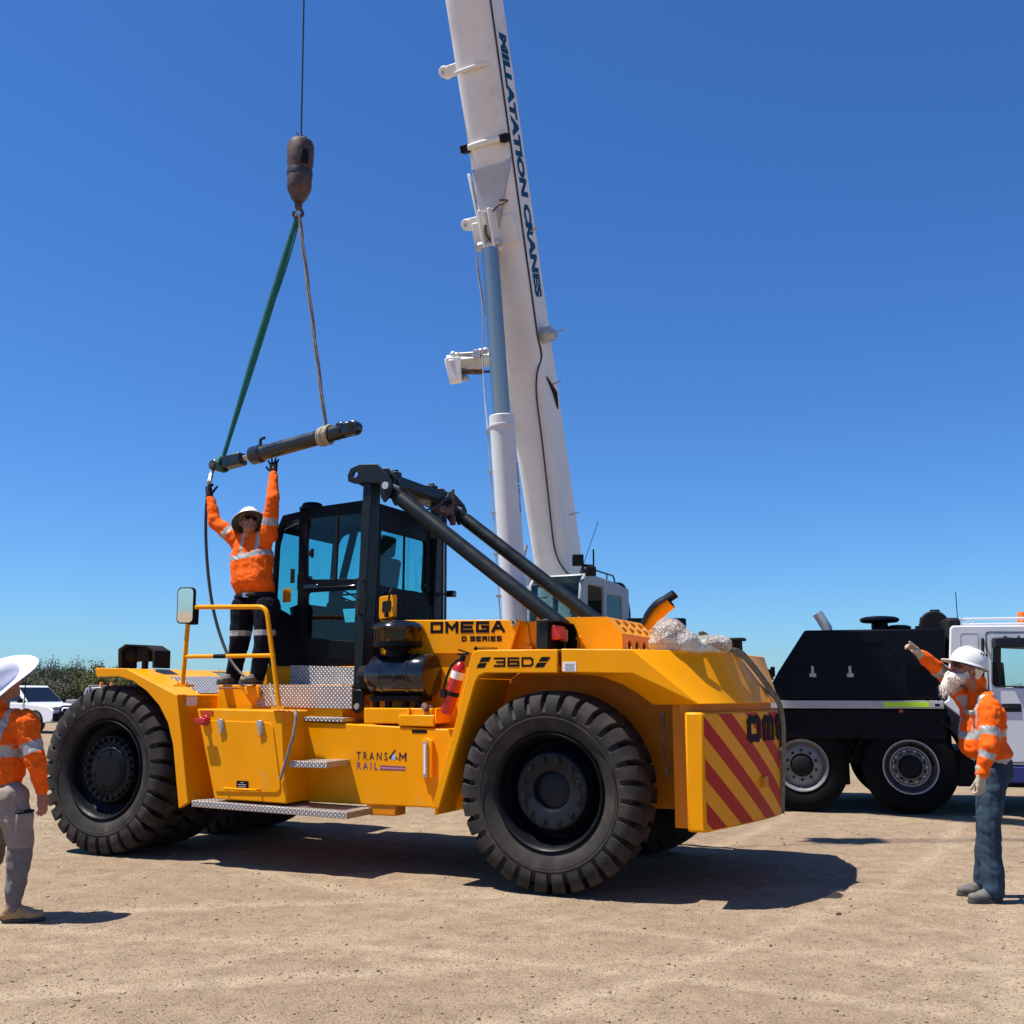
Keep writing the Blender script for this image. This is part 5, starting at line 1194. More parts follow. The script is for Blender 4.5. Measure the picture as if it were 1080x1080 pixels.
for px, py in ((905, 670), (941, 670), (943, 688), (945, 701), (945, 733), (951, 735.5), (977, 735.5), (988, 735.5), (993, 672), (922, 734), (894, 735), (838, 705)): mb.bolt(cl(px, py, NS), (0, -1, 0), .014, .012)
mb.build('bolt_heads', 'craneBlack', hood2); mb = MB()
for k in range(9): a_, b_ = cl(955, 702 + 3.4*k, NS), cl(988, 702 + 3.4*k, NS); mb.box((a_ + b_)/2 + Vec((0, -.004, 0)), ((b_ - a_).length, .012, .012))
mb.build('louvres', 'craneBlack', hood2); mb = MB(); mb.box((cl(893, 678.3, NS) + cl(930, 678, NS))/2 + Vec((0, -.003, 0)), (.46, .01, .012)); mb.build('seam_rail', 'craneBlack', hood2)
mb = MB(); p = cl(872, 664.5, NS + .55); mb.tube([p + Vec((.02, 0, -.1)), p + Vec((.0, 0, .03)), p + Vec((-.07, 0, .16)), p + Vec((-.115, 0, .235))], .072, 18); ex2 = mb.build('exhaust_stack', 'galv', CR)
mb = MB(); p = cl(928, 663.5, NS + .6); zz = p.z; mb.lathe([(.11, -.02), (.11, .10), (.23, .11), (.26, .135), (.255, .165), (.20, .185), (.1, .195), (0, .197)], p + Vec((0, 0, -.02)), (0, 0, 1), 36); mb.lathe([(.16, 0), (.16, .04), (.1, .06), (0, .06)], cl(948, 664, NS + .6), (0, 0, 1), 24); mb.build('air_intake', 'craneBlack', hood2)
mb = MB(); p = cl(985.5, 662, NS + .7); mb.lathe([(0, -.06), (.17, -.06), (.19, -.04), (.19, .04), (.17, .06), (0, .06)], p + Vec((0, 0, .04)), (0, 1, 0), 28); mb.box(p + Vec((-.16, 0, .0)), (.07, .07, .10)); mb.box(p + Vec((-.22, 0, 0)), (.05, .05, .05)); mb.cone(p + Vec((-.17, 0, .03)), p + Vec((-.17, 0, .14)), .012); mb.box(p + Vec((.02, 0, .23)), (.12, .04, .03)); mb.build('hose_reel', 'matt_black', hood2)
mb = MB(); mb.box(cl(997.5, 690, NS + .25) + Vec((.10, .1, 0)), (.20, .40, .95)); mb.build('cab_rear_duct', 'matt_black', CR, bevel=.05)
mb = MB(); p = cl(811, 714, NS + .3); mb.box(p, (.12, .1, .08)); mb.build('tail_lamp', 'redlens', CR, bevel=.01)
mb = MB(); p = cl(815, 708, NS + .1); mb.box(p, (.06, .12, .12)); mb.box(p + Vec((-.02, .2, -.02)), (.1, .2, .1)); mb.box(cl(824, 713, NS) + Vec((0, -.01, 0)), (.08, .02, .05)); mb.build('hose_coupling', 'matt_black', CR, bevel=.008)
# wheels
def cwheel(lx, steel):
    mb = MB(); R, w = .60, .34
    prof = [(.33, .05), (.36, .02), (.44, .0), (.52, .004), (.565, .02), (.588, .05), (.60, .09), (.60, .15), (.592, .155), (.592, .165), (.60, .17), (.60, .25), (.588, .29), (.52, .335), (.33, .30)]
    mb.lathe(prof, (0, 0, R), (0, 1, 0), 56, closed=True); t = mb.build('wheel', 'crane_rubber', CR)
    mb = MB(); m_ = 0
    mb.lathe([(.335, .06), (.345, .02), (.335, .008), (.32, .015), (.305, .05), (.295, .10), (.285, .115), (.24, .075), (.225, .07), (.15, .07), (.14, .30), (.335, .30)], (0, 0, R), (0, 1, 0), 48, closed=True)
    r_ = mb.build('rim', 'crane_rim_pale' if steel else 'crane_rim', t)
    mb = MB(); mb.lathe([(0, .02), (.10, .02), (.125, .035), (.14, .065), (.155, .075), (.155, .1), (0, .1)], (0, 0, R), (0, 1, 0), 32)
    for k in range(10): a = k*math.pi/5; p = Vec((.19*math.sin(a), .07, R + .19*math.cos(a))); mb.cone(p, p + Vec((0, -.03, 0)), .019, .014, seg=8)
    mb.build('hub', 'matt_black', t)
    if not steel:
        mb = MB(); mb.lathe([(.338, .016), (.345, .008), (.335, .004), (.328, .012)], (0, 0, R), (0, 1, 0), 48, closed=True); mb.lathe([(.24, .070), (.25, .066), (.247, .072)], (0, 0, R), (0, 1, 0), 48, closed=True)
        for k in range(20): a = k*math.pi/10; p = Vec((.205*math.sin(a), .066, R + .205*math.cos(a))); mb.box(p, (.03, .008, .022), Matrix.Rotation(a, 3, 'Y'))
        mb.build('rim_edge', 'stripgrey', r_)
    t.location = (lx, NS + .06, 0); return t
ws = [cwheel(cl(846, 806, NS).x, True), cwheel(cl(961.5, 811, NS).x, False)]
for w in list(ws): 
    c = copy_tree(w, CR); c.scale = (1, -1, 1); c.location = (w.location.x, -w.location.y, 0)
for lx in (-1.0, -2.5):
    for s_ in (1, -1): c = copy_tree(ws[1], CR); c.scale = (1, s_, 1); c.location = (lx, s_*(NS + .06), 0)
mb = MB(); 
for w in ws: mb.cone((w.location.x, -1.0, .6), (w.location.x, 1.0, .6), .14)
for w in ws:
    pts = [(w.location.x + .70*math.cos(a), .60 + .70*math.sin(a)) for a in np.linspace(.15, math.pi - .15, 14)]
    for (x0, z0), (x1, z1) in zip(pts, pts[1:]): mb.prism([(x0, NS + .02, z0), (x1, NS + .02, z1), (x1, NS + .02, z1 + .02), (x0, NS + .02, z0 + .02)], [(x0, -.8, z0), (x1, -.8, z1), (x1, -.8, z1 + .02), (x0, -.8, z0 + .02)])
mb.build('axle', 'matt_black', CR)
# driving cab at the right
c0, c1 = cl(1001.5, 661, NS), cl(1040, 660, NS); cx0 = c0.x; zr = c0.z; cx1 = cx0 + 2.05
lo1, lo2 = cl(994, 741, NS), cl(1062, 807, NS)
pan = [cl(1002, 663, NS), cl(1004.5, 659.8, NS), Vec((cx1 - .35, NS, zr)), Vec((cx1 - .12, NS, zr - .1)), Vec((cx1 + .10, NS, 1.45)), Vec((cx1 + .12, NS, lo2.z)), lo2, cl(1038, 775, NS), lo1, cl(1000, 738, NS)]
wn_ = rounded([cl(1047, 673, NS), Vec((cx1 - .42, NS, zr - .22)), Vec((cx1 - .2, NS, 1.56)), cl(1047, 724, NS)], .05)
mb = MB(); mb.plate(pan, [wn_], (0, .05, 0)); mb.plate([p + Vec((0, -2*NS, 0)) for p in pan], [[p + Vec((0, -2*NS, 0)) for p in wn_]], (0, -.05, 0))
ins = [p + Vec((0, .052, 0)) for p in pan]
def band(i, j, th=.04):
    a, b = ins[i], ins[j]; d = (b - a).normalized(); n_ = Vec((-d.z, 0, d.x)); mid = Vec(((cx0 + cx1)/2, 0, 1.6)); 
    if (mid - a).dot(n_) < 0: n_ = -n_
    mb.prism([a, b, b + n_*th, a + n_*th], [p + Vec((0, -2*NS - .104, 0)) for p in (a, b, b + n_*th, a + n_*th)])
for i, j in ((1, 2), (2, 3), (9, 1), (4, 5), (8, 9), (5, 6)): band(i, j)
cabc = mb.build('driving_cab', 'cabWhite', CR, bevel=.018)
mb = MB(); mb.extr([p + Vec((0, .02, 0)) for p in wn_], (0, .006, 0)); mb.build('door_window', 'clearglass', cabc)
mb = MB(); mb.extr([p + Vec((0, -2*NS - .03, 0)) for p in wn_], (0, .006, 0)); mb.build('door_window', 'clearglass', cabc)
mb = MB(); wi = [p.lerp(sum(wn_, Vec())/len(wn_), .12) + Vec((.02, .010, -.02)) for p in wn_]; mb.plate([p + Vec((0, -.008, 0)) for p in wn_], [[p + Vec((0, -.018, 0)) for p in wi]], (0, .012, 0)); mb.build('window_seal', 'matt_black', cabc)
A_ = Vec((cx1 - .33, NS + .15, zr - .12)); mb = MB(); mb.prism([Vec((cx1 - .14, NS + .08, zr - .14)), Vec((cx1 + .09, NS + .08, 1.48)), Vec((cx1 + .10, NS + .08, 1.48)), Vec((cx1 - .13, NS + .08, zr - .14))], [Vec((cx1 - .14, -NS - .08, zr - .14)), Vec((cx1 + .09, -NS - .08, 1.48)), Vec((cx1 + .10, -NS - .08, 1.48)), Vec((cx1 - .13, -NS - .08, zr - .14))]); mb.build('windscreen', 'clearglass', cabc)
mb = MB(); d0 = cl(1039.5, 667, NS)
ol = rounded([cl(1039, 666, NS), Vec((cx1 - .30, NS, zr - .09)), Vec((cx1 - .05, NS, 1.45)), Vec((cx1 - .02, NS, .82)), cl(1067, 805, NS), cl(1044, 760, NS)], .05)
il = [p.lerp(sum(ol, Vec())/len(ol), .012) for p in ol]; mb.plate([p + Vec((0, -.004, 0)) for p in ol], [[p + Vec((0, -.004, 0)) for p in il]], (0, .006, 0)); mb.build('door_seam', 'matt_black', cabc)
mb = MB(); ol = rounded([cl(1012.5, 667.5, NS), cl(1032, 667.3, NS), cl(1032, 722, NS), cl(1012.5, 722, NS)], .05); il = rounded([cl(1013.3, 668.3, NS), cl(1031.2, 668.1, NS), cl(1031.2, 721.2, NS), cl(1013.3, 721.2, NS)], .045); mb.plate([p + Vec((0, -.003, 0)) for p in ol], [[p + Vec((0, -.003, 0)) for p in il]], (0, .006, 0)); mb.build('pressed_panel', 'stripgrey', cabc)
mb = MB(); mb.tube(bendpath([cl(1036.3, 674, NS) , cl(1036.3, 674, NS - .06), cl(1036.8, 716, NS - .06), cl(1036.8, 716, NS)], .03), .018); mb.build('grab_handle', 'matt_black', cabc)
mb = MB(); p = cl(1065, 746.5, NS); mb.box(p, (.27, .02, .105)); mb.box(p + Vec((0, -.015, .0)), (.19, .02, .03)); mb.build('door_handle', 'slate', cabc, bevel=.02)
mb = MB(); p = cl(1064, 678, NS - .12); mb.box(p, (.34, .16, .12)); mb.tube([p + Vec((.1, 0, .0)), p + Vec((.15, .12, .09))], .015); mb.tube([p + Vec((0, 0, .06)), p + Vec((-.02, .1, .085)), p + Vec((-.02, .14, .07))], .012); mb.build('wing_mirror', 'slate', cabc, bevel=.03)
mb = MB(); r0 = cl(1016, 661, NS + .2); 
for dz in (.10, .03): mb.tube([r0 + Vec((0, 0, dz)), Vec((cx1 - .4, NS + .2, r0.z + dz))], .016)
mb.tube([r0 + Vec((0, 0, .10)), r0 + Vec((.12, 0, -.03))], .016)
for dx in (.12, .78, 1.3): mb.cone(r0 + Vec((dx, 0, -.04)), r0 + Vec((dx, 0, .10)), .014)
mb.tube([r0 + Vec((0, 0, .10)), r0 + Vec((0, 1.9, .10))], .016); mb.build('roof_rail', 'cabWhite', cabc)
mb = MB(); p = cl(1079, 660, NS + .3); mb.lathe([(.075, -.06), (.075, .0), (.06, .01), (.062, .09), (.05, .12), (0, .125)], p + Vec((0, 0, .06)), (0, 0, 1), 20); mb.m(1).lathe([(.07, -.02), (.07, .02), (.03, .03), (0, .03)], p + Vec((0, 0, 0)), (0, 0, 1), 16); mb.build('beacon', ['amber', 'redlens'], cabc)
mb = MB(); bl0 = lo2 + Vec((-.03, 0, 0)); mb.box2((bl0.x, NS + .0, lo2.z - .22), (cx1 + .15, -NS, lo2.z - .012)); mb.build('bumper', 'craneBlue', CR, bevel=.02)
mb = MB(); mb.box((cx0 + .9, .0, 1.2), (.5, 1.6, .5)); mb.box((cx0 + .65, -.55, 1.62), (.14, .5, .65)); mb.box((cx0 + 1.75, -.4, 1.35), (.3, 1.2, .3)); mb.build('cab_interior', 'seatcloth', cabc, bevel=.03)
mb = MB(); p = cl(1010.5, 660, NS + .4); mb.tube([p, p + Vec((0, 0, .45))], .006, 6); mb.build('aerial', 'matt_black', cabc)
# reflections of far things in window: grab knob on the far glass
mb = MB(); mb.box(cl(1052, 705, -NS - .05), (.07, .05, .06)); mb.build('window_catch', 'matt_black', cabc)

# superstructure, built in world coordinates around its own heading
P1 = Y(584.5, 600, 16.0); P2 = Y(495.5, 0, 13.6); BD = (P2 - P1).normalized()
Fh = Vec((BD.x, BD.y, 0)).normalized(); Rh = Vec((-Fh.y, Fh.x, 0)); Rh = Rh if Rh.x < 0 else -Rh
NU = Rh.cross(BD).normalized(); NU = NU if NU.dot(Fh) > 0 else -NU
def bp(r, n, s): return P1 + Rh*r + NU*n + BD*s
LB = (P2 - P1).length
def bsec(s, hw, dn, up):                   # boom cross-section: flat back, rounded belly
    o = [(-hw, -up), (hw, -up), (hw, dn*.25)]
    o += [(hw*math.cos(a), dn*.25 + dn*.75*math.sin(a)**.9) for a in np.linspace(.18, math.pi - .18, 13)] + [(-hw, dn*.25)]
    return [bp(r, n, s) for r, n in o]
def boomloft(name, secs, m_, parent, bev=.012):
    mb = MB(); rings = [[mb.bm.verts.new(p) for p in bsec(*q)] for q in secs]
    for a, b in zip(rings, rings[1:]):
        for i in range(len(a)): j = (i + 1) % len(a); mb.bm.faces.new((a[i], a[j], b[j], b[i]))
    mb.bm.faces.new(rings[0][::-1]); mb.bm.faces.new(rings[-1]); mb._done(); return mb.build(name, m_, parent, bevel=bev, world=True, smooth=40)
boom = boomloft('boom', [(-1.6, .285, .20, .34), (0, .295, .20, .46), (LB, .352, .26, .40), (LB + 1.0, .36, .26, .40)], 'craneWhite', CR)
boomloft('boom_collar', [(LB + .9, .39, .29, .44), (LB + 1.3, .39, .29, .44)], 'craneWhite', boom)
boomloft('boom_section', [(LB + 1.2, .32, .22, .35), (LB + 6.6, .32, .22, .35)], 'craneWhite', boom)
boomloft('boom_section', [(LB + 6.6, .30, .18, .32), (LB + 11.4, .30, .18, .32)], 'craneWhite', boom)
TIPS = LB + 11.6
mb = MB(); 
for r_ in (-.25, .25): mb.box(P1 + BD*TIPS + NU*.15 + Rh*r_, (.05, .5, .9), None)
mb.cone(bp(-.25, .35, TIPS), bp(.25, .35, TIPS), .22, seg=28); mb.cone(bp(-.25, -.3, TIPS + .1), bp(.25, -.3, TIPS + .1), .2, seg=28); mb.build('boom_head', 'craneWhite', boom, world=True)
# furniture on the boom: traced positions on its belly
def belly(px, py, n=.22):
    r = ray(px, py); o = P1 + NU*n; t = (o - CAMP).dot(NU)/r.dot(NU); p = CAMP + r*t; d = p - P1; return d.dot(Rh), d.dot(NU), d.dot(BD)
def bbox(mb, px, py, size, n=.22, dr=0, dn=0):
    r, n_, s = belly(px, py, n); c = bp(r + dr, n_ + dn, s); rot = Matrix((Rh, NU, BD)).transposed(); mb.box(c, size, rot); return mb
mb = MB(); r0, _, s0_ = belly(489.5, 154); r1, _, s1_ = belly(532, 148)
sw = belly(512, 151)[2]; mb.tube([bp(x, .17 + .10*math.cos((x)/.40*1.2), sw) for x in np.linspace(-.31, .31, 9)], .045, 8, flat=(NU, .6)); wp = mb.build('wear_pad_bar', 'craneWhite', boom, world=True)
rot = Matrix((Rh, NU, BD)).transposed()
for sx in (-1, 1): mb = MB(); mb.box(bp(sx*.335, .20, sw), (.13, .13, .11), rot); mb.build('wear_pad', 'matt_black', wp, world=True, bevel=.01)
mb = MB(); sb = belly(512, 68)[2]; mb.tube([bp(x, .19 + .09*math.cos(x/.40*1.2), sb) for x in np.linspace(-.25, .30, 9)], .03, 8, flat=(NU, .6)); mb.build('wear_pad_bar', 'craneWhite', boom, world=True)
for (px, py, w_, hh) in ((474, 60, .28, .15), (496, 226.5, .30, .17)):
    mb = MB(); s_ = belly(px + 30, py)[2]; mb.box(bp(.345 + w_*.35, .02, s_), (w_, .12, hh), rot); mb.lathe([(.03, -.08), (.085, -.08), (.085, .08), (.03, .08)], bp(.345 + w_*.80, .02, s_), NU, 20, closed=True); mb.build('boom_lug', 'craneWhite', boom, world=True, bevel=.012)
# reinforcing V plate above the ram head, ram head bracket
sV0, sV1 = belly(517, 262)[2], belly(517, 168)[2]
def bellyn(r, hw=.34, dn=.25): return dn*.25 + dn*.75*math.sqrt(max(0., 1 - (r/hw)**2))**.9
mb = MB(); top, bot = [], []
N_ = 14
for i in range(N_):
    for j in range(N_):
        pass
rows = []
for i in range(13):
    t = i/12; s_ = sV0 + (sV1 - sV0)*t; hw_ = .045 + .295*min(1, t*1.15)
    rows.append([(x*hw_ + .07*(1 - t), s_ if t < .99 else s_ - .28*(1 - x*x)) for x in np.linspace(-1, 1, 11)])
vv = [[mb.bm.verts.new(bp(r, bellyn(r) + .028, s)) for r, s in row] for row in rows]; v2 = [[mb.bm.verts.new(bp(r, bellyn(r) + .008, s)) for r, s in row] for row in rows]
for a, b in zip(vv, vv[1:]):
    for i in range(10): mb.bm.faces.new((a[i], a[i+1], b[i+1], b[i]))
for a, b in zip(v2, v2[1:]):
    for i in range(10): mb.bm.faces.new((a[i], b[i], b[i+1], a[i+1]))
mb._done(); mb.build('stiffener_plate', 'grey_plate', boom, world=True)
mb = MB(); sK = belly(520, 246)[2]
mb.box(bp(.13, .32, sK + .02), (.05, .34, .62), rot); mb.box(bp(-.03, .32, sK + .02), (.05, .34, .62), rot); mb.box(bp(.05, .20, sK), (.72, .10, .42), rot)
mb.prism([bp(.20, .26, sV0 + .05), bp(.24, .26, sV0 + .05), bp(.40, .10, sV1 - .1), bp(.36, .10, sV1 - .1)], [bp(.20, .34, sV0 + .05), bp(.24, .34, sV0 + .05), bp(.40, .16, sV1 - .1), bp(.36, .16, sV1 - .1)])
mb.build('ram_bracket', 'craneWhite', boom, world=True, bevel=.015)
mb = MB(); mb.cone(bp(-.12, .42, sK - .18), bp(.24, .42, sK - .18), .06, seg=18); mb.build('ram_pin', 'galv', boom, world=True)
mb = MB(); mb.tube(spline([bp(-.05, .38, sK + .28), bp(-.16, .40, sK + .34), bp(-.25, .38, sK + .36), bp(-.27, .3, sK + .40), bp(-.15, .3, sK + .43)]), .014); mb.tube(spline([bp(.07, .44, sK + .1), bp(.06, .47, sK - .05), bp(-.02, .46, sK - .2), bp(-.03, .4, sK - .3)]), .02); mb.build('ram_hoses', 'rust', boom, world=True)
# luffing ram: chrome rod in a white barrel
ra = bp(.05, .44, sK - .18); rt_ = Y(534.5, 440, (bp(0, .5, belly(534, 440)[2])).y - .10); rb = Y(545, 660, 14.75)
rb = Y(544.5, 660, 14.70); dR = (rb - ra).normalized(); LR = (rb - ra).length
tm = None
def onaxis(py):                            # where the ram axis crosses the image height py
    lo, hi = 0., LR
    for _ in range(50):
        m_ = (lo + hi)/2; p = ra + dR*m_ - CAMP; fw = p.y*math.cos(PITCH) + p.z*math.sin(PITCH); up = -p.y*math.sin(PITCH) + p.z*math.cos(PITCH)
        if 540 - FPX*up/fw < py: lo = m_
        else: hi = m_
    return ra + dR*lo
pt = onaxis(438)
mb = MB(); mb.cone(onaxis(263), pt + dR*.3, .128, seg=40); rod = mb.build('ram_rod', 'chrome', CR, world=True)
mb = MB(); mb.lathe([(0, 0), (.17, 0), (.185, .012), (.19, .14), (.20, .145), (.20, .17), (.185, .175), (.185, 3.4), (0, 3.4)], pt, dR, 40); bar = mb.build('ram_barrel', 'cylWhite', CR, world=True)
mb = MB(); f_ = (CAMP - pt).normalized(); f_ = (f_ - dR*f_.dot(dR)).normalized(); sd_ = dR.cross(f_).normalized()
sd_ = sd_ if sd_.x > 0 else -sd_
base = pt + dR*.72; nrm_ = (f_*.45 + sd_*.89).normalized(); tx = dR
font_mesh(mb, 'DANGER KEEP CLEAR', lambda x, z, d: base + nrm_*(.1865) + dR*(x) + (nrm_.cross(dR))*z, .055, .01, 1.0); mb.build('lettering', 'decal', bar, world=True, smooth=0)
mb = MB(); e = pt + sd_*-.22; mb.tube([e + dR*.2, e + dR*3.0], .012, 6); 
for k in range(5): mb.box(e + dR*(.22 + .6*k), (.07, .05, .04))
mb.tube(spline([bp(.30, .35, sK - .1), bp(.36, .36, sK - .4), bp(.30, .5, sK - 1.1), bp(.34, .7, sK - 2.0), e + dR*.2]), .012, 6); mb.tube(spline([bp(.33, .35, sK + .1), bp(.34, .36, sK - .5), bp(.27, .5, sK - 1.2)]), .010, 6); mb.build('ram_pipe', 'galv', bar, world=True)
# side arm (winch arm) sticking out to the left behind the ram
aC = Y(497, 384, 15.2); mb = MB(); a0, a1 = Y(474, 384, 15.1), Y(528, 377, 15.3)
dA = (a1 - a0).normalized(); 
mb.tube([Y(472, 383, 15.1) , a1], .13, 4, flat=((0, 0, 1), 1.)); 
mb.extr([Y(468.5, 379, 15.0), Y(472, 376.5, 15.0), Y(486, 376, 15.0), Y(487, 399.5, 15.0), Y(474, 401.5, 15.0)], (0, .22, 0)); arm = mb.build('stowed_arm', 'craneWhite', boom, world=True, bevel=.012)
mb = MB(); mb.cone(Y(487, 391.5, 15.05), Y(510, 391.5, 15.1), .05, seg=16); mb.cone(Y(508, 392, 15.1), Y(524, 392, 15.1), .02, seg=8); mb.build('arm_ram', 'rust', arm, world=True)
mb = MB()
for px, py in ((478, 374), (482, 375), (507, 371), (502, 372), (512, 370), (520, 368), (491, 399)): mb.ball(Y(px, py, 15.1), .055)
mb.box(Y(503, 374, 15.1), (.10, .1, .12)); mb.tube([Y(478, 374, 15.1), Y(502, 372.5, 15.1), Y(520, 369, 15.1)], .025); mb.tube([Y(487, 395, 15.1), Y(491, 399, 15.1)], .03); mb.build('arm_fittings', 'galv', arm, world=True)
# cable clipped along the boom's right side, and fittings by the edge
edge = lambda px, py: belly(px, py, -.02)
mb = MB(); hw_at = lambda s: .295 + .057*s/LB
cpts = [bp(-hw_at(s) - .012, .06, s) for s in np.linspace(LB + .8, 3.6, 14)] + [bp(-hw_at(3.3) - .014, .02, 3.3), bp(-hw_at(3.1) + .03, .18, 3.05), bp(-.23, .20, 2.7), bp(-.22, .215, 2.0), bp(-.18, .215, 1.0), bp(-.16, .215, .4), bp(-.22, .20, .1), bp(-.34, .1, -.15)]
mb.tube(spline(cpts, 3), .014, 6); mb.build('clipped_cable', 'hose', boom, world=True)
mb = MB(); s_ = edge(580, 352)[2]; mb.cone(bp(-.30, -.12, s_), bp(-.50, -.12, s_), .13, .12, seg=24); mb.tube([bp(-.56, -.12, s_ + .02), bp(-.74, -.12, s_ + .02)], .01); mb.cone(bp(-.50, -.02, s_ - .02), bp(-.60, -.02, s_ - .02), .06); mb.build('angle_sensor', 'galv', boom, world=True)
mb = MB(); s_ = edge(585, 407)[2]; mb.extr([bp(-hw_at(s_) - .004, -.05, s_ + .16), bp(-hw_at(s_) - .004, -.34, s_ - .10), bp(-hw_at(s_) - .004, -.30, s_ - .36), bp(-hw_at(s_) - .004, -.2, s_ - .1)], Rh*-.02); mb.build('boom_recess', 'matt_black', boom, world=True)
mb = MB()
for px, py in ((566, 240), (592, 404), (600, 545)): s_ = edge(px, py)[2]; mb.tube([bp(-hw_at(s_), -.2, s_), bp(-hw_at(s_) - .17, -.2, s_ + .03)], .012)
mb.build('eye_bolts', 'galv', boom, world=True)
mb = MB(); ep_ = edge(531, 30)[2]; es_ = edge(571, 312)[2]
def side(x, z, d): s_ = ep_ - x; return bp(-hw_at(s_) - d - .002, -.10 - z, s_)
wL = font_mesh(MB(), 'MILLATATION CRANES', side, .215, .06); font_mesh(mb, 'MILLATATION CRANES', side, .215, .06, (ep_ - es_)/wL); mb.build('lettering', 'lettering_blue', boom, world=True, smooth=0)
# superstructure body, turntable, counterweight
def sp(f, r, z): return Vec((cO.x, cO.y, 0)) + Fh*f + Rh*r + Vec((0, 0, z))
srot = Matrix((Fh, Rh, Vec((0, 0, 1)))).transposed()
mb = MB(); mb.cone(sp(0, 0, 1.32), sp(0, 0, 1.62), .85, seg=40); mb.box(sp(-.3, .42, 2.05), (3.4, .12, .85), srot); mb.box(sp(-.3, -.42, 2.05), (3.4, .12, .85), srot); mb.box(sp(.2, 0, 1.72), (2.6, 1.4, .2), srot); mb.box(sp(-1.6, 0, 2.0), (1.2, 2.0, .7), srot); sup = mb.build('superstructure', 'craneWhite', CR, world=True, bevel=.03)
mb = MB(); mb.box(sp(-2.5, 0, 1.95), (.8, 2.4, .9), srot); mb.build('crane_counterweight', 'grey_plate', CR, world=True, bevel=.04)
mb = MB(); mb.cone(sp(-.9, -.35, 2.35), sp(-.9, .35, 2.35), .32, seg=28); mb.build('winch_drum', 'rope', sup, world=True)
mb = MB(); mb.box(Y(689, 662, 15.4), (.9, .6, .25)); mb.build('deck_cover', 'slate', sup, world=True, bevel=.03)
# operator's cab
Kf = (Y(555, 640, 14.0) - Y(612, 640, 13.62)); Kf.z = 0; wC = Kf.length; Kf.normalize(); Kb = Vec((-Kf.y, Kf.x, 0)); Kb = Kb if Kb.y > 0 else -Kb
K0 = Y(612.5, 640, 13.62); K0.z = 0
def kp(a, b, z): return K0 + Kf*a + Kb*b + Vec((0, 0, z))       # a across the front, b back along the side
zT = Y(620, 604, 13.9).z; LCb = 1.75; zB = 1.75
sid = [(0.02, zB), (0.0, zT - .42), (.05, zT - .16), (.18, zT - .03), (.34, zT), (1.2, zT - .05), (LCb, zT - .10), (LCb, zB)]
def kpx(px, py):                          # on the side plane a=0
    r = ray(px, py); t = (K0 - CAMP).dot(Kf)/r.dot(Kf); p = CAMP + r*t; return (p - K0).dot(Kb), p.z
sh_ = [rounded([kp(0, *kpx(620.5, 616)), kp(0, *kpx(637, 620)), kp(0, *kpx(637.5, 662)), kp(0, *kpx(620.5, 664))], .05), rounded([kp(0, *kpx(640.5, 627)), kp(0, *kpx(656, 630)), kp(0, *kpx(657, 660)), kp(0, *kpx(640.5, 662))], .04)]
mb = MB(); mb.plate([kp(0, b, z) for b, z in sid], sh_, Kf*.05); mb.plate([kp(wC, b, z) for b, z in sid], [[p + Kf*wC for p in h] for h in sh_], Kf*-.05)
for i, j, t in ((3, 4, .04), (4, 5, .04), (5, 6, .04), (6, 7, .04), (7, 0, .04)):
    a, b = sid[i], sid[j]; mb.prism([kp(.052, *a), kp(.052, *b), kp(.052, b[0] + (-.04 if i == 6 else 0), b[1] + (-.04 if i < 6 else 0)), kp(.052, a[0] + (-.04 if i == 6 else 0), a[1] + (-.04 if i < 6 else 0))], [kp(wC - .052, *a), kp(wC - .052, *b), kp(wC - .052, b[0] + (-.04 if i == 6 else 0), b[1] + (-.04 if i < 6 else 0)), kp(wC - .052, a[0] + (-.04 if i == 6 else 0), a[1] + (-.04 if i < 6 else 0))])
mb.box(kp(wC/2, .06, zB + .2), (wC - .11, .06, .4), Matrix((Kf, Kb, Vec((0, 0, 1)))).transposed())
oc = mb.build('operator_cab', 'upperWhite', CR, world=True, bevel=.02)
mb = MB(); fr_ = [(.012, zB + .40), (.0 + .012, zT - .42), (.062, zT - .16), (.19, zT - .035), (.33, zT - .005)]
for a, b in zip(fr_[:2], fr_[1:3]): mb.prism([kp(.052, *a), kp(.052, *b), kp(.052, b[0] + .008, b[1]), kp(.052, a[0] + .008, a[1])], [kp(wC - .052, *a), kp(wC - .052, *b), kp(wC - .052, b[0] + .008, b[1]), kp(wC - .052, a[0] + .008, a[1])])
a, b = fr_[2], fr_[3]; mb.prism([kp(.052, *a), kp(.052, *b), kp(.052, b[0] + .006, b[1] - .006), kp(.052, a[0] + .006, a[1] - .006)], [kp(wC - .052, *a), kp(wC - .052, *b), kp(wC - .052, b[0] + .006, b[1] - .006), kp(wC - .052, a[0] + .006, a[1] - .006)])
mb.build('windscreen', 'craneglass', oc, world=True)
mb = MB(); mb.extr([p + Kf*.02 for p in sh_[1]], Kf*.006); mb.build('side_window', 'craneglass', oc, world=True)
mb = MB(); 
for k in range(6): mb.tube([kp(wC - .10, .03, zT - .34 - .10*k), kp(wC - .30, .03, zT - .34 - .10*k)], .008, 6)
mb.build('blind_slats', 'matt_black', oc, world=True)
krot = Matrix((Kf, Kb, Vec((0, 0, 1)))).transposed()
mb = MB(); mb.box(kp(wC/2, .95, 2.1), (.5, .5, .2), krot); mb.box(kp(wC/2, 1.2, 2.5), (.5, .14, .7), krot); mb.box(kp(wC*.5, .35, 2.1), (.5, .25, .4), krot); mb.box(kp(wC/2, LCb - .06, 2.4), (wC - .12, .02, 1.0), krot); mb.build('cab_interior', 'seatcloth', oc, world=True, bevel=.03)
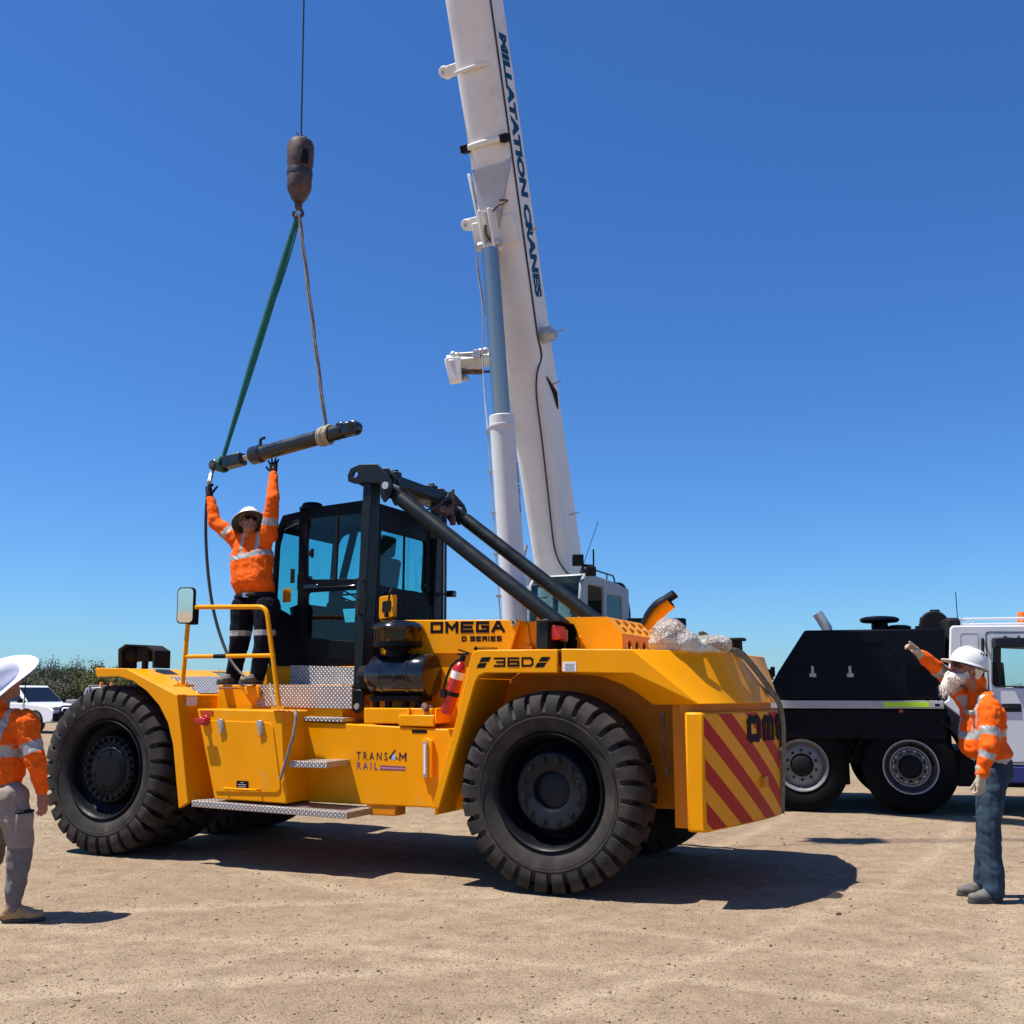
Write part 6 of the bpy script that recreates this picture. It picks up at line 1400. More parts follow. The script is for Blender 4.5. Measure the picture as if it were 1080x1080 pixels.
mb = MB(); p = kp(-.02, .05, zT + .12); mb.box(p + Vec((-.07, 0, .02)), (.15, .10, .15)); mb.tube([p + Vec((.0, 0, -.05)), p + Vec((.14, 0, -.06))], .02); mb.cone(p + Vec((.14, 0, -.16)), p + Vec((.14, 0, .17)), .012); mb.box(p + Vec((.10, 0, -.13)), (.14, .10, .12)); mb.build('work_lamp', 'matt_black', oc, world=True, bevel=.01)
mb = MB(); p = kp(.12, .35, zT); mb.cone(p, p + Vec((.0, 0, .14)), .045, .01, seg=10); mb.tube([p + Vec((0, 0, .1)), p + Vec((.22, 0, .72))], .005, 6); mb.build('aerial', 'matt_black', oc, world=True)
mb = MB(); mb.tube(bendpath([kp(.08, .45, zT - .01), kp(.08, .5, zT + .08), kp(.08, 1.35, zT + .06), kp(.08, 1.4, zT - .05)], .05), .012); mb.tube([kp(.08, 1.1, zT - .05), kp(.08, 1.1, zT + .07)], .01); mb.build('roof_rail', 'slate', oc, world=True)
mb = MB(); mb.tube(bendpath([kp(.2, LCb - .1, zT - .06), kp(.15, LCb + .12, zT - .04), kp(.1, LCb + .16, zT - .5), kp(.1, LCb + .05, zT - .62)], .12), .06, 12); mb.build('air_duct', 'matt_black', oc, world=True)
# grilles hanging beside the cab, small brackets between ram and boom
mb = MB(); q_ = bp(.27, .35, -.05); mb.box(q_, (.12, .1, .25)); mb.tube([q_, q_ + Vec((-.1, -.1, .3)), q_ + Vec((-.05, -.1, .5))], .03); mb.build('pipe_bracket', 'galv', sup, world=True)
# ================================================================== PEOPLE
def blob(name, prims, mats, parent, voxel=.009, sm=4, fold=0.0, fsize=.07, pick=None, seed=0):
    bm = bmesh.new()
    for pr in prims:
        if pr[0] == 'c':
            _, p0, r0, p1, r1 = pr; b = bmesh.new()
            for p, r in ((p0, r0), (p1, r1)): bmesh.ops.create_icosphere(b, subdivisions=2, radius=r, matrix=Matrix.Translation(Vec(p)))
            h = bmesh.ops.convex_hull(b, input=b.verts[:]); 
            kill = [g for g in h['geom_interior'] if isinstance(g, bmesh.types.BMVert)]
            if kill: bmesh.ops.delete(b, geom=kill, context='VERTS')
            fs = set(f for f in h['geom'] if isinstance(f, bmesh.types.BMFace)); bad = [f for f in b.faces if f not in fs]
            if bad: bmesh.ops.delete(b, geom=bad, context='FACES')
            t = bpy.data.meshes.new('t'); b.to_mesh(t); b.free(); bm.from_mesh(t); bpy.data.meshes.remove(t)
        else:
            _, c, r, rot = pr; bmesh.ops.create_icosphere(bm, subdivisions=3, radius=1, matrix=Matrix.Translation(Vec(c)) @ (rot.to_4x4() if rot else Matrix()) @ Matrix.Diagonal((*r, 1)))
    bmesh.ops.recalc_face_normals(bm, faces=bm.faces[:])
    me = bpy.data.meshes.new(name); bm.to_mesh(me); bm.free()
    o = bpy.data.objects.new(name, me); COL.objects.link(o)
    md = o.modifiers.new('r', 'REMESH'); md.mode = 'VOXEL'; md.voxel_size = voxel
    md = o.modifiers.new('s', 'SMOOTH'); md.factor = .5; md.iterations = sm
    dg = bpy.context.evaluated_depsgraph_get(); m2 = bpy.data.meshes.new_from_object(o.evaluated_get(dg)); o.modifiers.clear(); o.data = m2; m2.name = name; bpy.data.meshes.remove(me)
    if fold:
        n = len(m2.vertices); co = np.empty(n*3); m2.vertices.foreach_get('co', co); co = co.reshape(-1, 3); no = np.empty(n*3); m2.vertices.foreach_get('normal', no); no = no.reshape(-1, 3)
        d = np.array([mnoise.noise(Vec((x/fsize + seed, y/fsize, z/(fsize*.55)))) + .6*(abs(mnoise.noise(Vec((x/(fsize*.5) + y/(fsize*1.1), y/(fsize*.5) + seed, z/(fsize*.45) + x/(fsize*.8))))*2) - .5) for x, y, z in co])
        co += no*d[:, None]*fold; m2.vertices.foreach_set('co', co.ravel()); m2.update()
    m2.materials.clear()
    for m_ in mats: m2.materials.append(M[m_])
    m2.polygons.foreach_set('use_smooth', [True]*len(m2.polygons))
    if pick: m2.polygons.foreach_set('material_index', [pick(p.center) for p in m2.polygons])
    if parent is not None:
        m2.transform(ROOTM[root_of(parent).name].inverted()); o.parent = parent
    return o
def C_(a, ra, b, rb): return ('c', Vec(a), ra, Vec(b), rb)
def basis(f, up):
    f = Vec(f).normalized(); s = f.cross(Vec(up)).normalized(); u = s.cross(f).normalized(); return f, s, u      # s = the person's right
def head_prims(C, f, up, k=1.):
    f, s, u = basis(f, up); rot = Matrix((s, f, u)).transposed(); P = lambda a, b, c: C + (s*a + f*b + u*c)*k
    pr = [('e', P(0, -.012, .035), (.076*k, .096*k, .090*k), rot), ('e', P(0, .020, -.035), (.060*k, .072*k, .082*k), rot), C_(P(-.028, .052, -.085), .026*k, P(.028, .052, -.085), .026*k), C_(P(0, .062, -.095), .024*k, P(0, .066, -.088), .024*k),
          C_(P(0, .086, .015), .011*k, P(0, .108, -.022), .015*k), C_(P(-.014, .090, -.026), .011*k, P(.014, .090, -.026), .011*k), C_(P(-.036, .076, .030), .014*k, P(.036, .076, .030), .014*k),
          C_(P(-.020, .083, -.055), .010*k, P(.020, .083, -.055), .010*k), C_(P(-.018, .081, -.066), .010*k, P(.018, .081, -.066), .010*k), C_(P(-.042, .060, -.020), .022*k, P(-.040, .052, -.05), .02*k), C_(P(.042, .060, -.020), .022*k, P(.040, .052, -.05), .02*k)]
    for sg in (-1, 1): pr.append(('e', P(sg*.080, -.008, -.002), (.012*k, .020*k, .033*k), rot))
    return pr, P, rot
def hand_prims(w, d, n, t, curl=.5, spread=.25, r=.0105, k=1., each=None):
    """w wrist, d along the hand, n out of the palm, t to the thumb side"""
    d = Vec(d).normalized(); n = Vec(n); n = (n - d*n.dot(d)).normalized(); t0 = Vec(t); t = (t0 - d*t0.dot(d) - n*t0.dot(n)).normalized(); pr = []
    for o in (-.030, -.010, .010, .028): pr.append(C_(w + (d*.0 + t*o*.6)*k, .021*k, w + (d*.082 + t*o)*k, .0165*k))
    pr.append(C_(w - d*.03*k, .030*k, w + d*.02*k, .028*k))
    for i, (o, L) in enumerate(((.031, .074), (.0105, .084), (-.0105, .078), (-.030, .060))):
        cu = each[i] if each else curl*(1 + .12*i)
        p = w + (d*.088 + t*o)*k; dd = (d + t*(o/.03)*spread).normalized(); rr = r*k
        for j, fr in enumerate((.44, .32, .26)):
            q = p + dd*L*fr*k; pr.append(C_(p, rr, q, rr*.93)); rr *= .93; p = q
            ax = dd.cross(n).normalized(); dd = (Quaternion(ax, cu*(1.0 if j else 1.1)) @ dd).normalized()
    p = w + (d*.022 + t*.026)*k; dd = (d*.62 + t*.78 + n*.25).normalized() if spread > .03 else (d*.85 + t*.22 + n*.5).normalized(); rr = r*1.2*k
    for L in (.042, .034, .026): q = p + dd*L*k; pr.append(C_(p, rr, q, rr*.92)); rr *= .92; p = q; dd = (dd + d*.25 + n*curl*.35 - t*.12).normalized()
    return pr
def hard_hat(name, C, f, up, mat_, parent, brim=.0, k=1., under=None, peak=.055, curlb=0.0):
    """C the middle of the head; brim>0 a wide brim all round"""
    f, s, u = basis(f, up); P = lambda a, b, c: C + (s*a + f*b + u*c)*k; mb = MB(); n = 40
    rows = []
    for i in range(11):
        th = (math.pi/2)*i/10; r_ = math.cos(th)**.85; z = .035 + .128*math.sin(th)
        rows.append([P(.112*r_*math.cos(a), .138*r_*math.sin(a) - .008, z) for a in [2*math.pi*j/n for j in range(n)]])
    rv = [[mb.bm.verts.new(p) for p in row] for row in rows[:-1]]; top = mb.bm.verts.new(P(0, -.008, .163))
    for a, b in zip(rv, rv[1:]):
        for j in range(n): mb.bm.faces.new((a[j], a[(j+1) % n], b[(j+1) % n], b[j]))
    for j in range(n): mb.bm.faces.new((rv[-1][j], rv[-1][(j+1) % n], top))
    # brim ring, upper and under side
    def br(j, o, dz):
        a = 2*math.pi*j/n; ex = brim if brim else .006 + peak*max(0, math.sin(a))**2.2
        lift = curlb*abs(math.cos(a))**2*o*o if brim else 0
        drop = -.012*o if not brim else -.028*o*max(0, -math.sin(a)) - .022*o
        return P((.112 + ex*o)*math.cos(a), (.138 + ex*o)*math.sin(a) - .008, .036 + drop + lift + dz)
    st = (0, .35, .7, 1.) ; upr = [[mb.bm.verts.new(br(j, o, 0)) for j in range(n)] for o in st]; lor = [[mb.bm.verts.new(br(j, o if o else -.12, -.006)) for j in range(n)] for o in st]
    for L in (upr, lor):
        for a, b in zip(L, L[1:]):
            for j in range(n): mb.bm.faces.new((a[j], b[j], b[(j+1) % n], a[(j+1) % n]))
    for j in range(n): mb.bm.faces.new((upr[-1][j], lor[-1][j], lor[-1][(j+1) % n], upr[-1][(j+1) % n]))
    mb._done()
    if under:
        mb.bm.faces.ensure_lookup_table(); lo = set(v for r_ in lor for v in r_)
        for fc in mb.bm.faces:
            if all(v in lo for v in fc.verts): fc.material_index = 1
    if not brim:                            # raised ridges and vent holes
        for o in (-.03, 0, .03): mb.tube([P(o*1.0, .138*math.cos(t_)*.93 - .008, .037 + .130*math.sin(t_) - abs(o)*.12) for t_ in np.linspace(.35, 2.6, 12)], .006, 6)
    ob = mb.build(name, [mat_, under] if under else mat_, parent, world=True, smooth=50)
    if not brim:
        mb = MB()
        for sg in (-1, 1):
            for o in (-.045, -.025, -.005): 
                nn = (s*sg*.75 + u*.65).normalized(); p = P(sg*.085, o - .03, .125); mb.cone(p - nn*.01, p + nn*.006, .006, seg=10)
        mb.build('vent_holes', 'matt_black', ob, world=True)
    return ob
def glasses(P, parent, k=1.):
    mb = MB()
    for sg in (-1, 1):
        o_ = rounded([P(sg*.006, .104, .030), P(sg*.060, .086, .028), P(sg*.058, .084, -.006), P(sg*.012, .103, -.010)], .012*k); d = (P(0, 1, 0) - P(0, 0, 0)).normalized()*.006; mb.extr(o_, d)
        mb.tube([P(sg*.060, .088, .024), P(sg*.083, .0, .020)], .004, 6)
    mb.tube([P(-.01, .108, .022), P(.01, .108, .022)], .004, 6); return mb.build('sunglasses', 'sunglass', parent, world=True)

def dist_seg(p, a, b):
    ab = b - a; t = max(0., min(1., (p - a).dot(ab)/ab.length_squared)); return (p - (a + ab*t)).length, (p - a).dot(ab)/ab.length_squared
def person(label, J, o):
    root = empty('person', (J['pel'].x, J['pel'].y, o.get('z0', 0)), label, 'person')
    f = Vec(o['face']).normalized(); s = (J['shR'] - J['shL']).normalized(); sp = (J['neck'] - J['pel']); upv = sp.normalized(); fr = upv.cross(s).normalized()
    fr = fr if fr.dot(f) > 0 else -fr
    b = o.get('bulk', 1.); pel, neck = J['pel'], J['neck']; ch = pel + sp*.62; be = pel + sp*.28 + fr*o.get('belly', .0); vx = o.get('voxel', .009)
    hp, HP, hrot = head_prims(J['head'], o['look'], o['hup'], o.get('hk', 1.))
    # body: one continuous skin under the clothes
    bp_ = list(hp) + [C_(neck - upv*.02, .062, J['head'] - (HP(0, 0, 1) - J['head']).normalized()*.05 - (HP(0, 1, 0) - J['head']).normalized()*.015, .055), C_(J['shL'], .05, J['shR'], .05)]
    for sg in (-1, 1): bp_ += [C_(pel + s*sg*.06, .09*b, ch + s*sg*.07, .10*b)]
    for k in 'LR': bp_ += [C_(J['sh'+k], .052, J['el'+k], .040), C_(J['el'+k], .042, J['wr'+k], .027), C_(J['hip'+k], .08, J['kn'+k], .055), C_(J['kn'+k], .055, J['an'+k], .038), C_(pel, .09, J['hip'+k], .085)]
    for k in 'LR':
        if J.get('hand'+k): 
            h = J['hand'+k]
            if not o.get('glove'): bp_ += hand_prims(J['wr'+k], *h)
            else: bp_ += [C_(J['wr'+k], .024, J['wr'+k] + Vec(h[0]).normalized()*.08, .016)]
    body = blob('body', bp_, [o.get('skin', 'skin')], root, voxel=min(vx, .0075), sm=3)
    # shirt
    sh = []
    for sg in (-1, 0, 1): sh += [C_(pel + upv*.095 + s*sg*.085*b, .110*b, be + s*sg*.085*b, .118*b), C_(be + s*sg*.085*b, .118*b, ch + s*sg*.10*b, .115*b), C_(ch + s*sg*.10*b, .115*b, neck - upv*.075 + s*sg*.09, .078)]
    if o.get('depth'): sh += [C_(be + fr*o['depth'] + s*.05, .11, ch + fr*o['depth']*.8 + s*.05, .11), C_(be + fr*o['depth'] - s*.05, .11, ch + fr*o['depth']*.8 - s*.05, .11), C_(ch - fr*.03 + s*.08, .11, be + s*.08, .10), C_(ch - fr*.03 - s*.08, .11, be - s*.08, .10)]
    sh += [C_(neck - upv*.045 + s*.05, .058, J['shR'], .070), C_(neck - upv*.045 - s*.05, .058, J['shL'], .070), C_(neck - upv*.03, .070, neck + upv*o.get('collar', .035), o.get('cr', .064))]
    for k in 'LR': sh += [C_(J['sh'+k], .078*o.get('sleeve', 1), J['el'+k], .060*o.get('sleeve', 1)), C_(J['el'+k], .061*o.get('sleeve', 1), J['wr'+k].lerp(J['el'+k], .10), .046), C_(J['sh'+k], .075, ch + s*(.09 if k == 'R' else -.09), .09)]
    def pick(c):
        c = ROOTW @ c
        for k in 'LR':
            a, e, w = J['sh'+k], J['el'+k], J['wr'+k]
            d1, t1 = dist_seg(c, a, e); d2, t2 = dist_seg(c, e, w)
            if min(d1, d2) < .125 and (t1 > o.get('armt', .42) or d2 < .09):
                for which, lo, hi in o.get('arm', ((1, .5, .68),)):
                    t_, d_ = (t1, d1) if which == 1 else (t2, d2)
                    if d_ < .135 and lo < t_ < hi: return 1
                return 0
        h = (c - pel).dot(upv)/sp.length; lat = (c - pel).dot(s); front = (c - pel - sp*max(0, min(1, h))).dot(fr)
        for lo, hi in o.get('bands', ()):
            if lo < h < hi: return 1
        if o.get('straps') and h > o['straps'][0] and h < o.get('strapmax', 1.08) and o['straps'][1] < abs(lat) < o['straps'][2]: return 1
        if o.get('hem') and h < o['hem']: return 1
        return 0
    ROOTW = Matrix()
    so = blob('shirt', sh, ['orange', 'reflect'], body, voxel=vx, sm=5, fold=o.get('fold', .009), fsize=.11, pick=None, seed=o.get('seed', 0))
    ROOTW = ROOTM[root.name]
    so.data.polygons.foreach_set('material_index', [pick(p.center) for p in so.data.polygons])
    # trousers
    tr = []
    for sg in (-1, 0, 1): tr += [C_(pel + upv*.03 + s*sg*.08*b, .098*b, pel - upv*.06 + s*sg*.075, .105)]
    for k in 'LR':
        an = J['an'+k]; kn = J['kn'+k]; dn = (kn - an).normalized()
        tr += [C_(pel + (J['hip'+k] - pel)*.7, .105, J['hip'+k], .105), C_(J['hip'+k], .105*o.get('leg', 1), kn, .078*o.get('leg', 1)), C_(kn, .078*o.get('leg', 1), an + dn*.03, .062*o.get('cuff', 1)), C_(an + dn*.06, .060*o.get('cuff', 1), an + dn*.0, .064*o.get('cuff', 1))]
    tm_ = o['trousers']
    to = blob('trousers', tr, tm_, body, voxel=vx, sm=5, fold=o.get('tfold', .006), fsize=.15, seed=o.get('seed', 0) + 9)
    if o.get('legpick'): to.data.polygons.foreach_set('material_index', [o['legpick'](ROOTW @ p.center, J) for p in to.data.polygons])
    if o.get('belt'):
        mb = MB(); c = pel + upv*.035; n = 32; c = c + upv*.0
        pts = [c + s*(.185*b*math.cos(a)) + fr*(.112*b*math.sin(a) + o.get('belly', 0)*.4) for a in np.linspace(0, 2*math.pi, n)]
        mb.tube(pts, .018, 8, flat=(upv, 1.15)); mb.m(1).box(c + fr*(.118*b + o.get('belly', 0)*.4), (.055, .02, .045)); mb.build('belt', ['matt_black', 'steel'], to, world=True)
    # boots
    for k in 'LR':
        an, toe = J['an'+k], J['toe'+k]; d = (toe - an); d.z = 0; L = d.length; d.normalize(); sd = d.cross(Vec((0, 0, 1))); g = J.get('gz'+k, o.get('z0', 0)); heel = Vec((an.x, an.y, g)) - d*.055; 
        Zr = lambda b_, z: Vec((an.x, an.y, g)) + d*b_ + Vec((0, 0, z))
        bo = blob('boot', [C_(an + Vec((0, 0, .03)), .052, Zr(-.02, .07), .048), C_(Zr(-.035, .055), .043, Zr(.08, .052), .042), C_(Zr(.02, .08), .043, Zr(.11, .052), .040), C_(Zr(.10, .045) + sd*.016, .036, Zr(.175, .042) + sd*.010, .031), C_(Zr(.10, .045) - sd*.018, .036, Zr(.165, .042) - sd*.016, .031)], [o['boots']], body, voxel=.0075, sm=3, fold=.003, fsize=.04)
        mb = MB(); ol = []
        for t_ in np.linspace(0, 2*math.pi, 25)[:-1]:
            x = math.cos(t_); y = math.sin(t_); bx = .075 + .14*x; wd = .050 if x > -.1 else .042; ol.append(Vec((an.x, an.y, g + .002)) + d*bx + sd*(wd*np.sign(y)*abs(y)**.8))
        mb.extr(ol, (0, 0, .024)); mb.build('sole', 'sole', bo, world=True, bevel=.004)
    if o.get('glove'):
        for k in 'LR':
            w = J['wr'+k]; h = J['hand'+k]; gp = hand_prims(w, *h, r=.0118) if len(h) == 4 else hand_prims(w, h[0], h[1], h[2], h[3], h[4], r=.0118, each=h[5] if len(h) > 5 else None)
            gp.append(C_(w + Vec(h[0]).normalized()*-.055, .040, w, .034)); blob('glove', gp, [o['glove']], body, voxel=.005, sm=2, fold=.002 if o['glove'] == 'glove_tan' else 0, fsize=.03)
    return root, body, HP, fr, s, upv

# ---- worker on the machine, both arms up
VM = .55
q = lambda x, y, dv=0: V2W(vp(x, y, VM + dv))
Jm = dict(pel=q(269.5, 632, .02), neck=q(263.5, 562, .0), head=q(262.5, 552.5, -.03), shR=q(249, 569.5), shL=q(283, 565), elR=q(227, 551, -.06), elL=q(287.5, 527, -.02), wrR=q(221.5, 524, -.05), wrL=q(288.5, 498, .10),
          hipR=q(257.5, 640), hipL=q(282, 640), knR=q(253, 677, -.03), knL=q(278.5, 677, -.05), anR=q(246.5, 711, .02), anL=q(272, 712, -.04))
gz = vp(262, 722, .5).z
gz = DECKZ + .006
for k in 'RL': Jm['an'+k].z = gz + .10
Jm['toeR'] = Jm['anR'] + Vec((-.10, -.17, -.06)); Jm['toeL'] = Jm['anL'] + Vec((-.12, -.16, -.06)); Jm['gzR'] = gz; Jm['gzL'] = gz
Jm['handR'] = (q(219.5, 512, -.05) - Jm['wrR'], (.45, .75, .1), (.9, -.2, .2), .95, .10); Jm['handL'] = (q(288.5, 486, .13) - Jm['wrL'], (.0, .25, .9) if False else (.1, .9, .35), (-.95, 0, .1), .12, .42)
def lp_m(c, J):
    for k in 'RL':
        d, t = dist_seg(c, J['kn'+k], J['an'+k])
        if d < .14 and -.16 < t < -.03: return 1
    return 0
def strap_leg(c, J):
    z = c.z - gz; return 1 if .475 < z < .53 else 0
pm, bm_, HPm, frm, sm_, um = person('worker in orange hi-vis shirt and navy trousers standing on the yellow machine, both arms raised', Jm, dict(face=(.28, -.96, 0), look=(.42, -.80, .42), hup=(-.10, .35, .93), hk=1.0, bulk=1.13, belly=.035, skin='skin_tan', z0=gz, arm=((1, .28, .48),), armt=.22, sleeve=1.18, bands=((.60, .68),), straps=(.64, .075, .115), hem=None, trousers=['navy', 'reflect'], legpick=strap_leg, belt=True, boots='boot_grey', glove='glove_black', fold=.009, seed=3, leg=1.28, cuff=1.25))
hard_hat('hat', Jm['head'] + Vec((0, .0, .015)), (.42, -.80, .48), (-.18, .46, .84), 'hatwhite', bm_, brim=.055, under='hatdark', k=1.02); glasses(HPm, bm_)
# ---- older worker at the right, arm stretched out
YR = 8.12
q = lambda x, y, dy=0: Y(x, y, YR + dy)
Jr = dict(pel=q(1047, 806, .08), neck=q(1031, 726, .06), head=q(1018.5, 705.5, .04), shL=q(1044, 747, -.13), shR=q(1022, 742, .22), elL=q(1043, 790, -.22), wrL=q(1034.5, 818, -.20), elR=q(996, 711, .18), wrR=q(970, 690, .06),
          hipL=q(1049, 813, -.02), hipR=q(1044, 812, .17), knL=q(1043.5, 872, -.04), knR=q(1041, 868, .17), anL=q(1048, 937, -.03), anR=q(1038, 932, .22))
for k, zz in (('L', .10), ('R', .10)): Jr['an'+k].z = zz
Jr['toeL'] = Jr['anL'] + Vec((-.22, -.03, -.06)); Jr['toeR'] = Jr['anR'] + Vec((-.22, .02, -.06))
Jr['handL'] = ((-.10, -.05, -1), (-.35, .95, 0), (-1, -.35, 0), .85, .0); Jr['handR'] = (q(955, 676, .0) - Jr['wrR'], (-.4, -.2, -.9), (.3, -.9, .35), .35, .02, (.05, .75, .9, 1.0))
def leg_none(c, J): return 0
pr_, br2, HPr, frr, sr, ur = person('bearded older man in orange hi-vis shirt, jeans and white hard hat, one arm outstretched', Jr, dict(face=(-1, -.05, 0), look=(-1, -.12, .30), hup=(0.30, 0, 1), hk=1.04, bulk=1.10, belly=.055, depth=.05, skin='skin_tan', arm=((1, .50, .70), (2, .10, .34)), bands=((.38, .47),), straps=(.40, .08, .13), strapmax=.93, hem=.10, trousers=['jeans'], boots='boot_grey', glove='glove_tan', fold=.011, seed=12, tfold=.009, leg=1.05, cuff=1.3, sleeve=1.12, collar=.055, cr=.076))
hard_hat('hard_hat', Jr['head'] + Vec((.012, 0, .0)), (-1, -.10, .28), (.30, 0, 1), 'hatwhite', br2, k=1.08, peak=.06); glasses(HPr, br2)
bd = [C_(q(1005, 713, .0), .040, q(1005, 713, .09), .040), C_(q(1003, 715, .045), .058, q(997.5, 724, .045), .050), C_(q(997.5, 724, .045), .050, q(994.5, 731, .045), .022), C_(q(1006, 716, .045), .055, q(1001, 727, .045), .035), C_(q(1011, 715, .0), .042, q(1004, 718, .02), .045), C_(q(1011, 715, .09), .042, q(1004, 718, .07), .045), C_(q(1004, 714.5, -.005), .042, q(1016, 713.5, -.022), .026), C_(q(1004, 714.5, .09), .042, q(1016, 713.5, .105), .026), C_(q(1016, 713.5, -.022), .026, q(1020, 709, -.030), .012), C_(q(1016, 713.5, .105), .026, q(1020, 709, .11), .012), C_(q(1001, 708.5, .02), .014, q(1001, 708.5, .07), .014)]
bd = [C_(a, ra*.86, b, rb*.86) for _, a, ra, b, rb in bd]
blob('beard', bd, ['beard'], br2, voxel=.006, sm=3, fold=.005, fsize=.03)
mb = MB(); rb_ = random.Random(4)
for k in range(900):                       # separate hairs give the beard its soft edge
    _, a, ra, b, rb = rb_.choice(bd); t = rb_.random(); c = a.lerp(b, t); r_ = ra + (rb - ra)*t
    d = Vec((rb_.gauss(-.2, 1), rb_.gauss(0, 1), rb_.gauss(-.1, 1))).normalized(); p = c + d*r_*.9; L_ = rb_.uniform(.018, .050)
    g = (d*.45 + Vec((-.35, 0, -.85)) + Vec((rb_.gauss(0, .15), rb_.gauss(0, .15), 0))).normalized(); e = p + g*L_*.5 + Vec((0, 0, -.004)); mb.tube([p, e, e + (g + Vec((-.05, 0, -.35))).normalized()*L_*.5], [.0026, .0020, .0006], 4, caps=False)
mb.build('beard_hair', 'beard', br2, world=True, recalc=False)
blob('hair', [C_(HPr(-.055, -.075, .0), .032, HPr(.055, -.075, .0), .032), C_(HPr(-.05, -.075, -.035), .025, HPr(.05, -.075, -.035), .025), C_(HPr(.075, -.04, .01), .016, HPr(.07, -.06, -.02), .018), C_(HPr(-.075, -.04, .01), .016, HPr(-.07, -.06, -.02), .018)], ['beard'], br2, voxel=.006, sm=3, fold=.004, fsize=.02)
mb = MB(); pc_ = Jr['pel'].lerp(Jr['neck'], .60) + frr*.128 - sr*.075
rotp = Matrix((sr, frr, ur)).transposed(); mb.box(pc_, (.11, .03, .13), rotp); mb.m(1).box(pc_ + ur*.075 + frr*.004, (.115, .03, .035), rotp); mb.m(2).box(pc_ - ur*.02 + frr*.013, (.05, .012, .10), rotp); mb.build('breast_pocket', ['orange', 'reflect', 'stripgrey'], br2, world=True, bevel=.008)
# ---- man in the wide hat at the left edge, walking away
YL = 7.42
q = lambda x, y, dy=0: Y(x, y, YL + dy)
Jl = dict(pel=q(-1, 833, .08), neck=q(0, 747, .10), head=q(4, 722, .10), shR=q(26, 761, -.03), elR=q(39, 806, -.05), wrR=q(44.5, 836, .02), hipR=q(12, 842, .0), knR=q(22, 890, .0), anR=q(14, 951, .0))
fL = Vec((.55, .83, 0)).normalized(); sL = fL.cross(Vec((0, 0, 1)))
Jl['shL'] = Jl['shR'] - sL*.40; Jl['elL'] = Jl['shL'] - sL*.07 - Vec((0, 0, .29)) - fL*.04; Jl['wrL'] = Jl['elL'] + fL*.12 - Vec((0, 0, .22)); Jl['hipL'] = Jl['hipR'] - sL*.19; Jl['knL'] = Jl['hipL'] + Vec((0, 0, -.42)) + fL*.02 - sL*.04; Jl['anL'] = Jl['knL'] - Vec((0, 0, .38)) - fL*.22
Jl['anR'].z = .10; Jl['anL'].z = .13
Jl['toeR'] = Jl['anR'] + Vec((.20, .07, -.07)); Jl['toeL'] = Jl['anL'] + fL*.2; Jl['handR'] = ((.10, .05, -1), (-.8, .3, 0), fL, .45, .08); Jl['handL'] = ((.0, .1, -1), (.8, -.3, 0), fL, .45, .08)
def lp_l(c, J): return 1 if c.z < .50 else 0
pl_, bl2, HPl, frl, sl_, ul = person('man in wide white hat, orange shirt and taupe trousers walking at the left edge', Jl, dict(face=fL, look=(.75, .52, .35), hup=(-.30, -.35, .88), hk=1.02, bulk=1.05, belly=.02, skin='skin_tan', arm=((1, .50, .76),), sleeve=1.15, bands=((.38, .53),), straps=(.50, .085, .14), trousers=['taupe', 'taupe_dark'], legpick=lp_l, boots='boot_tan', fold=.012, seed=21, leg=1.16, cuff=.92, tfold=.010))
hard_hat('sun_hat', Jl['head'] + Vec((0, 0, .012)), (.75, .52, .75), (-.27, -.62, .74), 'hatcloth', bl2, brim=.115, curlb=.05, k=1.12)
mb = MB(); 
rotL = Matrix((sl_, fL, Vec((0, 0, 1)))).transposed(); th_ = Jl['hipR'].lerp(Jl['knR'], .55) + sl_*.085 
mb.box(th_, (.045, .13, .15), rotL); mb.m(1).box(th_ + Vec((0, 0, .085)), (.048, .133, .022), rotL); mb.build('thigh_pocket', ['taupe', 'matt_black'], bl2, world=True, bevel=.015)
mb = MB(); p_ = Jl['pel'] - fL*.10 + sl_*.08 + Vec((0, 0, -.06)); mb.box(p_, (.13, .035, .012), rotL); mb.build('pocket_trim', 'matt_black', bl2, world=True)
# ---- crane operator behind the windscreen
hd = Y(607, 641, 14.35); of = (-Kb).normalized(); os_ = of.cross(Vec((0, 0, 1)))
Jo = dict(head=hd, neck=hd + Vec((0, 0, -.15)) - of*.02, pel=hd + Vec((0, 0, -.66)) - of*.08)
for k, sg in (('R', 1), ('L', -1)):
    Jo['sh'+k] = Jo['neck'] + os_*sg*.19 - Vec((0, 0, .05)); Jo['el'+k] = Jo['sh'+k] + Vec((0, 0, -.26)) + of*.08 + os_*sg*.04; Jo['wr'+k] = Jo['el'+k] + of*.22 + Vec((0, 0, -.02)); Jo['hip'+k] = Jo['pel'] + os_*sg*.09; Jo['kn'+k] = Jo['hip'+k] + of*.40; Jo['an'+k] = Jo['kn'+k] + Vec((0, 0, -.38)); Jo['toe'+k] = Jo['an'+k] + of*.2; Jo['gz'+k] = Jo['an'+k].z - .1; Jo['hand'+k] = (of, (0, 0, -1), -os_*sg, .6, .1)
po_, bo2, HPo, *_ = person('crane operator with a white helmet seated in the crane cab', Jo, dict(face=of, look=of + Vec((-.2, 0, .15)), hup=(0, 0, 1), trousers=['navy'], boots='boot_dark', bands=((.5, .58),), straps=(.55, .07, .11), voxel=.012, seed=30, z0=Jo['gzR']))
hard_hat('hard_hat', hd, of, (0, 0, 1), 'hatwhite', bo2)

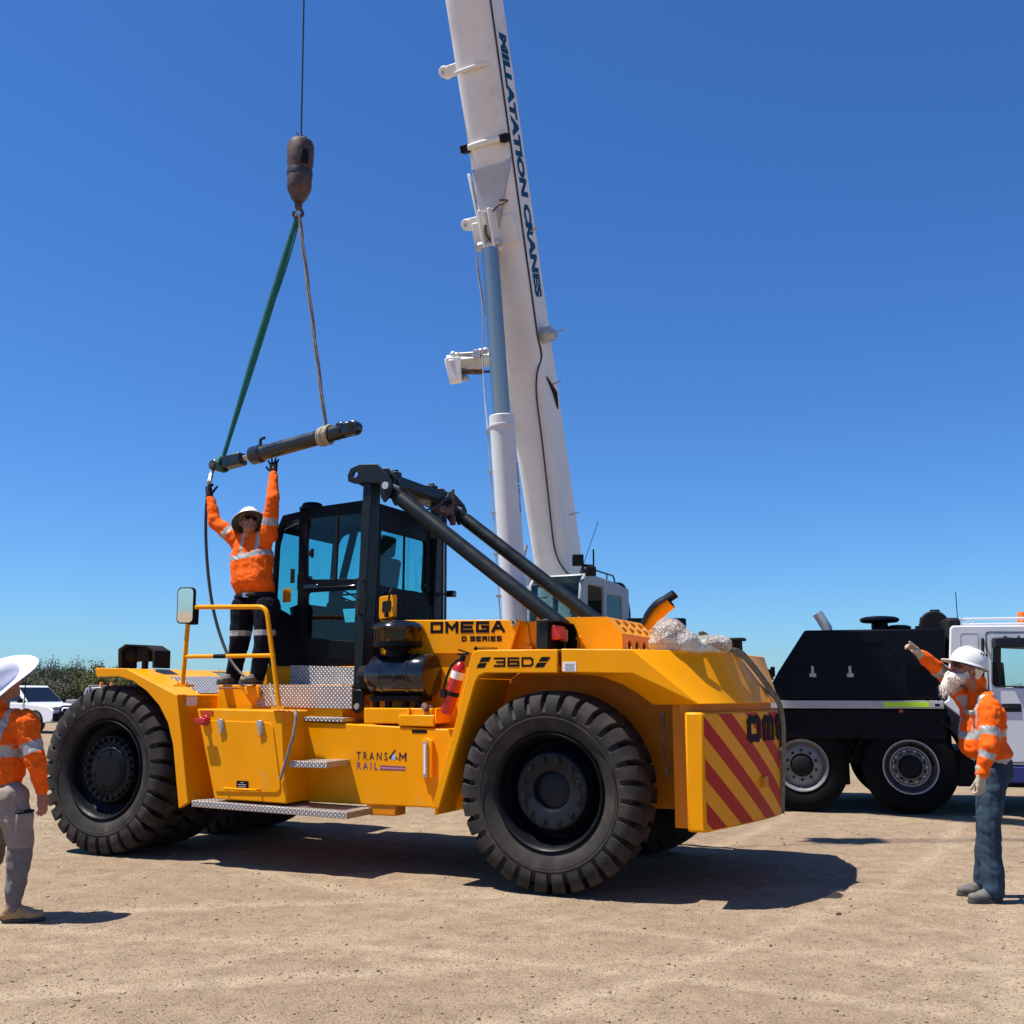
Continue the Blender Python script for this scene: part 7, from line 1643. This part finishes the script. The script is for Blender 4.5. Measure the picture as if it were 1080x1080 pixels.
# ================================================================== LIFTING GEAR AND LOAD
VC = .70
w_ = lambda x, y, v=VC: V2W(vp(x, y, v))
TIPP = P1 + BD*TIPS + NU*.35
hk0 = w_(317.5, 148); hk1 = w_(317, 229)
HB_ = empty('hook_ball', hk0, 'rusty headache ball with a hook hanging on a single wire rope', 'crane hook')
mb = MB(); ax = Vec((0, 0, -1)); pxm = (hk0 - hk1).length/81.
pf = [(0, -1), (7, -.5), (11.5, 2.5), (13, 7), (13, 17), (12.5, 26), (11.6, 30), (11.6, 34), (12.0, 36), (11.8, 50), (11, 53), (7.5, 61), (4.5, 65), (0, 65)]
mb.lathe([(r*pxm, h*pxm) for r, h in pf], hk0, ax, 36); hb = mb.build('weight', 'rust', HB_, world=True, smooth=30)
mb = MB(); fc = Vec((.35, -.94, 0)).normalized(); sc_ = hk0 + Vec((0, 0, -22*pxm)) + fc*pxm*8.3 + Vec((1, 0, 0))*pxm*2.2; rr_ = Matrix((fc.cross(Vec((0, 0, 1))), fc, Vec((0, 0, 1)))).transposed(); mb.box(sc_, (pxm*8, pxm*8.5, pxm*15), rr_); mb.build('rope_slot', 'matt_black', hb, world=True, bevel=.015)
mb = MB(); mb.lathe([(12.3*pxm, 33*pxm), (12.5*pxm, 35*pxm), (12.3*pxm, 38*pxm), (11.5*pxm, 38*pxm), (11.5*pxm, 33*pxm)], hk0, ax, 36, closed=True); mb.build('worn_band', 'rope', hb, world=True)
mb = MB(); c = hk0 + Vec((0, 0, -66*pxm)); 
mb.tube(spline([c + Vec((0, 0, .03)), c + Vec((0, 0, -.05)), c + Vec((.035, 0, -.085)), c + Vec((.045, 0, -.13)), c + Vec((.0, 0, -.17)), c + Vec((-.045, 0, -.14)), c + Vec((-.05, 0, -.10))]), .019, 10); mb.box(c + Vec((0, 0, -.02)), (.07, .05, .08)); mb.tube([c + Vec((0, 0, -.06)), c + Vec((-.045, 0, -.105))], .007); mb.build('hook', 'rust', HB_, world=True)
mb = MB(); mb.cone(hk0, TIPP, .0105, seg=8); mb.build('hoist_rope', 'rope', HB_, world=True)
mb = MB(); mb.tube([hk0 + Vec((.01, 0, .0)), hk0 + Vec((-.02, 0, .05)), hk0 + Vec((-.05, 0, .09))], .008); mb.tube([hk0 + Vec((.0, 0, .0)), hk0 + Vec((.05, 0, .05))], .01); mb.cone(hk0, hk0 + Vec((0, 0, .06)), .028, .02, seg=12); mb.build('rope_clamp', 'rust', HB_, world=True)
# main hook block, high above the picture under the boom head
mbp = Vec((-1.95, 10.45, 13.1)); MH = empty('hook_block', mbp, 'large main hook block hanging high below the boom head', 'crane hook')
mb = MB(); mb.box((0, 0, 0), (.55, .40, .75)); mb.box((0, 0, -.45), (.22, .2, .2)); mb.build('block', 'yellow', MH, bevel=.05)
mb = MB(); mb.tube(spline([(0, 0, -.5), (0, 0, -.7), (.12, 0, -.82), (.0, 0, -.98), (-.12, 0, -.86)]), .045); mb.build('hook', 'rust', MH)
mb = MB()
for dx, dy in ((-.2, -.06), (.2, -.06), (-.2, .06), (.2, .06)): mb.cone(mbp + Vec((dx, dy, .3)), TIPP + Vec((dx*.6, dy, -.2)), .011, seg=6)
mb.build('hoist_rope', 'rope', MH, world=True)
# the hydraulic ram
e0, e1 = w_(229, 491.2), w_(373.5, 451.2); cd = (e1 - e0).normalized(); CL = (e1 - e0).length
HC = empty('hydraulic_cylinder', e0.lerp(e1, .5), 'dark grey hydraulic cylinder slung from the crane hook above the worker', 'hydraulic cylinder')
cs = cd.cross(Vec((0, 0, 1))).normalized(); cu_ = cs.cross(cd).normalized(); crot = Matrix((cd, cs, cu_)).transposed(); t_ = lambda x: e0 + cd*(CL*x)
mb = MB(); mb.lathe([(0, 0), (.090, 0), (.097, .01), (.097, .12), (.090, .125), (.088, .13), (.077, .138), (.077, CL*.715 - .1), (0, CL*.715 - .1)], t_(.268), cd, 36); bar2 = mb.build('barrel', 'cylgrey', HC, world=True)
mb = MB(); mb.cone(t_(.20), t_(.28), .031, seg=24); mb.build('rod', 'chrome', HC, world=True)
mb = MB(); mb.cone(t_(0) - cs*.075, t_(0) + cs*.075, .058, seg=28); mb.box(t_(.115) + cu_*.0, (.30, .135, .125), crot); mb.build('clevis', 'cylgrey', HC, world=True, bevel=.014)
mb = MB(); mb.cone(t_(0) - cs*.085, t_(0) + cs*.085, .034, seg=20); mb.build('pin_bush', 'rust', HC, world=True)
mb = MB(); mb.box(t_(.955), (.12, .13, .13), crot); mb.cone(t_(1.0) - cs*.06, t_(1.0) + cs*.06, .072, seg=28); mb.box(t_(.925) + cu_*.03, (.09, .14, .10), crot); mb.build('end_eye', 'cylgrey', HC, world=True, bevel=.02)
mb = MB(); mb.cone(t_(1.0) - cs*.068, t_(1.0) + cs*.068, .032, seg=20); mb.build('pin_bush', 'matt_black', HC, world=True)
mb = MB(); f0 = t_(.335) + cu_*.07; mb.cone(f0, f0 + cu_*.05, .018, seg=10); mb.tube(bendpath([f0 + cu_*.04, f0 + cu_*.085 + cd*.005, f0 + cu_*.09 + cd*.06], .02), .016); f1 = t_(.36) + cu_*.072; mb.box(f1, (.05, .03, .02), crot); mb.build('port_elbow', 'cylgrey', HC, world=True)
# slings
hkb = hk0 + Vec((0, 0, -66*pxm - .15))
g1 = t_(.045) + cu_*.05
mb = MB(); gp = spline([hkb + Vec((-.01, 0, .0)), hkb.lerp(g1, .3) + Vec((-.01, 0, -.03)), hkb.lerp(g1, .65) + Vec((-.01, 0, -.03)), g1], 8)
mb.tube(gp, [.024 + .018*math.sin(math.pi*min(1, i/len(gp)*1.15)) for i in range(len(gp))], 10, flat=((0, 1, 0), .42))
gl = [hkb + Vec((.02, 0, 0)), hkb.lerp(g1, .12) + Vec((.045, -.02, 0)), hkb.lerp(g1, .28) + Vec((.045, -.02, 0)), hkb.lerp(g1, .5)]; mb.tube(spline(gl), .010, 8, flat=((0, 1, 0), .5))
mb.tube([t_(.045) + cs*(.085*math.cos(a)) + cu_*(.082*math.sin(a)) for a in np.linspace(0, 2*math.pi, 20)], .012, 8, flat=(cd, 2.2))
sg_ = tag(mb.build('sling', 'sling_green'), 'green webbing sling from the hook to the left end of the cylinder', 'sling', 'lifting slings under the hook')
g2 = t_(.80) + cu_*.06; mb = MB()
for k in range(3):
    pts = []
    for i in range(40):
        u_ = i/39; a = u_*9 + k*2.1; pts.append(hkb.lerp(g2, u_) + Vec((.014*math.cos(a) + .012, .014*math.sin(a), 0)))
    mb.tube(pts, .010, 6)
sg2 = tag(mb.build('sling', 'sling_grey'), 'grey twisted sling from the hook to the right end of the cylinder', 'sling', 'lifting slings under the hook')
mb = MB()
for k, dx in enumerate((-.045, -.015, .02, .05)):
    mb.tube([t_(.80) + cd*(dx + .02*math.sin(a*1.0)) + cs*((.083 + .006*(k % 2))*math.cos(a)) + cu_*((.083 + .006*(k % 2))*math.sin(a)) for a in np.linspace(0, 2*math.pi, 26)], .015, 8, flat=(cd, 1.3))
ob2 = MB(); ob2.tube([hkb + Vec((-.03, 0, -.01)), hkb + Vec((-.01, -.02, .03)), hkb + Vec((.02, -.01, -.02)), hkb + Vec((.02, 0, -.16))], .012, 8); ob2 = ob2.build('sling_eye', 'sling_tan'); ob2.parent = sg2
ob_ = mb.build('sling_wrap', 'sling_tan', None); ob_.parent = sg2
# hose hanging from the ram
hz_ = [(224.5, 495.5, .66), (221.5, 503, .58), (219.5, 515, .50), (217.3, 540, .50), (217.2, 570, .50), (219.5, 605, .49), (224, 638, .48), (231, 666, .48), (241, 692, .46), (253, 709, .43), (263, 716.5, .42), (269, 719, .46)]
mb = MB(); hp_ = [V2W(vp(x, y, v)) for x, y, v in hz_]; 
for p in hp_[-2:]: p.z = max(p.z, gz + .02)
mb.tube(spline(hp_, 6), .016, 10); ho = tag(mb.build('hydraulic_hose', 'hose'), 'long black hose hanging from the cylinder past the raised glove down to the deck', 'hose')
mb = MB(); mb.cone(hp_[0], hp_[1], .022, seg=8); mb.cone(hp_[0].lerp(hp_[1], .7), hp_[2].lerp(hp_[1], .5), .026, seg=6); b_ = mb.build('hose_fitting', 'steel'); b_.parent = ho

# ================================================================== THINGS RESTING ON THE MACHINE
def on_ch(label, cat, name, p): 
    w = V2W(p); return empty(name, w, label, cat, rz=-PSI)
# fire extinguisher (leaning in its bracket)
x0, x1 = vp(471, 752.5, .34), vp(487, 697, .34); FE = on_ch('red fire extinguisher with white band strapped beside the air cleaner', 'fire extinguisher', 'fire_extinguisher', x0)
ad = (x1 - x0).normalized(); EL = (x1 - x0).length; r_ = .059
mb = MB(); mb.lathe([(0, 0), (r_*.9, 0), (r_, .012), (r_, EL*.80), (r_*.93, EL*.86), (r_*.7, EL*.93), (r_*.38, EL*.97), (r_*.36, EL), (0, EL)], (0, 0, 0), ad, 32); fe = mb.build('bottle', 'red', FE)
mb = MB(); mb.lathe([(r_*1.012, EL*.66), (r_*1.012, EL*.80), (r_*.99, EL*.80), (r_*.99, EL*.66)], (0, 0, 0), ad, 32, closed=True); mb.build('white_band', 'white', fe)
mb = MB(); mb.cone(ad*EL, ad*(EL + .05), .026, seg=14); mb.box(ad*(EL + .06) + Vec((-.01, 0, 0)), (.10, .025, .018)); mb.box(ad*(EL + .085) + Vec((-.005, 0, 0)), (.11, .022, .012), Matrix.Rotation(.3, 3, 'Y')); mb.build('valve', 'matt_black', fe)
mb = MB(); mb.lathe([(r_*1.05, EL*.34), (r_*1.05, EL*.42), (r_*.98, EL*.42), (r_*.98, EL*.34)], (0, 0, 0), ad, 24, closed=True); mb.box(ad*EL*.38 + Vec((-.06, -.05, 0)), (.05, .04, .07)); mb.tube(spline([ad*(EL + .04), ad*(EL*.9) + Vec((-.07, -.03, 0)), ad*(EL*.5) + Vec((-.085, -.03, 0)), ad*(EL*.3) + Vec((-.05, -.05, 0))]), .011, 8); mb.build('bracket_and_hose', 'matt_black', FE)
# plastic-wrapped bundle on the counterweight
pm_ = bpy.data.materials.new('crumpled_plastic'); pm_.use_nodes = True; nt = pm_.node_tree; b_ = nt.nodes['Principled BSDF']; b_.inputs['Base Color'].default_value = (.60, .535, .46, 1); b_.inputs['Roughness'].default_value = .2;  b_.inputs['Coat Weight'].default_value = .4
tc = nt.nodes.new('ShaderNodeTexCoord'); prev = None
for sc__, amp in ((9, 1.0), (21, .55), (48, .25)):
    v_ = nt.nodes.new('ShaderNodeTexVoronoi'); v_.inputs['Scale'].default_value = sc__; v_.inputs['Randomness'].default_value = 1.0
    nn = nt.nodes.new('ShaderNodeTexNoise'); nn.inputs['Scale'].default_value = sc__*.6; mxv = nt.nodes.new('ShaderNodeMix'); mxv.data_type = 'VECTOR'; mxv.inputs['Factor'].default_value = .12
    nt.links.new(tc.outputs['Object'], nn.inputs['Vector']); nt.links.new(tc.outputs['Object'], mxv.inputs['A']); nt.links.new(nn.outputs['Color'], mxv.inputs['B']); nt.links.new(mxv.outputs['Result'], v_.inputs['Vector'])
    ma = nt.nodes.new('ShaderNodeMath'); ma.operation = 'MULTIPLY_ADD'; nt.links.new(v_.outputs['Distance'], ma.inputs[0]); ma.inputs[1].default_value = amp
    if prev is not None: nt.links.new(prev, ma.inputs[2])
    else: ma.inputs[2].default_value = 0
    prev = ma.outputs[0]
bpn = nt.nodes.new('ShaderNodeBump'); bpn.inputs['Distance'].default_value = .045; nt.links.new(prev, bpn.inputs['Height']); nt.links.new(bpn.outputs[0], b_.inputs['Normal'])
tr_ = nt.nodes.new('ShaderNodeBsdfTransparent'); ms = nt.nodes.new('ShaderNodeMixShader'); ms.inputs[0].default_value = .34; nt.links.new(b_.outputs[0], ms.inputs[1]); nt.links.new(tr_.outputs[0], ms.inputs[2]); nt.links.new(ms.outputs[0], nt.nodes['Material Output'].inputs[0])
M['plastic'] = pm_
bz = Bt.z
pt0 = vp(705, 686, .38); BU = on_ch('crumpled white plastic-wrapped bundle lying on top of the yellow counterweight', 'bundle', 'wrapped_bundle', Vec((pt0.x, .38, bz)))
RW = ROOTM[BU.name]; bw = lambda x, y, v: V2W(vp(x, y, v))
pr = [('e', bw(706, 671, .36), (.15, .18, .15), None), ('e', bw(719, 677, .38), (.14, .18, .105), None), ('e', bw(697, 679, .36), (.10, .17, .075), None), C_(bw(733, 683, .42), .085, bw(762, 684, .66), .055), ('e', bw(750, 680, .56), (.17, .16, .085), None), C_(bw(702, 662, .36), .075, bw(700, 655.5, .36), .035)]
bu = blob('wrapping', pr, ['white'], BU, voxel=.012, sm=3, fold=.010, fsize=.12); bu.data.materials[0] = pm_
# olive strap laid over the counterweight and hanging down its rear
sp_ = [(738, 671, .52), (741, 670, .54), (748, 674.5, .60), (757, 680, .66), (768, 686, .70), (780, 688.8, .80)]
pts = [vp(x, y, v) for x, y, v in sp_]
e_t = topn[1].lerp(topn[2], .35)
pts += [vp(789, 696.5, 1.0), vp(803, 714, 1.15), vp(815, 731, 1.25), vp(822.5, 744, 1.32), vp(826, 765, 1.38), vp(826.6, 800, 1.40), vp(825.6, 835, 1.40), vp(825, 858, 1.40)]
ST = on_ch('olive webbing strap draped from the bundle over the counterweight edge and down its rear', 'strap', 'strap', pts[0]); RI = ROOTM[ST.name].inverted()
mb = MB(); W1 = [RI @ V2W(p) for p in pts]; mb.tube(spline(W1, 6), .034, 10, flat=((1, 0, .2), .32)); W2 = [p + Vec((-.03, .06, .012)) for p in W1[1:9]]; mb.tube(spline(W2, 6), .026, 8, flat=((1, 0, .2), .4)); mb.build('webbing', 'olive', ST)
